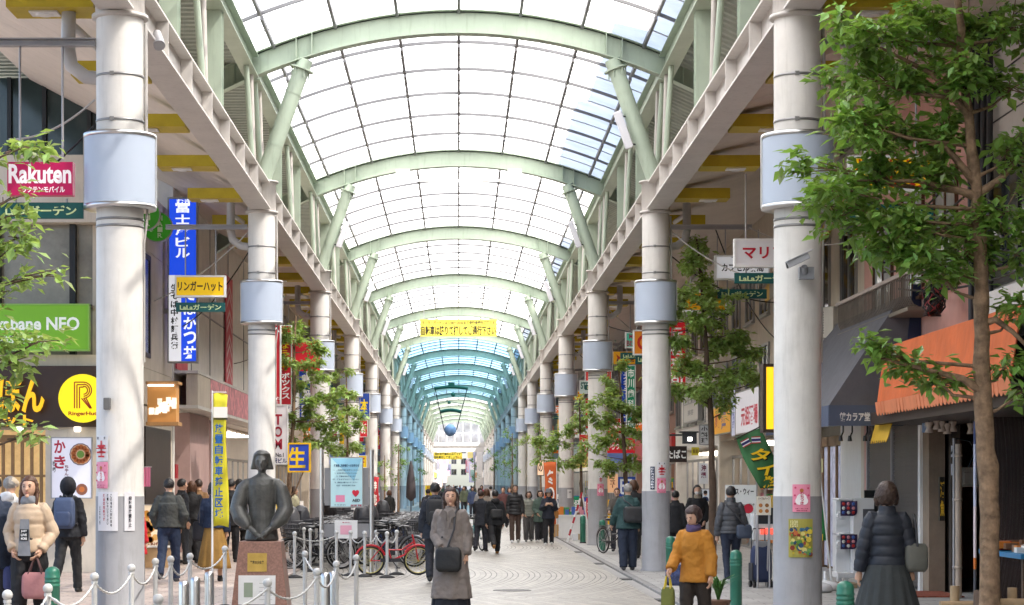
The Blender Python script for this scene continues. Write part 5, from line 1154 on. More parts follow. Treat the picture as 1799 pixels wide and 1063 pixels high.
# thai banner hung from a pole on the building front
t=thing('thai_banner','green cloth banner with yellow outlined kana and two small striped flags','banner',W(1325,800,92)); c0=t.location.copy()
def TB(px,py): return W(px,py,92)-c0
b=MB(); n=10; vv=[];ff=[]
for i in range(n+1):
    u=i/n; Lp=TB(1293,768).lerp(TB(1336,858),u)+Vector((-.05*math.sin(u*3),0,0)); Rp=TB(1336,752).lerp(TB(1385,858),u)
    for k in range(6): f=k/5; q=Lp.lerp(Rp,f); vv.append(q+Vector((0,.05*math.sin(u*6+f*3),0)))
for i in range(n):
    for k in range(5): ff.append((i*6+k,i*6+k+1,(i+1)*6+k+1,(i+1)*6+k))
o=b.add(vv,ff,0,True).build('cloth',mat('green banner cloth',(.045,.16,.055),.7,var=.08),t); o.modifiers.new('s','SOLIDIFY').thickness=.008
b=MB(); a=Vector((.86,0,-.10)).normalized(); u_=Vector((.30,0,.95)).normalized()
sm=MB()
for ch,px,py in (('タ',1334,799),('イ',1345,824),('料',1356,848)): 
    b.text(ch,TB(px,py)+Vector((0,-.085,0)),a,u_,.36,.25,(0,-1,0)); sm.text(ch,TB(px,py)+Vector((.012,-.078,-.012)),a,u_,.39,.28,(0,-1,0))
b.build('lettering',cm('E8C020'),t); sm.build('lettering_shadow',cm('141414'),t)
for (px,py,an) in ((1309,778,.5),(1327,773,.05)):
    c=TB(px,py)+Vector((0,-.09,0)); M=Matrix.Rotation(-an,3,'Y')
    for dz,h,colr in ((.055,.02,'B02030'),(.035,.02,'E8E8E8'),(0,.05,'2A2A66'),(-.035,.02,'E8E8E8'),(-.055,.02,'B02030')):
        MB().box(c+M@Vector((0,0,dz)),(.17,.004,h),M=M).build('flag_stripe',cm(colr),t)
MB().tube([TB(1290,772),TB(1337,749)],.014,6).build('rod',m_brown,t)
# bicycle park information board
p=88; c=W(609,CY,p); c.z=-.03; t=thing('information_board','blue parking information board with red heart between two steel posts','board',c)
zz=lambda py:EYE+(CY-py)/p-c.z; xx=lambda px:(px-609)/p
b=MB()
for px in (565,653): b.tube([(xx(px),0,0),(xx(px),0,zz(790))],.045,14)
b.build('post',m_steel,t)
MB().bx(xx(570),xx(648),.0,.03,zz(888),zz(822)).build('back_plate',mat('grey steel plate',(.25,.25,.26),.45,metal=.4),t); MB().bx(xx(569),xx(649),.0,.03,zz(944),zz(920)).build('lower_plate',mat('grey steel plate',(.25,.25,.26),.45),t)
MB().bx(xx(580),xx(638),-.05,-.005,zz(892),zz(803)).build('frame',m_alu,t)
bm_=MB().bx(xx(581.5),xx(636.5),-.06,-.052,zz(890),zz(805)); bm_.build('panel',cm('B9DDE2'),t)
b=MB(); b.prism([(xx(583),zz(805.5)),(xx(636),zz(805.5)),(xx(622),zz(845))],(0,-.061,0),(1,0,0),(0,0,1),(0,-.002,0)); b.build('triangle',cm('8FC6DC'),t)
by={}
def T(tx,px,py,w_,h,colr): by.setdefault(colr,MB()).text(tx,(xx(px),-.064,zz(py)),X3,Z3,w_/p,h/p,(0,-1,0))
T('駐輪場ご利用者様へのお知らせ',609,818,44,5,'2A4A6A')
for i,(tx) in enumerate(('一、ご利用時間をお守りください','二、歩行者の通行を妨げないでください','三、放置自転車は撤去します','四、鍵を必ずかけてください','五、貴重品は置かないでください','北区・商店街振興組合')): T(tx,608,826+i*5.4,46-i%3*6,2.6,'5A7A8C')
T('♥',625,867,12,12,'C8203A'); T('AED',626,879,14,5,'2A2A3A'); T('自転車駐車場',626,888,19,4,'A02038'); T('ラ・ラ・ガーデン',598,887,20,3,'3A3A4A')
for colr,m in by.items(): m.build('lettering',cm(colr),t)
b=MB().bx(xx(590),xx(606),-.064,-.061,zz(882),zz(870)); b.build('picture',cm('E08AA8'),t)
MB().bx(xx(588),xx(628),-.03,-.002,zz(946),zz(914)).build('paper_notice',m_white,t); MB().bx(xx(598),xx(618),-.034,-.031,zz(939),zz(923)).build('pink_print',cm('DFA3B4'),t)
b=MB(); b.text('♥ お知らせ',(xx(608),-.033,zz(918)),X3,Z3,.14,.025,(0,-1,0)); b.build('lettering',cm('B02848'),t)
px_sign('yellow_notice','small yellow notice sign standing among the far bicycles',747,759,853,870,50,'D8C81A',[('駐輪禁止',0,0,.5,.85,'B03020',True)],thick=.03,frame=None,fw=0)
# ------------------------------------------------------------------ bicycles
def bicycle(name,label,fc,basket=True,child=False,wr=.33,rimc=(.5,.5,.5),mini=False):
    t=thing(name,label,'bicycle'); fm=mat('bicycle paint '+str(fc),fc,.3,var=.05,coat=.3); wb=.54 if not mini else .47
    chrome=mat('dull bicycle chrome',(.22,.22,.225),.35,metal=.8)
    for sx in (-1,1):
        b=MB(); 
        def ring(b,R_,r_,n=28,m=6):
            vv=[];ff=[]
            for i in range(n):
                a=2*PI*i/n
                for j in range(m):
                    q=2*PI*j/m; rr=R_+r_*math.cos(q); vv.append((sx*wb+rr*math.cos(a),r_*math.sin(q),wr+rr*math.sin(a)))
            for i in range(n):
                for j in range(m): ff.append((i*m+j,i*m+(j+1)%m,((i+1)%n)*m+(j+1)%m,((i+1)%n)*m+j))
            b.add(vv,ff,0,True)
        ring(b,wr-.02,.02); wh=b.build('wheel',m_black,t)
        b=MB(); ring(b,wr-.048,.011,28,5); b.tube([(sx*wb,-.05,wr),(sx*wb,.05,wr)],.022,8)
        for i in range(14):
            a=2*PI*i/14; b.tube([(sx*wb,.02*(-1)**i,wr),(sx*wb+(wr-.05)*math.cos(a),0,wr+(wr-.05)*math.sin(a))],.0028,3,cap=False)
        b.build('rim',mat('wheel rim '+str(rimc),rimc,.35,metal=.5),wh)
    bbx,bbz=(-.05,.29); seat=(-.2,.82); head=(.36,.78)
    b=MB().tube([(bbx,0,bbz),(-.17,0,.68)],.017,8).tube([(.40,0,.60),(.2,0,.40),(bbx,0,bbz)],.02,8).tube([(.39,0,.66),(.15,0,.50),(-.13,0,.50)],.016,8)
    b.tube([(.42,0,.55),(.355,0,.80)],.02,8)
    for y in (-.05,.05): b.tube([(bbx,y*.6,bbz),(-wb,y,wr)],.011,6).tube([(-.17,y*.4,.66),(-wb,y,wr)],.009,6).tube([(.42,y*.8,.56),(wb,y,wr)],.012,6)
    b.build('frame',fm,t)
    MB().tube([(.355,0,.80),(.33,0,.93)],.013,8).tube([(.06,-.28,.96),(.18,-.27,.97),(.31,-.2,.96),(.33,0,.93),(.31,.2,.96),(.18,.27,.97),(.06,.28,.96)],.012,8).build('handlebar',chrome,t)
    for y in (-.27,.27): MB().tube([(.05,y,.958),(.16,y,.968)],.018,8).build('grip',m_black,t)
    b=MB().ball((-.22,0,.87),.1,0,12,(1.35,.95,.38)); b.tube([(-.17,0,.66),(-.21,0,.86)],.012,6); b.build('seat',m_black,t)
    b=MB()
    for s_,a0,a1 in ((-1,20,175),(1,40,150)):
        pts=[(s_*wb+(wr+.015)*math.cos(R(a)),0,wr+(wr+.015)*math.sin(R(a))) for a in range(a0,a1,12)]; b.tube(pts,[.026]*len(pts),6)
    b.build('mudguard',fm if mini else chrome,t)
    MB().box((-.07,-.055,.30),(.42,.01,.07)).tube([(-.05,-.1,.29),(-.05,.1,.29)],.012,6).lathe((0,0,0),[(0.001,0),(.001,.001)],3).build('chain_guard',m_dark,t)
    b=MB()
    for s_,d in ((-1,.14),(1,-.14)): b.tube([(bbx,s_*.09,bbz),(bbx+d*.8,s_*.09,bbz-d)],.01,6).box((bbx+d*.8,s_*.13,bbz-d),(.08,.07,.02))
    b.build('pedal',m_dark,t)
    if not mini:
        MB().box((-.53,0,.71),(.34,.13,.012)).tube([(-.6,.06,.70),(-wb,.06,wr)],.007,5).tube([(-.6,-.06,.70),(-wb,-.06,wr)],.007,5).build('rear_rack',chrome,t)
    if basket:
        b=MB()
        for z,e in ((.70,.0),(.78,.012),(.86,.024),(.95,.04)):
            P_=[(.42-e,-.14-e,z),(.70+e,-.14-e,z),(.70+e,.14+e,z),(.42-e,.14+e,z),(.42-e,-.14-e,z)]; b.tube(P_,.008,4)
        for i in range(7):
            u=-.14+.28*i/6
            for x,e in ((.70,.04),(.42,-.04)): b.tube([(x,u,.70),(x+e,u*1.28,.95)],.005,4)
            b.tube([(.42+.28*i/6,-.14,.70),(.40+.33*i/6,-.18,.95)],.005,4).tube([(.42+.28*i/6,.14,.70),(.40+.33*i/6,.18,.95)],.005,4)
        b.box((.56,0,.70),(.28,.28,.01)); b.build('basket',m_dark if fc[0]<.3 else m_steel,t)
    if child:
        b=MB().box((-.52,0,.82),(.30,.30,.20)).box((-.66,0,1.0),(.07,.32,.44)).box((-.5,.16,.92),(.28,.03,.2)).box((-.5,-.16,.92),(.28,.03,.2)); b.build('child_seat',mat('dark seat plastic',(.03,.03,.035),.5),t,bevel=.03)
        b=MB(); b.lathe((-.55,0,.86),[(.17,0),(.20,.12),(.19,.28),(.13,.42),(.04,.47)],12); q_=b.build('rain_cover',mat('dark rain cover',(.06,.06,.065),.35,var=.3,bump=.6,bs=9),t); q_.scale=(1.1,.85,1)
    cache_kids(t); return t
PB=[bicycle('bicycle','black city bicycle with wire basket packed in the parking rows',(.02,.02,.022)),bicycle('bicycle','silver city bicycle with wire basket packed in the parking rows',(.24,.24,.26)),bicycle('bicycle','dark bicycle with covered child seat packed in the parking rows',(.03,.03,.045),child=True),bicycle('bicycle','black bicycle without basket packed in the parking rows',(.025,.02,.02),basket=False),bicycle('bicycle','dark blue city bicycle packed in the parking rows',(.02,.04,.12))]
used=set(); rnd=random.Random(4); cnt=0
Yb=42.9
while Yb<64:
    for row,xc,an in ((0,-2.95,20),(1,-1.55,-18)):
        if row==1 and Yb>60: continue
        k=rnd.choice([0,0,0,0,2,3,4,0,3,1]); pos=(xc+rnd.uniform(-.12,.12),Yb+rnd.uniform(-.1,.1)+row*.3,-.03); rz=R(an+rnd.uniform(-8,8)+(180 if rnd.random()<.3 else 0))
        if row==1 and Yb<44: continue
        if k in used: dup(PB[k],pos,rz,group='bicycles parked in the street')
        else: used.add(k); PB[k].location=pos; PB[k].rotation_euler=(0,0,rz); PB[k]['group']='bicycles parked in the street'
        cnt+=1
    Yb+=.46
rb=bicycle('bicycle','red folding bicycle with yellow wheel rims at the end of the parking row',(.50,.02,.03),basket=False,wr=.29,rimc=(.62,.55,.2),mini=True); c=W(692,CY,90); rb.location=(c.x,c.y+.2,-.03); rb.rotation_euler=(0,0,R(8))
gb=bicycle('bicycle','teal bicycle with front basket pushed by a walker in the middle of the street',(.02,.20,.22)); c=W(836,CY,66); gb.location=(c.x,c.y+.8,-.03); gb.rotation_euler=(0,0,R(-72))
sb_=bicycle('bicycle','black bicycle held by a woman at the kerb left of the teal jacketed man',(.03,.03,.03)); c=W(1078,CY,70); sb_.location=(c.x,c.y,0); sb_.rotation_euler=(0,0,R(-65))
for i,q in enumerate(PB):
    if i not in used: q.location=(-2.2,62+i,-.03)
# ------------------------------------------------------------------ people
_wt=bpy.data.textures.new('wrinkles','CLOUDS'); _wt.noise_scale=.075; _wt.noise_depth=3; _wt.noise_type='SOFT_NOISE'
_ht=bpy.data.textures.new('strands','CLOUDS'); _ht.noise_scale=.02; _ht.noise_depth=2
def remesh2(o,vox,sm=2,nowr=False):
    remesh(o,vox,sm); n=o.name.split('.')[0]
    if not nowr and n in('jacket','coat','trousers','hooded_top','scarf') and vox<.018:
        d=o.modifiers.new('wrinkle','DISPLACE'); d.texture=_wt; d.strength=.026 if n!='trousers' else .024; d.mid_level=.5; d.texture_coords='LOCAL'
    if n=='hair':
        d=o.modifiers.new('strand','DISPLACE'); d.texture=_ht; d.strength=.016 if len(o.data.vertices)!=0 else 0; d.mid_level=.5; d.texture_coords='LOCAL'
    return o
m_skin=mat('skin',(.55,.33,.23),.5,var=.05,vs=8)
m_eye=mat('dark eye',(.02,.015,.012),.3); m_lip=mat('lip',(.40,.15,.12),.5)
def cloth(name,c,**k): return mat(name,c,k.get('rough',.8),var=k.get('var',.14),vs=k.get('vs',5),bump=k.get('bump',.35),bs=k.get('bs',14))
def hairm(c): return mat('hair '+str(c),c,.45,var=.3,vs=12,bump=.5,bs=50)
BLK=(.014,.012,.012); DBR=(.035,.018,.012); BRN=(.085,.038,.020); GRY=(.22,.21,.20)
def person(label,x,y,H=1.66,rz=0,legs=((4,2),(-6,6)),arms=None,top=None,bottom=None,shoes=(.03,.03,.03),hair=('short',BLK),hat=None,bags=(),vox=.013,z=None,group=None,head=(0,0),coat=None,face=True,mask=None,scarf=None,lean=0,girth=1.0):
    """body in skin, clothing over it; faces the camera at rz=0. legs = (thigh swing forward, knee bend) left/right of the picture when facing us"""
    s=H/1.70; t=thing('person',label,'person',(x,y,gz(x) if z is None else z),R(rz),group)
    g=girth
    # skeleton
    legp=[]
    for i,sx in enumerate((-1,1)):
        a,k=R(legs[i][0]),R(legs[i][1]); hip=Vector((sx*.085,0,.90))
        knee=hip+Vector((sx*.01,-math.sin(a)*.42,-math.cos(a)*.42)); sh=a-k
        ank=knee+Vector((0,-math.sin(sh)*.41,-math.cos(sh)*.41)); legp.append((hip,knee,ank,sh))
    drop=min(l[2].z-.02 for l in legp)-.055
    def dz(v): return Vector((v.x,v.y,v.z-drop))
    legp=[(dz(a),dz(b_),dz(c),sh) for a,b_,c,sh in legp]
    L=R(lean)
    def up(v):
        v=Vector(v); v.z-=drop
        if lean:
            h=.95-drop; dz_=v.z-h
            if dz_>0: v=Vector((v.x,v.y*math.cos(L)-dz_*math.sin(L),h+dz_*math.cos(L)+v.y*math.sin(L)))
        return v
    arms=arms or (((-.16,.02,-1),(-.02,-.18,-1)),((.16,.02,-1),(.02,-.18,-1)))
    armp=[]
    for i,sx in enumerate((-1,1)):
        sh=up((sx*.165,.01,1.375)); u=Vector(arms[i][0]).normalized(); f=Vector(arms[i][1]).normalized()
        el=sh+u*.285; wr=el+f*.245; armp.append((sh,el,wr,f))
    S=lambda v:Vector(v)*s
    def srings(b,rs,n=20,fold=None):
        vv=[];ff=[]
        for i,(z_,rx,ry,yo) in enumerate(rs):
            for j in range(n):
                th=2*PI*j/n; k=fold(i/(len(rs)-1),th) if fold else 1.0
                vv.append(S(up((math.cos(th)*rx*k,yo+math.sin(th)*ry*k,z_))))
        for i in range(len(rs)-1):
            for j in range(n): ff.append((i*n+j,i*n+(j+1)%n,(i+1)*n+(j+1)%n,(i+1)*n+j))
        ff+=[tuple(reversed(range(n))),tuple((len(rs)-1)*n+j for j in range(n))]
        return b.add(vv,ff,0,True)
    # body
    b=MB()
    srings(b,[(.86,.10,.09,0),(.90,.15,.11,0),(1.0,.13,.10,0),(1.1,.125,.095,0),(1.25,.15,.105,0),(1.36,.155,.095,.005),(1.42,.10,.07,.01),(1.45,.058,.058,.01),(1.50,.052,.055,.0)])
    hc=Vector((0,-.01,1.585)); hy,hp=R(head[0]),R(head[1]); HM=Matrix.Rotation(hy,3,'Z')@Matrix.Rotation(hp,3,'X')
    def hd(v): return S(up(hc+HM@Vector(v)))
    def hball(b,c,r,sz,n=14,fn=None):
        vv=[];ff=[]; k=n//2+2
        for i in range(k+1):
            ph=PI*i/k
            for j in range(n):
                th=2*PI*j/n; v=Vector((c[0]+math.sin(ph)*math.cos(th)*r*sz[0],c[1]+math.sin(ph)*math.sin(th)*r*sz[1],c[2]-math.cos(ph)*r*sz[2]))
                if fn: v=fn(v)
                vv.append(hd(v))
        for i in range(k):
            for j in range(n): ff.append((i*n+j,i*n+(j+1)%n,(i+1)*n+(j+1)%n,(i+1)*n+j))
        b.add(vv,ff,0,True)
    def headfn(v):
        u=max(0,-v.z/.11); k=1-.30*u*u
        return Vector((v.x*k,v.y*(1-.12*u)-.012*u,v.z))
    hball(b,(0,0,0),.1,(.76,.93,1.14),18,headfn)
    if face:
        b.tube([hd((0,-.088,.012)),hd((0,-.110,-.022)),hd((0,-.094,-.03))],[.008*s,.014*s,.011*s],7)
        for sx in (-1,1): hball(b,(sx*.076,.005,-.008),.022,(.45,.8,1.3),8)
        hball(b,(0,-.080,-.09),.022,(1.1,.8,.8),8)
    b.tube([S(up((0,.01,1.42))),S(up((0,.0,1.52)))],.052*s,10)
    for i,(hip,kn,an,sh) in enumerate(legp):
        b.tube([S(hip),S(hip.lerp(kn,.5)),S(kn),S(kn.lerp(an,.35)),S(an)],[.082*s*g,.072*s,.052*s,.05*s,.035*s],10)
    for i,(sh,el,wr,f) in enumerate(armp):
        b.tube([S(sh),S(sh.lerp(el,.5)),S(el),S(el.lerp(wr,.4)),S(wr)],[.045*s,.042*s,.037*s,.034*s,.026*s],9)
        sx=-1 if i==0 else 1
        side=f.cross(Vector((sx,0,0))); side=side.normalized() if side.length>.1 else Vector((0,1,0)); n_=f.cross(side).normalized()
        inward=Vector((-sx,0,0)) if n_.dot(Vector((-sx,0,0)))>0 else n_*0+Vector((-sx,0,0)); n_=n_ if n_.x*-sx>0 else -n_
        pe=wr+f*.085
        b.tube([S(wr),S(wr+f*.03),S(pe)],[.024*s,.034*s,.036*s],8)
        ds=Vector((0,-1,0)) if abs(f.y)<.7 else Vector((0,0,1)); sd_=(ds-f*ds.dot(f)).normalized()
        for q in range(4):
            ln=(.068,.078,.073,.056)[q]; o_=pe+sd_*(.027-.018*q)
            b.tube([S(o_-f*.015),S(o_+f*ln*.5+n_*.008),S(o_+f*ln*.8+n_*.026),S(o_+f*ln*.88+n_*.042)],[.0105*s,.0098*s,.009*s,.007*s],6)
        tb=wr+f*.03+sd_*.025; b.tube([S(tb),S(tb+sd_*.028+f*.03),S(tb+sd_*.030+f*.06+n_*.015)],[.014*s,.012*s,.009*s],6)
    body=remesh2(b.build('body',m_skin,t,org=(0,0,0)),vox*.62 if vox<.011 else vox*.8,2)
    if face and not mask:
        for sx in (-1,1):
            e=MB(); hball(e,(sx*.031,-.083,.010),.010,(1.2,.6,.6),8); e.build('eye',m_eye,t,org=(0,0,0))
        e=MB(); hball(e,(0,-.091,-.055),.02,(1.05,.35,.3),8); e.build('mouth',m_lip,t,org=(0,0,0))
        e=MB()
        for sx in (-1,1): e.tube([hd((sx*.018,-.090,.028)),hd((sx*.032,-.089,.032)),hd((sx*.046,-.080,.028))],.0045*s,5)
        e.build('eyebrows',hairm(hair[1]),t,org=(0,0,0))
    if mask:
        e=MB(); hball(e,(0,-.045,-.05),.062,(1.05,.95,.85),12); e.build('face_mask',cloth('mask '+str(mask),mask),t,org=(0,0,0))
    # hair
    hs,hc_=hair
    def hairfn(low,fr,vol):
        def fn(v):
            front=v.y<fr
            if v.z<0: v=Vector((v.x*(1+vol*.2),v.y,v.z*low))
            if front and v.z<.060: v=Vector((v.x*.70 if abs(v.x)<.06 else v.x*.9,max(v.y,-.052)*.55,v.z*.6))
            return v
        return fn
    if hs!='none':
        e=MB()
        fr_={'long':-.025,'bob':-.04}.get(hs,-.048); low={'short':.62,'bob':1.15,'long':2.0,'bun':.72,'perm':.85}[hs]; vol={'short':0,'bob':.35,'long':.25,'bun':0,'perm':.6}[hs]
        k={'perm':1.16,'bob':1.12}.get(hs,1.0)
        hball(e,(0,.014,.022),.1*k,(.90,1.06,1.10),20,hairfn(low,fr_,vol))
        if hs=='bun': hball(e,(0,.11,.02),.045,(1,1,1),10)
        if hs=='long':
            for sx in (-1,1): e.tube([hd((sx*.078,.0,.05)),hd((sx*.092,.0,-.05)),hd((sx*.090,-.03,-.15)),hd((sx*.080,-.05,-.22))],[.022*s,.022*s,.022*s,.010*s],8)
        if hs=='bob':
            for sx in (-1,1): e.tube([hd((sx*.080,-.012,.05)),hd((sx*.097,-.012,-.03)),hd((sx*.090,-.02,-.10))],[.026*s,.030*s,.018*s],8)
        h=e.build('hair',hairm(hc_),t,org=(0,0,0)); remesh2(h,.011,1)
    if hat:
        e=MB(); kind,colr=hat
        if kind=='bucket':
            srings(e,[(1.60,.155,.165,-.02),(1.635,.108,.125,-.01),(1.70,.092,.108,0),(1.725,.07,.08,0),(1.73,.02,.02,0)])
        elif kind=='cap':
            hball(e,(0,.0,.04),.105,(.92,1.05,.85),16,lambda v:Vector((v.x,v.y,max(v.z,.02)))); e.tube([hd((0,-.09,.035)),hd((0,-.17,.025))],[.07*s,.05*s],10,sx=1)
        elif kind=='hood':
            hball(e,(0,.025,.01),.13,(.95,1.0,1.15),16,lambda v:Vector((v.x,max(v.y,-.06),v.z)))
        h=e.build('hat' if kind!='hood' else 'hood',cloth('hat '+str(colr),colr),t,org=(0,0,0)); remesh2(h,.012,1)
    # clothing
    if bottom:
        kind=bottom.get('kind','trousers'); cl=cloth('bottom '+str(bottom['c']),bottom['c'],bump=.4); e=MB()
        if kind=='trousers':
            wd=bottom.get('w',1.0)
            srings(e,[(.80,.13*g,.11*g,0),(.88,.175*g,.135*g,0),(.97,.160*g,.128*g,0),(1.05,.145*g,.118*g,0)])
            for (hip,kn,an,sh) in legp:
                pts=[S(hip+Vector((0,0,-.01))),S(hip.lerp(kn,.3)),S(hip.lerp(kn,.6)),S(kn),S(kn.lerp(an,.25)),S(kn.lerp(an,.5)),S(kn.lerp(an,.75)),S(an+Vector((0,.005,-.015)))]
                e.tube(pts,[.105*s*g,.102*s*g*(.6+.4*wd),.088*s*wd,.076*s*wd,.076*s*wd,.07*s*wd,.070*s*wd,.066*s*wd],14)
            h=e.build('trousers',cl,t,org=(0,0,0)); remesh2(h,vox,2)
        else:
            hem=bottom.get('hem',.30); fl=bottom.get('flare',.30)
            n=bottom.get('folds',13); rs=[]
            for i in range(13):
                u=i/12; z_=1.02-(1.02-hem)*u; r_=.135+(fl-.135)*(u**.8); rs.append((z_,r_*1.05,r_*.86,0))
            srings(e,list(reversed(rs)),96,fold=lambda u,th:1+.055*(1-u)*math.sin(n*th+1.5*math.sin(th*2))+.02*(1-u)*math.sin(n*2.3*th))
            e.build('skirt',cl,t,org=(0,0,0))
    def topmesh(spec,hem,rin,name,collar=True):
        puff=spec.get('puff',0); cl=cloth(('puffer ' if puff else 'top ')+str(spec['c']),spec['c'],rough=.55 if puff else .85,bump=.3); e=MB(); rs=[]
        zt=1.435; N=int((zt-hem)/.018)
        prof=[(0.3,.245,.205),(.55,.215,.180),(.75,.195,.160),(.90,.180,.142),(1.02,.160,.126),(1.10,.152,.122),(1.25,.166,.128),(1.34,.165,.116),(1.38,.140,.104),(1.41,.104,.086),(1.435,.075,.076)]
        for i in range(N+1):
            z_=hem+(zt-hem)*i/N
            for (a,b_) in zip(prof,prof[1:]):
                if a[0]<=z_<=b_[0]:
                    u=(z_-a[0])/(b_[0]-a[0]); rx=a[1]+(b_[1]-a[1])*u; ry=a[2]+(b_[2]-a[2])*u
            rx=rx*g*(spec.get('wide',1) if z_<1.3 else 1)+rin; ry=ry*g*(spec.get('wide',1) if z_<1.3 else 1)+rin
            if puff: k=1-.10*(1-abs(math.sin(z_*PI/puff)))**2; rx*=k; ry*=k
            rs.append((z_,rx,ry,.005))
        fl=spec.get('fold',0)
        srings(e,rs,40,fold=(lambda u,th:1+fl*max(0,(.55-u))*math.sin(7*th+2*math.sin(th))) if fl else None)
        for i,(sh,el,wr,f) in enumerate(armp):
            sw=spec.get('sw',1.0); pts=[];rr=[]
            a0=sh+Vector(((.02 if i==0 else -.02),0,-.012))
            M_=26 if puff else 14
            pts.append(S(sh+Vector(((.09 if i==0 else -.09),0,.0)))); rr.append(.052*s)
            for j in range(M_+1):
                u=j/M_; p_=a0.lerp(el,u*2) if u<.5 else el.lerp(wr-f*spec.get('short',0),(u-.5)*2)
                r_=(.066-.012*u*1.0)*sw+rin*.5
                if puff: r_*=1-.16*min(1,u/.25)*(1-abs(math.sin(u*PI*.53/puff)))**2
                elif j%3==1: r_*=1.05
                pts.append(S(p_)); rr.append(r_*s)
            rr[-1]*=.9; e.tube(pts,rr,12)
        if collar:
            ch=spec.get('collar',.05); srings(e,[(1.40,.085,.085,.008),(1.435+ch*.4,.082,.082,.01),(1.435+ch,.074,.076,.008)])
        if spec.get('hoody'): e.ball(S(up((0,.105,1.43))),.1*s,0,14,(1.15,.8,.75))
        h=e.build(name,cl,t,org=(0,0,0)); remesh2(h,vox*.9 if puff else vox,0 if puff else 2,bool(puff)); return h
    if top: topmesh(top,top.get('hem',.86),top.get('in',.012),top.get('name','jacket'))
    if coat:
        topmesh(coat,coat.get('hem',.45),coat.get('in',.022),'coat')
        if coat.get('lapel'):
            e=MB(); 
            for sx in (-1,1): e.prism([(0,0),(.055*sx,.03),(.10*sx,-.05),(.045*sx,-.08),(.012*sx,-.21)],S(up((sx*.012,-.155,1.40))),Vector((s,0,0)),Vector((0,.06*s,s)),(0,-.012,0))
            e.build('lapel',cloth('lapel '+str(coat['c']),tuple(c*.72 for c in coat['c'])),t,org=(0,0,0))
            e=MB(); 
            for zz_ in (1.08,.95,.80):
                for sx in (-.07,.05): e.ball(S(up((sx,-.172-.018*(zz_<1),zz_))),.013*s,0,8,(1,.5,1))
            e.build('button',m_black,t,org=(0,0,0))
    if scarf:
        e=MB(); c,rr=scarf; srings(e,[(1.40,.088,.09,0),(1.43,.098,.10,-.004),(1.475,.092,.094,-.006),(1.50,.075,.08,-.004)]); h=e.build('scarf',cloth('scarf '+str(c),c),t,org=(0,0,0)); remesh2(h,.012,2)
    # shoes
    for i,(hip,kn,an,sh) in enumerate(legp):
        e=MB(); th=max(0,-sh)*1.0; M=Matrix.Rotation(-th*.9,3,'X'); n=10
        def fp(v): return S(an+M@(Vector(v)))
        e.tube([fp((0,.07,-.055)),fp((0,.04,-.04)),fp((0,0,-.025)),fp((0,-.07,-.045)),fp((0,-.15,-.058)),fp((0,-.185,-.062))],[.022*s,.042*s,.05*s,.043*s,.036*s,.018*s],10)
        e.tube([fp((0,0,-.03)),fp((0,.012,.03))],[.045*s,.043*s],10)
        h=e.build('shoe',mat('shoe '+str(shoes),shoes,.5),t,org=(0,0,0)); remesh2(h,.011,1)
        lo=an.z*s-.075*s
    t['_b']=0; del t['_b']
    for bg in bags: bg(t,s,up,armp,S)
    return t
# carried things: own top-level objects at the person's place
def carry(t,name,label,cat,build):
    o=thing(name,label,cat,t.location.copy(),t.rotation_euler[2]); build(o); return o
def roundbox(b,c,sz,M=None):
    "soft sided bag body"
    n=20; c=Vector(c); rs=[]
    for i in range(9):
        u=i/8; k=(1-abs(2*u-1)**6*.25); rs.append((u,k))
    vv=[];ff=[]
    for u,k in rs:
        for j in range(n):
            th=2*PI*j/n; x=abs(math.cos(th))**.55*(1 if math.cos(th)>0 else -1); y=abs(math.sin(th))**.55*(1 if math.sin(th)>0 else -1)
            v=Vector((x*sz[0]/2*k,y*sz[1]/2*k*(1-.35*u),(u-.5)*sz[2])); vv.append(c+(M@v if M else v))
    for i in range(8):
        for j in range(n): ff.append((i*n+j,i*n+(j+1)%n,(i+1)*n+(j+1)%n,(i+1)*n+j))
    ff+=[tuple(reversed(range(n))),tuple(8*n+j for j in range(n))]
    return b.add(vv,ff,0,True)
def backpack(label,c,c2=None):
    def f(t,s,up,armp,S):
        def bd(o):
            m=cloth('pack '+str(c),c,rough=.6); b=MB(); roundbox(b,S(up((0,.215,1.20))),(.31*s,.17*s,.46*s)); b.build('pack_body',m,o,org=(0,0,0))
            b=MB(); roundbox(b,S(up((0,.31,1.11))),(.23*s,.08*s,.22*s)); b.build('pocket',cloth('pocket '+str(c2 or c),c2 or c,rough=.6),o,org=(0,0,0))
            b=MB()
            for sx in (-1,1): b.tube([S(up((sx*.09,.15,1.40))),S(up((sx*.105,.05,1.445))),S(up((sx*.115,-.08,1.42))),S(up((sx*.13,-.165,1.28))),S(up((sx*.16,-.10,1.10))),S(up((sx*.15,.12,1.02)))],.019*s,6)
            b.build('strap',m_dark,o,org=(0,0,0))
            MB().tube([S(up((-.03,.19,1.43))),S(up((0,.19,1.47))),S(up((.03,.19,1.43)))],.009,5).build('handle',m_dark,o,org=(0,0,0))
        carry(t,'backpack',label,'backpack',bd)
    return f
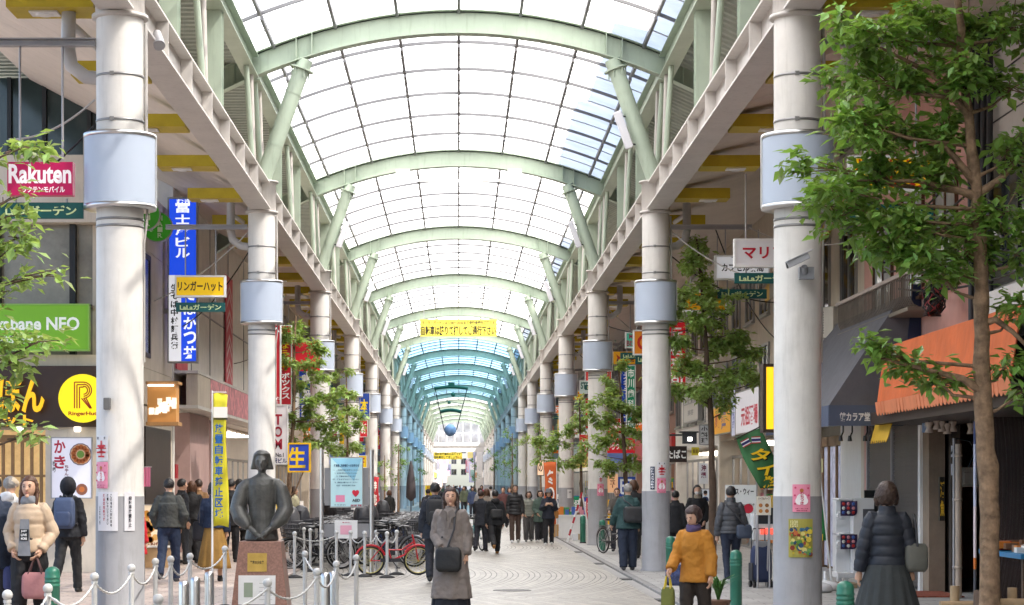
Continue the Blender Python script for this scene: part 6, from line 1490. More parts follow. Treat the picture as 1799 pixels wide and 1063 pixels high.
def sidebag(label,c,at,sz,strap_from,name='shoulder_bag',front=False,rough=.5,m=None):
    "bag hanging on a strap over the shoulder strap_from (-1/1)"
    def f(t,s,up,armp,S):
        def bd(o):
            b=MB(); roundbox(b,S(up(at)),tuple(q*s for q in sz)); b.build('bag_body',m or cloth('bag '+str(c),c,rough=rough),o,org=(0,0,0))
            x,y,z_=at; sx=strap_from; top_=z_+sz[2]/2
            b=MB(); b.tube([S(up((x-.02*sx,y-.02,top_-.03))),S(up(((x+sx*.1)*.55+.02,-.19,(top_+1.4)/2))),S(up((sx*.09,-.135,1.38))),S(up((sx*.10,.0,1.46))),S(up((sx*.09,.13,1.38))),S(up(((x+sx*.1)*.55,.17,(top_+1.4)/2))),S(up((x-.02*sx,y+.03,top_-.03)))],.013*s,6); b.build('strap',m_dark,o,org=(0,0,0))
        carry(t,name,label,'bag',bd)
    return f
def handbag(label,c,arm,sz,name='tote_bag',m=None,hc=None,drop=.14,hm=None):
    def f(t,s,up,armp,S):
        def bd(o):
            sh,el,wr,fv=armp[arm]; hp=wr+fv*.10; c0=hp-Vector((0,0,drop+sz[2]/2)); b=MB(); roundbox(b,S(c0),tuple(q*s for q in sz)); b.build('bag_body',m or cloth('bag '+str(c),c),o,org=(0,0,0))
            b=MB()
            for y in (-.03,.03): b.tube([S(c0+Vector((-sz[0]*.25,y,sz[2]/2-.02))),S(hp+Vector((-.02,y*.3,-.02))),S(hp+Vector((0,y*.3,-.005))),S(hp+Vector((.02,y*.3,-.02))),S(c0+Vector((sz[0]*.25,y,sz[2]/2-.02)))],.009*s,6)
            b.build('handle',hm or cloth('handle '+str(hc or c),hc or c),o,org=(0,0,0))
        carry(t,name,label,'bag',bd)
    return f
def armbag(label,c,at,sz,name='hand_bag',loop=None):
    def f(t,s,up,armp,S):
        def bd(o):
            b=MB(); roundbox(b,S(up(at)),tuple(q*s for q in sz)); b.build('bag_body',cloth('bag '+str(c),c,rough=.5),o,org=(0,0,0))
            x,y,z_=at; zt=z_+sz[2]/2; tp=loop or (x*.92,y,1.40); b=MB()
            b.tube([S(up((x,y-sz[1]*.0-.07,zt-.03))),S(up(((x+tp[0])/2,y-.06,(zt+tp[2])/2))),S(up(tp)),S(up(((x+tp[0])/2,y+.06,(zt+tp[2])/2))),S(up((x,y+.07,zt-.03)))],.011*s,6); b.build('strap',m_dark,o,org=(0,0,0))
        carry(t,name,label,'bag',bd)
    return f
POCK=(((-.30,.16,-1),(.40,-.55,-.75)),((.30,.16,-1),(-.40,-.55,-.75)))
def at(px,ppm): return (px-CX)/ppm,F/ppm
def hh(py,ppm,x): return EYE-(py-CY)/ppm-gz(x)
def P(label,px,head,ppm,Hmax=1.86,**k):
    if "hpose" in k: k["head"]=k.pop("hpose")
    x,y=at(px,ppm); H=min(Hmax,hh(head,ppm,x)); return person(label,x,y,H,**k)
# near people
P('woman in a beige padded jacket over a grey turtleneck, hands in pockets',52,838,152,rz=-6,vox=.010,legs=((8,6),(-10,8)),arms=POCK,hair=('long',BRN),shoes=(.02,.02,.02),
  top=dict(c=(.50,.38,.27),puff=.15,hem=.90,wide=.98,sw=1.02,collar=.06),bottom=dict(c=(.014,.014,.016),w=1.15),scarf=((.20,.21,.23),0),
  bags=(handbag('dusty pink tote bag hanging from the beige jacketed woman arm',(.38,.17,.17),1,(.30,.13,.28),drop=.16,hc=(.10,.05,.05)),))
b=MB(); x,y=at(52,152)
def panel(t_label,parentname): pass
pj=[o for o in bpy.data.objects if o.get('label','').startswith('woman in a beige')][0]
s_=1.05; b=MB(); b.prism([(-.075,-.22),(.075,-.22),(.05,.2),(-.05,.2)],(0,-.185,1.16),(1,0,0),(0,.06,1),(0,-.012,0)); o=b.build('sweater_front',cloth('grey knit',(.20,.21,.23)),pj,org=(0,0,0))
b=MB().prism([(-.05,-.065),(.05,-.065),(.05,.065),(-.05,.065)],(0,-.195,1.18),(1,0,0),(0,.06,1),(0,-.008,0)); o2=b.build('print_patch',cm('15151A'),pj,org=(0,0,0))
b=MB()
for i,tx in enumerate(('JUST','LIVE','MORE')): b.text(tx,(0,-.204+.004*i*0,1.222-i*.042),X3,Vector((0,.06,1)).normalized(),.07,.028,(0,-1,0),lift=.005)
b.build('lettering',cm('E8E8E8'),pj,org=(0,0,0))
P('person at the left edge in a navy coat carrying a blue bag',-12,835,150,rz=10,vox=.012,hair=('short',BLK),top=dict(c=(.02,.03,.055),hem=.70,wide=1.1),bottom=dict(c=(.03,.03,.035)),arms=(((-.16,.02,-1),(-.02,-.18,-1)),((.12,-.1,-1),(.10,-.45,-1))),
  bags=(handbag('dark blue cloth bag held at the left edge of the picture',(.05,.06,.16),1,(.24,.12,.26),drop=.05),))
P('person in a white hooded top and a pale beige cap behind the beige jacketed woman',18,834,118,rz=165,vox=.012,hair=('short',GRY),hat=('cap',(.48,.40,.30)),top=dict(c=(.60,.60,.60),hem=.80,hoody=True,wide=1.1,name='hooded_top'),bottom=dict(c=(.05,.06,.09)))
P('walker in black seen from behind with a slate blue backpack, far left',120,834,108,rz=176,vox=.011,legs=((16,6),(-18,26)),hair=('short',BLK),hat=('hood',(.014,.014,.018)),top=dict(c=(.016,.017,.022),hem=.84,sw=1.1,wide=1.05),bottom=dict(c=(.018,.018,.02)),shoes=(.015,.015,.015),
  bags=(backpack('slate blue backpack worn by the walker in black',(.060,.085,.16),(.045,.065,.13)),))
P('person in a red coat half hidden behind the nearest left column',240,882,100,rz=150,hair=('bob',DBR),top=dict(c=(.45,.015,.02),hem=.62,wide=1.1),bottom=dict(c=(.03,.03,.04)))
P('man in a grey bomber jacket and dark jeans seen from behind',297,838,97.5,rz=178,vox=.011,legs=((10,4),(-14,18)),hair=('short',BLK),arms=(((-.34,.10,-1),(.30,-.35,-.9)),((.34,.10,-1),(-.30,-.35,-.9))),top=dict(c=(.045,.048,.045),hem=.90,wide=1.14,sw=1.2),bottom=dict(c=(.018,.030,.065)),shoes=(.05,.05,.06))
P('man in a dark suit turned sideways beyond the grey jacketed man',320,834,80,rz=120,hair=('short',BLK),top=dict(c=(.025,.028,.035),hem=.78),bottom=dict(c=(.025,.028,.035)))
P('woman with long brown hair in a black jacket and wide black trousers',337,846,79,rz=185,hair=('long',BRN),top=dict(c=(.018,.018,.02),hem=.90,sw=1.1),bottom=dict(c=(.02,.02,.022),w=1.35))
P('person in a brown coat close beside the brown haired woman',349,843,74,rz=170,hair=('short',DBR),coat=dict(c=(.20,.11,.05),hem=.50),bottom=dict(c=(.02,.02,.02)))
P('woman in a navy top and long mustard skirt behind the yellow banner',376,848,97,rz=172,vox=.012,hair=('bob',BLK),top=dict(c=(.015,.025,.055),hem=.92,sw=1.15,wide=1.05),bottom=dict(kind='skirt',c=(.27,.15,.035),hem=.22,flare=.27),shoes=(.015,.015,.015),
  bags=(armbag('black tote bag on the navy topped woman shoulder',(.02,.02,.025),(.24,.02,.86),(.26,.10,.34)),))
P('person in a black suit jacket right of the mustard skirt',406,838,78,rz=150,hair=('short',BLK),top=dict(c=(.016,.016,.018),hem=.75),bottom=dict(c=(.016,.016,.018)))
P('person in a black coat right beside the bronze statue',420,842,70,rz=185,hair=('bob',BLK),coat=dict(c=(.015,.015,.017),hem=.55),bottom=dict(c=(.02,.02,.02)))
P('passer-by in a pale coat behind the tree right of the statue',517,856,62,rz=70,hair=('bob',DBR),coat=dict(c=(.32,.30,.20),hem=.5),bottom=dict(c=(.03,.03,.03)))
P('dark haired person in a black coat behind the information board',578,868,66,rz=160,hair=('long',DBR),coat=dict(c=(.02,.018,.02),hem=.5),bottom=dict(c=(.03,.03,.03)))
P('person in a black jacket standing among the far bicycles',684,862,46,rz=200,hair=('bob',BRN),top=dict(c=(.02,.02,.02)),bottom=dict(c=(.03,.03,.03)))
P('man in a dark hooded coat with a black backpack walking away',764,849,96,rz=183,vox=.011,legs=((6,2),(-8,12)),hair=('short',BLK),top=dict(c=(.018,.022,.032),hem=.74,hoody=True,sw=1.15,wide=1.08),bottom=dict(c=(.02,.022,.03)),
  bags=(backpack('black backpack on the man in the dark hooded coat',(.014,.014,.016)),))
P('woman in a long grey brown trench coat with shoulder length dark hair',792,857,135,rz=-14,vox=.009,legs=((10,8),(-12,10)),hair=('long',(.045,.026,.020)),arms=(((-.14,.06,-1),(.45,-.55,-.55)),((.10,.10,-1),(.03,-.22,-1))),hpose=(12,0),
  coat=dict(c=(.20,.172,.157),hem=.30,in_=.02,sw=1.12,wide=1.0,lapel=True,fold=.10,collar=.035),bottom=dict(kind='skirt',c=(.012,.014,.022),hem=.14,flare=.24,folds=9),shoes=(.012,.012,.012),
  bags=(sidebag('large black bag slung across the trench coat front',(.013,.013,.014),(.03,-.235,.80),(.34,.12,.31),1),))
P('man in a black hooded jacket striding away in tan boots',870,858,68.5,rz=186,vox=.012,legs=((24,4),(-26,30)),hair=('short',BLK),top=dict(c=(.016,.017,.02),hem=.80,hoody=True,sw=1.15,wide=1.1),bottom=dict(c=(.017,.017,.019)),shoes=(.30,.14,.035),
  bags=(sidebag('black leather bag across the striding man back',(.02,.02,.022),(-.02,.20,1.10),(.32,.12,.24),1),))
P('walker in a black jacket pushing the teal bicycle',845,862,66,rz=160,hair=('short',DBR),legs=((10,4),(-10,12)),arms=(((-.1,-.5,-1),(.1,-.8,-.3)),((.1,-.5,-1),(-.1,-.8,-.3))),top=dict(c=(.025,.027,.035),hem=.72),bottom=dict(c=(.03,.03,.04)),mask=None)
P('man in a black puffer jacket and brown trousers walking towards the camera',905,852,57.5,rz=0,vox=.012,legs=((8,3),(-6,8)),hair=('short',BLK),top=dict(c=(.018,.018,.02),puff=.10,hem=.82,sw=1.2,wide=1.1),bottom=dict(c=(.085,.055,.045)),shoes=(.6,.6,.6))
P('woman in a grey green puffer jacket and loose grey trousers',929,864,56.5,rz=0,vox=.012,legs=((5,3),(-6,6)),hair=('bob',DBR),arms=POCK,top=dict(c=(.21,.215,.18),puff=.10,hem=.86,sw=1.15,wide=1.08),bottom=dict(c=(.11,.105,.105),w=1.3),shoes=(.12,.12,.12))
P('woman in a dark green coat beside the grey green puffer woman',949,862,56.8,rz=5,vox=.012,legs=((4,3),(-8,8)),hair=('bob',DBR),arms=(((-.16,.02,-1),(.3,-.5,-.5)),((.16,.02,-1),(.02,-.18,-1))),top=dict(c=(.07,.105,.085),hem=.66,wide=1.1,sw=1.1),bottom=dict(c=(.025,.025,.03),w=1.25),shoes=(.55,.55,.55))
P('woman in a grey bucket hat and navy jacket looking down at her phone',964,860,60,rz=0,vox=.012,legs=((3,2),(-5,6)),hair=('bob',BLK),hat=('bucket',(.11,.11,.12)),hpose=(0,14),arms=(((-.2,-.2,-1),(.45,-.75,.45)),((.2,-.2,-1),(-.45,-.75,.45))),top=dict(c=(.018,.022,.035),hem=.80,wide=1.1,sw=1.15),bottom=dict(c=(.018,.018,.022)),shoes=(.55,.55,.55),
  bags=(armbag('orange brown shoulder bag beside the bucket hat woman',(.35,.15,.03),(.21,-.04,.93),(.18,.10,.24)),))
# right pavement
P('elderly man in a teal jacket seen from behind with a big black bag',1103,851,86,rz=182,vox=.011,legs=((4,3),(-4,6)),hair=('short',GRY),arms=(((-.15,.05,-1),(0,-.2,-1)),((.25,-.25,-1),(.2,-.5,-.75))),top=dict(c=(.028,.065,.065),hem=.82,sw=1.2,wide=1.15,c2=0),bottom=dict(c=(.020,.028,.05),w=1.25),shoes=(.05,.05,.055),girth=1.06,
  bags=(sidebag('big black shoulder bag on the teal jacketed man back',(.022,.022,.024),(-.08,.235,1.10),(.40,.16,.32),1),))
P('woman with brown hair in a dark coat just beyond the teal jacketed man',1113,845,74,rz=175,hair=('bob',BRN),coat=dict(c=(.02,.02,.022),hem=.5),bottom=dict(c=(.03,.03,.03)))
P('woman holding the black bicycle, facing the camera',1084,858,67,rz=-10,hair=('bun',BRN),top=dict(c=(.09,.08,.07)),bottom=dict(c=(.03,.03,.04)),arms=(((-.1,-.5,-1),(.05,-.9,-.2)),((.1,-.5,-1),(-.05,-.9,-.2))))
P('person in black half hidden right of the second right column',1187,863,80,rz=160,hair=('short',BLK),top=dict(c=(.014,.014,.016),hem=.74),bottom=dict(c=(.014,.014,.016)))
P('masked woman in a black jacket facing the camera beside the tree',1225,853,78,rz=0,vox=.011,hair=('long',BLK),mask=(.62,.60,.58),arms=(((-.2,.0,-1),(.5,-.6,-.2)),((.2,.05,-1),(-.3,-.5,-.8))),top=dict(c=(.018,.018,.02),hem=.88,sw=1.15),bottom=dict(c=(.03,.03,.03)),scarf=((.30,.25,.19),0))
P('woman in a dark grey puffer jacket pulling a cart, seen from behind',1284,855,101,rz=184,vox=.010,legs=((8,4),(-10,14)),hair=('short',BLK),arms=(((-.2,.05,-1),(-.32,-.3,-1)),((.18,.05,-1),(.05,-.25,-1))),top=dict(c=(.060,.063,.072),puff=.085,hem=.90,sw=1.15,wide=1.08,collar=.08),bottom=dict(c=(.016,.022,.042),w=.86),shoes=(.5,.5,.5),
  bags=(sidebag('slate blue crossbody bag at the grey puffer woman hip',(.050,.065,.10),(-.20,.14,.93),(.27,.12,.24),1),))
P('older woman in an orange brown jacket looking down, carrying two bags',1222,891,158,rz=-28,vox=.009,legs=((10,8),(-8,10)),hair=('perm',(.045,.025,.022)),hpose=(-16,12),lean=7,arms=(((-.22,-.12,-1),(.0,-.75,-.62)),((.2,.05,-1),(.05,-.25,-1))),top=dict(c=(.40,.165,.02),hem=.78,sw=1.14,wide=1.02,collar=.045),bottom=dict(c=(.03,.022,.018),w=1.1),scarf=((.07,.05,.12),0),
  bags=(handbag('olive green shopping bag with yellow handles held by the orange jacketed woman',(.13,.14,.03),0,(.17,.11,.30),name='shopping_bag',hc=(.60,.45,.03),drop=.15),))
t=thing('patterned_bag','dark blue patterned cloth bag hanging left of the orange jacketed woman','bag',W(1184,1010,150)); b=MB(); roundbox(b,(0,0,0),(.20,.12,.25)); b.build('bag_body',mat('blue patterned cloth',(.05,.07,.17),.7,var=.9,vs=18),t,org=(0,0,0)); MB().tube([(-.05,0,.1),(-.0,.02,.34),(.05,0,.1)],.008,5).build('handle',m_dark,t,org=(0,0,0))
P('woman in a navy puffer jacket and long pleated dark skirt seen from behind',1558,850,176,rz=178,vox=.009,z=.0,face=False,hair=('bob',(.050,.029,.021)),arms=(((-.20,.06,-1),(-.05,-.15,-1)),((.22,.04,-1),(.14,-.12,-1))),top=dict(c=(.017,.021,.032),puff=.10,hem=.84,sw=1.1,wide=1.0,collar=.05),bottom=dict(kind='skirt',c=(.035,.040,.042),hem=.22,flare=.36,folds=17),shoes=(.015,.015,.015),
  bags=(armbag('grey green slouchy handbag on the navy puffer woman arm',(.11,.11,.095),(-.27,.06,.99),(.22,.13,.27)),))
t=[o for o in bpy.data.objects if o.get('label','').startswith('woman in a navy puffer')][0]
# crowd further up the street
CP=[]; rnd=random.Random(12)
cols=[(.03,.03,.034),(.05,.07,.14),(.24,.20,.16),(.12,.05,.05),(.30,.30,.31),(.12,.14,.09),(.48,.45,.42),(.35,.06,.07)]
names=['black','navy','taupe','maroon','grey','olive','pale','red']
for i in range(8):
    away=i%2==0
    o=person(f'small figure in a {names[i]} jacket far up the street, {"back turned" if away else "walking this way"}',-1+i*.35,120+i*7,1.62+.02*(i%4),rz=180 if away else 0,vox=.02,legs=((14,5),(-14,16)),hair=(('short','bob','long')[i%3],(BLK,DBR,BRN)[i%3]),top=dict(c=cols[i],hem=.78,sw=1.1),bottom=dict(c=(.03,.03,.04)),group='distant pedestrians',face=not away)
    cache_kids(o); CP.append(o)
far=[(752,50),(830,34),(855,58),(884,44),(843,40),(815,30),(800,24),(786,25),(772,30),(895,40),(818,22),(803,19),(792,16),(779,19),(828,20),(846,27),(769,18),(808,15),(789,14),(797,13),(815,16),(833,17),(862,33),(762,24)]
for i,(px,p) in enumerate(far):
    o=CP[i] if i<8 else dup(CP[i%8],scale=.97+.05*rnd.random())
    x,y=at(px,p); o.location=(x,y,gz(x)); o.rotation_euler=(0,0,(PI if i%2==0 else 0)+rnd.uniform(-.25,.25))
# ------------------------------------------------------------------ small street things
# shopping cart
p=103; c=W(1337,CY,p); c.z=0; t=thing('shopping_cart','navy blue wheeled shopping cart with grey top beside the nearest right column','cart',c,R(10))
b=MB(); roundbox(b,(0,0,.40),(.36,.26,.62)); b.build('bag_body',mat('navy cart cloth',(.025,.035,.085),.7,var=.15,bump=.3),t,org=(0,0,0))
b=MB(); roundbox(b,(0,.02,.72),(.24,.20,.14)); b.build('top_flap',mat('grey cart cloth',(.20,.20,.21),.7),t,org=(0,0,0))
MB().tube([(-.12,.14,.1),(-.12,.16,.9),(-.1,.1,1.0),(.1,.1,1.0),(.12,.16,.9),(.12,.14,.1)],.011,6).bx(-.19,-.175,-.10,.10,.12,.42).build('handle_frame',m_dark,t,org=(0,0,0))
for sx in (-1,1):
    for y in (-.1,.12): MB().tube([(sx*.15-.018,y,.055),(sx*.15+.018,y,.055)],.055,14).tube([(sx*.15,y,.055),(sx*.15,y,.14)],.012,6).build('wheel',m_black,t,org=(0,0,0))
# capsule toy machine
p=100; c=W(1500,CY,p); c.z=0; XM=c.x; t=thing('capsule_toy_machine','white two-tier capsule toy machine with rounded glass corners before the grey awning','vending machine',c)
wt=mat('glossy white plastic',(.72,.72,.73),.25,var=.02)
def Z(py): return EYE+(CY-py)/p
def Xp(px): return (px-1500)/p
b=MB(); z0,z1=Z(1000),Z(875)
b.bx(Xp(1493),Xp(1530),-.3,.3,.0+.12,z1); b.bx(Xp(1468),Xp(1493),-.3,.3,z1-.04,z1); b.bx(Xp(1468),Xp(1493),-.3,.3,Z(966)+.25,Z(966)+.30); b.bx(Xp(1466),Xp(1493),-.3,.3,.12,.22); b.bx(Xp(1468),Xp(1493),-.02,.3,.22,z1-.04)
b.build('body',wt,t,org=(0,0,0),bevel=.012)
for zt,zb in ((z1-.05,z1-.31),(Z(938),Z(964))):
    pr=[(Xp(1471),zt),(Xp(1500),zt),(Xp(1500),zb+.08)]+[(Xp(1500)-.08+.08*math.cos(a),zb+.08-.08*math.sin(a)) for a in (.4,.8,1.2,1.57)]+[(Xp(1471),zb)]
    o=MB().prism(pr,(0,-.305,0),(1,0,0),(0,0,1),(0,-.012,0)).build('display_window',mat('dark display glass',(.06,.045,.10),.1,var=.5,vs=8),t,org=(0,0,0))
    b=MB(); rr=random.Random(3)
    ob=[MB() for _ in range(4)]
    for i in range(9): ob[i%4].ball((Xp(1476)+.085*(i%3),-.325,zt-.05-.075*(i//3)),.030,0,10,(1,.4,1))
    for q,m in enumerate(ob): m.build('capsule',GOODS[(0,7,3,1)[q]],t,org=(0,0,0))
b=MB()
for z in (z0+.45,z0+.95): b.tube([(Xp(1474),-.02,z),(Xp(1474),-.12,z)],.05,12).bx(Xp(1468),Xp(1484),-.10,-.03,z-.16,z-.08)
b.build('knob',wt,t,org=(0,0,0))
MB().bx(Xp(1510),Xp(1530),-.312,-.302,Z(922),Z(894)).build('dark_panel',mat('smoked panel',(.10,.10,.11),.2),t,org=(0,0,0))
b=MB()
for x in (Xp(1470),Xp(1482),Xp(1525)): b.box((x,-.2,.06),(.07,.12,.12))
b.build('foot',wt,t,org=(0,0,0))
t=thing('dark_panel_board','black board standing behind the capsule toy machine','board',W(1530,CY,98)); t.location.z=0
MB().bx(-.12,.12,-.03,.03,.05,1.65).bx(-.2,.2,-.15,.15,0,.05).build('board',m_black,t,org=(0,0,0))
t=thing('pallet','low stack of worn boards on the pavement at the foot of the capsule machine','pallet',W(1465,CY,103)); t.location.z=0; b=MB()
for i in range(5): b.box((0,-.3+.15*i,.07+.002*(i%2)),(.75,.12,.02))
for i in range(3): b.box((-.3+.3*i,0,.03),(.06,.75,.055))
b.build('board',mat('worn pallet wood',(.24,.17,.10),.8,var=.25,vs=5),t,org=(0,0,0))
nobori('green and yellow banner on a white pole beside the nearest right column',1462,760,1000,103,.30,800,950,mat('green banner cloth 2',(.04,.30,.09),.7,var=.1),[],dirx=-1,lean=-.28,stripes=((.46,.30,'D8D2A0'),(-.42,-.5,'D8C33A')))
t=thing('water_weight','white rounded water weight holding the green banner pole','base',W(1450,CY,106)); t.location.z=0; b=MB(); b.lathe((0,0,0),[(.05,0),(.24,.01),(.26,.06),(.23,.12),(.1,.16),(.03,.17)],24).tube([(0,0,.16),(0,0,.32)],.03,10); b.build('weight',wt,t,org=(0,0,0))
t=thing('water_weight','second white water weight left of the capsule machine, nearer','base',W(1437,CY,108)); t.location.z=0; b=MB(); b.lathe((0,0,0),[(.05,0),(.22,.01),(.24,.06),(.21,.12),(.1,.16),(.03,.17)],24).tube([(0,0,.16),(0,0,.36)],.03,10); b.build('weight',wt,t,org=(0,0,0))
# menu boards before the Thai restaurant
def aboard(label,x0,x1,y0,y1,ppm,colr,texts,legs=True,blobs=()):
    c=W((x0+x1)/2,CY,ppm); c.z=0; w_=(x1-x0)/ppm; zt=EYE+(CY-y0)/ppm; zb=EYE+(CY-y1)/ppm
    t=thing('menu_stand',label,'menu board',c); b=MB().bx(-w_/2,w_/2,-.02,.02,zb,zt); b.build('board',cm(colr),t,org=(0,0,0))
    b=MB()
    for sx in (-1,1): b.tube([(sx*(w_/2-.02),.0,0),(sx*(w_/2-.02),0,zt)],.014,6).tube([(sx*(w_/2-.02),.3,0),(sx*(w_/2-.02),.03,zt-.1)],.012,6)
    b.build('leg',m_galv,t,org=(0,0,0)); by={}
    for (tx,u,v,tw,th,cc) in texts: by.setdefault(cc,MB()).text(tx,(u*w_,-.022,(zt+zb)/2+v*(zt-zb)),X3,Z3,tw*w_,th*(zt-zb),(0,-1,0),lift=.006)
    for (u,v,r_,cc) in blobs: by.setdefault(cc,MB()).add([(u*w_+math.cos(j*PI/6)*r_*w_,-.026,(zt+zb)/2+v*(zt-zb)+math.sin(j*PI/6)*r_*w_) for j in range(12)],[tuple(range(12))])
    for cc,m in by.items(): m.build('lettering',cm(cc),t,org=(0,0,0))
    return t
aboard('white menu board with black kana title and red panel behind the grey puffer woman',1274,1328,852,935,98,'D4D6D4',[('ハウス・ウィー',0,.36,.85,.14,'202024'),('メニュー　ランチ',.2,.08,.5,.06,'303030'),('定食　千円',-.1,-.2,.6,.07,'404040')],blobs=((.25,-.0,.16,'B8263A'),))
aboard('small menu board with four dishes beside the nearest right column',1329,1354,872,905,104,'DCD6C8',[('ハーフ＆ハーフ',0,.38,.8,.12,'5A3A20')],blobs=((-.22,.02,.14,'B0703A'),(.22,.02,.14,'8A5A2A'),(-.22,-.28,.14,'C0803A'),(.22,-.28,.14,'A0602A')))
t=thing('serving_cabinet','white serving cabinet with dark glass and red light strip beside the nearest right column','cabinet',W(1345,CY,99)); t.location.z=0; q=lambda py:EYE+(CY-py)/99
MB().bx(-.24,.3,-.2,.25,q(948),q(902)).build('body',wt,t,org=(0,0,0)); MB().bx(-.16,.28,-.212,-.2,q(920),q(894)+.02).build('glass',m_glass,t,org=(0,0,0)); MB().bx(-.12,.3,-.215,-.2,q(938),q(928)).build('light_strip',cm('FF5040',.35),t,org=(0,0,0))
b=MB()
for x in (-.22,.28):
    for y in (-.18,.22): b.bx(x-.015,x+.015,y-.015,y+.015,0,q(948))
b.build('leg',m_galv,t,org=(0,0,0))
# street stall with boxes and the ladder
p=55; t=thing('street_stall','white fronted stall table piled with goods by the fourth right column','stall',W(1003,CY,p)); t.location.z=0; q=lambda py:EYE+(CY-py)/p
MB().bx(-.42,.45,-.3,.3,.72,.78).bx(-.40,.43,-.26,-.24,.05,.72).build('table',m_white,t,org=(0,0,0))
b=MB(); rr=random.Random(6)
for i in range(26): x=rr.uniform(-.38,.38); y=rr.uniform(-.25,.2); h=rr.uniform(.06,.28); b.box((x,y,.78+h/2),(.12,.1,h),rr.randrange(8))
tag(b.build('stall_goods',GOODS,t,org=(0,0,0)),kind='stuff')
def carton(label,px,py0,py1,ppm,w_,colr,d=.35):
    c=W(px,CY,ppm); c.z=0 if c.x>3.3 else -.03; h=(py1-py0)/ppm; t=thing('carton',label,'box',c,R(4)); b=MB().bx(-w_/2,w_/2,-d/2,d/2,0,h); b.build('box',mat('carton '+colr,rgb(colr),.8,var=.1),t,org=(0,0,0),bevel=.006)
    MB().bx(-.03,.03,-d/2-.003,d/2+.003,-.0+.01,h+.003).build('tape',mat('carton tape',(.40,.30,.18),.4),t,org=(0,0,0)); return t
carton('brown cardboard box at the left foot of the street stall',976,928,950,52,.42,'B08A58'); carton('white box with blue print at the foot of the street stall',997,938,950,54,.55,'DCDCDA'); carton('second white box right of the ladder foot at the stall',1016,938,949,56,.35,'D2D4D8')
t=thing('step_ladder','red and white striped step ladder leaning at the street stall','ladder',W(1010,CY,57)); t.location.z=0
b=MB(); b2=MB()
for sx in (-.16,.16):
    for i in range(8):
        a=Vector((-.26+.45*i/8,-.5+sx,1.5*i/8)); e=Vector((-.26+.45*(i+1)/8,-.5+sx,1.5*(i+1)/8)); (b if i%2 else b2).tube([a,e],.022,6)
    b2.tube([(.45,-.5+sx,0),(.19,-.5+sx,1.5)],.016,6)
for i in range(1,6): x=-.26+.45*i/6; b2.tube([(x,-.66,1.5*i/6),(x,-.34,1.5*i/6)],.014,6)
b.build('rail',cm('A82030'),t,org=(0,0,0)); b2.build('step',m_white,t,org=(0,0,0))
# produce table and fruit shop bits
t=thing('produce_table','blue edged produce table with packed fruit under the orange awning','table',(6.75,25.2,0)); t['_o']=list(t.location)
MB().bx(6.75,7.55,24.6,26.6,.86,.92).build('table_top',mat('blue plastic sheet',(.02,.17,.36),.4,var=.1),t)
b=MB()
for x in (6.82,7.45):
    for y in (24.7,26.5): b.bx(x-.03,x+.03,y-.03,y+.03,0,.86)
b.build('leg',m_bark2,t); b=MB(); rr=random.Random(8)
for i in range(46): b.box((rr.uniform(6.85,7.45),rr.uniform(24.7,26.5),.95+rr.uniform(0,.06)),(.16,.13,rr.uniform(.05,.12)),rr.choice([6,5,6,1,0]))
tag(b.build('packed_fruit',GOODS,t),kind='stuff'); del t['_o']
def pole(label,px,y0,y1,ppm,r_,m,name='pipe',cat='pipe'):
    c=W(px,CY,ppm); c.z=0; zt=EYE+(CY-y0)/ppm; b=MB().tube([(0,0,0),(0,0,zt)],r_,12); 
    for z in (.45,1.5,zt-.2): b.lathe((0,0,0),[(r_,z),(r_*1.25,z+.005),(r_*1.25,z+.045),(r_,z+.05)],12)
    o=b.build(name,m); o.location=c; return tag(o,label,cat)
pole('beige vertical drain pipe on the dark pillar beside the shutter',1684,780,1050,114,.05,mat('beige pipe paint',(.42,.33,.26),.5,dirt=.3))
pole('thin grey conduit left of the beige drain pipe',1676,770,1050,113.5,.022,m_galv)
t=thing('parasol_pole','slender pole with blue, white and red bands beside the tree trunk','pole',W(1713,CY,126)); t.location.z=0
q=lambda py:EYE+(CY-py)/126
for nm,y0,y1,colr in (('grey_section',1063,1000,'505058'),('orange_band',1000,980,'E07A30'),('red_band',980,890,'E8D8DC'),('white_section',890,780,'C9CEE4'),('top_section',780,740,'3A4A80')): MB().tube([(0,0,max(0,q(y0))),(0,0,q(y1)-.001)],.022,10).build(nm,cm(colr),t,org=(0,0,0))
t=thing('meter_box','small grey meter box with cables on the dark pillar','meter box',W(1690,838,113)+Vector((0.1,0,0))); MB().box((0,0,0),(.28,.2,.30)).box((0,-.11,-.02),(.2,.03,.18)).build('box',mat('beige grey box',(.26,.24,.21),.6,dirt=.3),t,org=(0,0,0),bevel=.01); MB().tube([(0,0,.15),(.1,-.05,.4),(.0,-.1,.55),(-.2,-.05,.6),(-.28,-.05,.35)],.012,6).build('cable',m_cable,t,org=(0,0,0))
px_sign('shop_sign','narrow black signboard with yellow brush strokes on the pillar right of the shutter',1650,1659,838,915,113,'17130F',[('活魚',0,0,.9,.85,'C9A02A',True)],thick=.08,frame=None,fw=0)
for i,(y0,y1) in enumerate(((783,803),(815,835))): px_sign('paper_label',f'small white paper label, {["upper","lower"][i]} of two on the conduit by the pillar',1671,1677,y0,y1,113,'D0D0D8',(),thick=.02,frame=None,fw=0)
px_sign('shop_flag','pale blue shield shaped paper flag at the shutter corner',1620,1634,730,760,112,'9DB8DE',[('福',0,0,.6,.5,'E8EEF6')],thick=.02,frame=None,fw=0)
t=thing('door_mat','reddish brown mat at the foot of the pillar','mat',(7.45,32.6,0)); MB().box((0,0,.012),(.8,1.6,.02)).build('mat',mat('red brown mat',(.22,.055,.03),.95,var=.2,vs=20),t,org=(0,0,0))
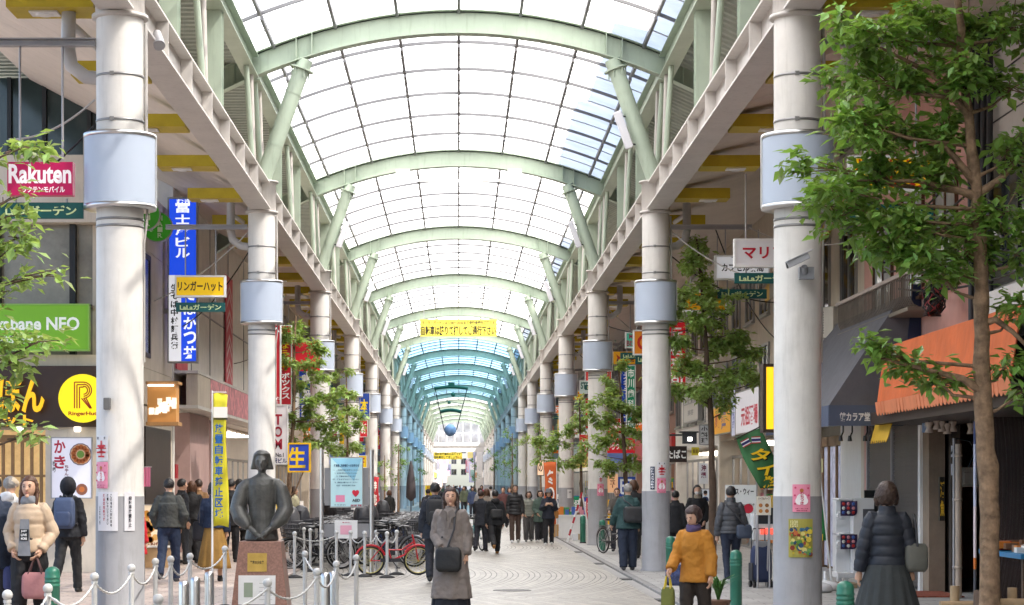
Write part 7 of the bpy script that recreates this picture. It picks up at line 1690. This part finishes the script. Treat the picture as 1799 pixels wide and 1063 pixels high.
# air conditioner and cables
def aircon(label,c,rz,w_=.85):
    t=thing('air_conditioner',label,'air conditioner',c,rz); MB().box((0,0,0),(w_,.32,.6)).build('case',mat('cream metal case',(.50,.46,.40),.5,dirt=.3),t,org=(0,0,0),bevel=.015)
    b=MB()
    for i in range(9): b.box((-.12,-.165,-.2+.05*i),(.45,.012,.02))
    b.build('grille',m_dark,t,org=(0,0,0)); MB().box((0,.05,-.34),(w_,.4,.05)).box((-w_/2+.05,.2,-.5),(.04,.04,.3)).build('bracket',m_galv,t,org=(0,0,0)); return t
aircon('cream air conditioner unit on a bracket right of the nearest right column',FR(1455,568,7.2),R(-70),.9)
aircon('second air conditioner unit on the tan building beyond the column',FR(1262,655,7.3),R(-90),.8)
t=thing('cable_bundle','big tangled bundle of black and red cables under the balcony end','cables',FR(1640,518,7.15)); b=MB(); b2=MB(); rr=random.Random(5)
for i in range(26):
    r1=rr.uniform(.14,.30); r2=rr.uniform(.16,.27); ph=rr.uniform(0,6); pts=[(rr.uniform(-.05,.05)+.1*math.sin(j),r1*math.cos(ph+j*.45)+rr.uniform(-.02,.02),-.08+r2*math.sin(ph+j*.45)*.9) for j in range(13)]
    (b2 if i%7==0 else b).tube(pts,rr.uniform(.008,.016),5)
b.build('black_cable',m_cable,t,org=(0,0,0)); b2.build('red_cable',mat('dull red cable',(.35,.06,.07),.5),t,org=(0,0,0))
rnd=random.Random(21)
for i in range(6):
    a=Vector((7.3,34+i*.6,5.0+.2*i)); e=Vector((7.45,27+i*.8,4.6+.35*i)); pts=[a.lerp(e,j/10)-Z3*.5*(j/10)*(1-j/10) for j in range(11)]
    tag(MB().tube(pts,.018,5).build('facade_cable',m_cable,org=a),'black cable strung along the pink building facade','cable',group='facade cables')
t=thing('drain_pipe','bundle of dark pipes climbing the wall beside the big tree','pipe',(7.5,28.9,2)); b=MB()
for i in range(4): b.tube([(-.05*i,.16*i,2),(-.05*i,.16*i+.05,4.2),(-.04*i,.14*i,8)],.045,8)
b.build('pipe',m_dark,t,org=(0,0,0))
# upper wall bits at the right edge
for i,(z,lab) in enumerate(((5.55,'あまり'),)):
    sign('window_poster','blue grey poster strip with red kana in the upper window at the right edge',(XR-.04,26.6,5.9),1.0,1.3,'5A7390',[('おまかせ',.2,.1,.3,.8,'D07A50',True)],rz=R(-90),thick=.02,frame=None,fw=0)
# wall lamp by the tobacco sign
t=thing('wall_lamp','small lit lantern lamp above the tobacco sign','lamp',W(1211,770,80)); MB().box((0,0,0),(.30,.22,.24)).build('cage',m_dark,t,org=(0,0,0)); MB().box((0,-.115,-.02),(.09,.02,.08)).build('lamp_glass',m_lampw,t,org=(0,0,0)); MB().bx(-.22,.22,-.14,.12,.12,.15).bx(-.6,-.15,-.02,.02,.05,.09).build('roof_plate',m_dark,t,org=(0,0,0))
# siding panel on the pale building
b=MB(); 
for i in range(26): b.bx(XR-.03,XR-.004,62.5,69.5,2.95+i*.11,3.05+i*.11)
add(tE,b,'lap_siding',mat('white lap siding',(.66,.65,.62),.6,var=.05,dirt=.2))
# potted palm leaves near the orange jacket
t=thing('potted_plant','tuft of strap shaped green leaves behind the orange jacketed woman','plant',W(1262,CY,138)); t.location.z=0
MB().lathe((0,0,0),[(.11,0),(.15,.26),(.17,.28),(.14,.29)],18).build('pot',mat('brown pot',(.16,.08,.05),.7),t,org=(0,0,0)); b=MB(); rr=random.Random(3)
for i in range(34):
    a=rr.uniform(0,6.28); L=rr.uniform(.25,.5); e=Vector((math.cos(a)*L*.6,math.sin(a)*L*.6,.28+L*.7)); m_=Vector((math.cos(a)*L*.2,math.sin(a)*L*.2,.28+L*.55)); sd_=Vector((-math.sin(a),math.cos(a),0))*.018; o_=Vector((0,0,.28))
    b.add([o_-sd_,o_+sd_,m_+sd_*1.2,m_-sd_*1.2,e],[(0,1,2,3),(3,2,4)])
b.build('leaves',leaf_mat('strap leaf',(.06,.16,.04)),t,org=(0,0,0))
# stacked white crates right of the second column
for i in range(3):
    t=thing('crate',f'white polystyrene crate behind the second right column, {["bottom","middle","top"][i]} of the stack','box',W(1196,CY,82)+Vector((.02*i,0,0))); t.location.z=.0+.21*i; MB().bx(-.2,.2,-.15,.15,0,.17).build('crate',wt,t,org=(0,0,0)); MB().bx(-.21,.21,-.16,.16,.17,.208).build('lid',m_white,t,org=(0,0,0))
# left shop display stand
t=thing('display_stand','low wooden display counter under the fried food poster','counter',W(268,CY,83)); t.location.z=0; MB().bx(-.5,.45,-.2,.3,.0,.42).build('counter',mat('pale timber counter',(.42,.28,.15),.6,var=.15,vs=4),t,org=(0,0,0)); MB().bx(-.52,.47,-.22,.32,.42,.45).build('counter_top',m_white,t,org=(0,0,0))
t=thing('closed_parasol','tall closed dark parasol by the fifth left column','parasol',W(722,CY,34)); t.location.z=-.03; MB().lathe((0,0,0),[(.05,.9),(.26,1.1),(.24,1.8),(.12,2.6),(.03,3.0)],14).build('canopy',mat('dark taupe canvas',(.06,.05,.055),.8),t,org=(0,0,0)); MB().lathe((0,0,0),[(.25,0),(.25,.06),(.03,.08),(.03,.92)],14).build('stand',m_dark,t,org=(0,0,0))

# more signs and boards down both facades
ORD=ordn+['eighteenth','nineteenth','twentieth']+['twenty '+o for o in ordn[:9]]+['thirtieth']+['thirty '+o for o in ordn[:9]]+['fortieth']+['forty '+o for o in ordn[:9]]
rnd=random.Random(77); TX=['居酒屋','整骨院','薬局','歯科','不動産','時計店','洋品','靴修理','中華','学習塾','寿司','焼肉','カフェ','ラーメン','質店']
PF=['','新','元祖','本家','東','大','丸','山本','北','南','西','金','松']
TX=[a+b for a in PF for b in TX]; tn=0
BGs=[('C8242E','FFFFFF','red'),('F0F0EE','B02030','white'),('2448A8','FFFFFF','blue'),('E8B818','5A2A10','yellow'),('1E8A5A','FFFFFF','green'),('E8782A','FFFFFF','orange'),('F0F0EE','203070','pale')]
for s in (-1,1):
    Y=79.0 if s<0 else 66.0; i=0
    while Y<240:
        bg,fg,nm=BGs[rnd.randrange(7)]; tall=rnd.random()<.6; X=(6.45 if s<0 else 7.0)
        tx=TX[tn]; tn+=1; z=rnd.uniform(3.6,5.0); h=rnd.uniform(1.6,2.6) if tall else rnd.uniform(.6,.9)
        sign('blade_sign' if tall else 'shop_sign',f'{nm} {"tall blade" if tall else "small projecting"} sign far along the {"left" if s<0 else "right"} facade, {ORD[i]} one outwards',(s*X,Y,z+h/2),.62 if tall else .9,h,bg,[(tx,0,0,.7,.86,fg,True) if tall else (tx,0,0,.8,.5,fg)],thick=.18,frame=m_white,fw=.02,emit=.06)
        Y+=rnd.uniform(3.5,8); i+=1
    Y=62.0; i=0
    while Y<150:
        bg,fg,nm=BGs[rnd.randrange(7)]; X=rnd.uniform(6.0,6.5) if s>0 else rnd.uniform(5.6,6.2); tx=TX[tn]; tn+=1
        t=thing('standing_sign',f'{nm} standing board on the {"left" if s<0 else "right"} pavement, {ORD[i]} one outwards','sign',(s*X,Y,0))
        MB().box((0,0,.62),(.5,.05,1.0)).build('board',cm(bg,.03),t,org=(0,0,0)); lb_=MB(); lb_.text(tx,(0,-.03,.7),X3,Z3,.4,.5,(0,-1,0)); lb_.build('lettering',cm(fg),t,org=(0,0,0)); MB().tube([(-.22,0,0),(-.22,0,1.1)],.015,6).tube([(.22,0,0),(.22,0,1.1)],.015,6).tube([(-.22,.3,0),(-.22,0,1.0)],.012,6).tube([(.22,.3,0),(.22,0,1.0)],.012,6).build('leg',m_galv,t,org=(0,0,0))
        Y+=rnd.uniform(5,10); i+=1
# drain covers and a manhole
for i,Y in enumerate((31.5,38.5,46,54)):
    b=MB().bx(3.06,3.26,Y,Y+.6,-.05,-.030)
    o=b.build('drain_cover',mat('iron drain cover',(.05,.05,.05),.6,metal=.4,var=.3),org=(3.16,Y,-.04)); tag(o,f'dark iron drain cover in the right gutter, {ordn[i]} from the camera','drain cover',group='drain covers')
o=MB().lathe((.9,34.5,-.031),[(.32,0),(.33,.006),(.31,.008)],28).build('manhole_cover',mat('iron manhole cover',(.11,.105,.10),.6,metal=.3,var=.4,vs=14,bump=.6,bs=30),org=(.9,34.5,-.03)); tag(o,'round iron manhole cover in the paving right of the trench coat','manhole')
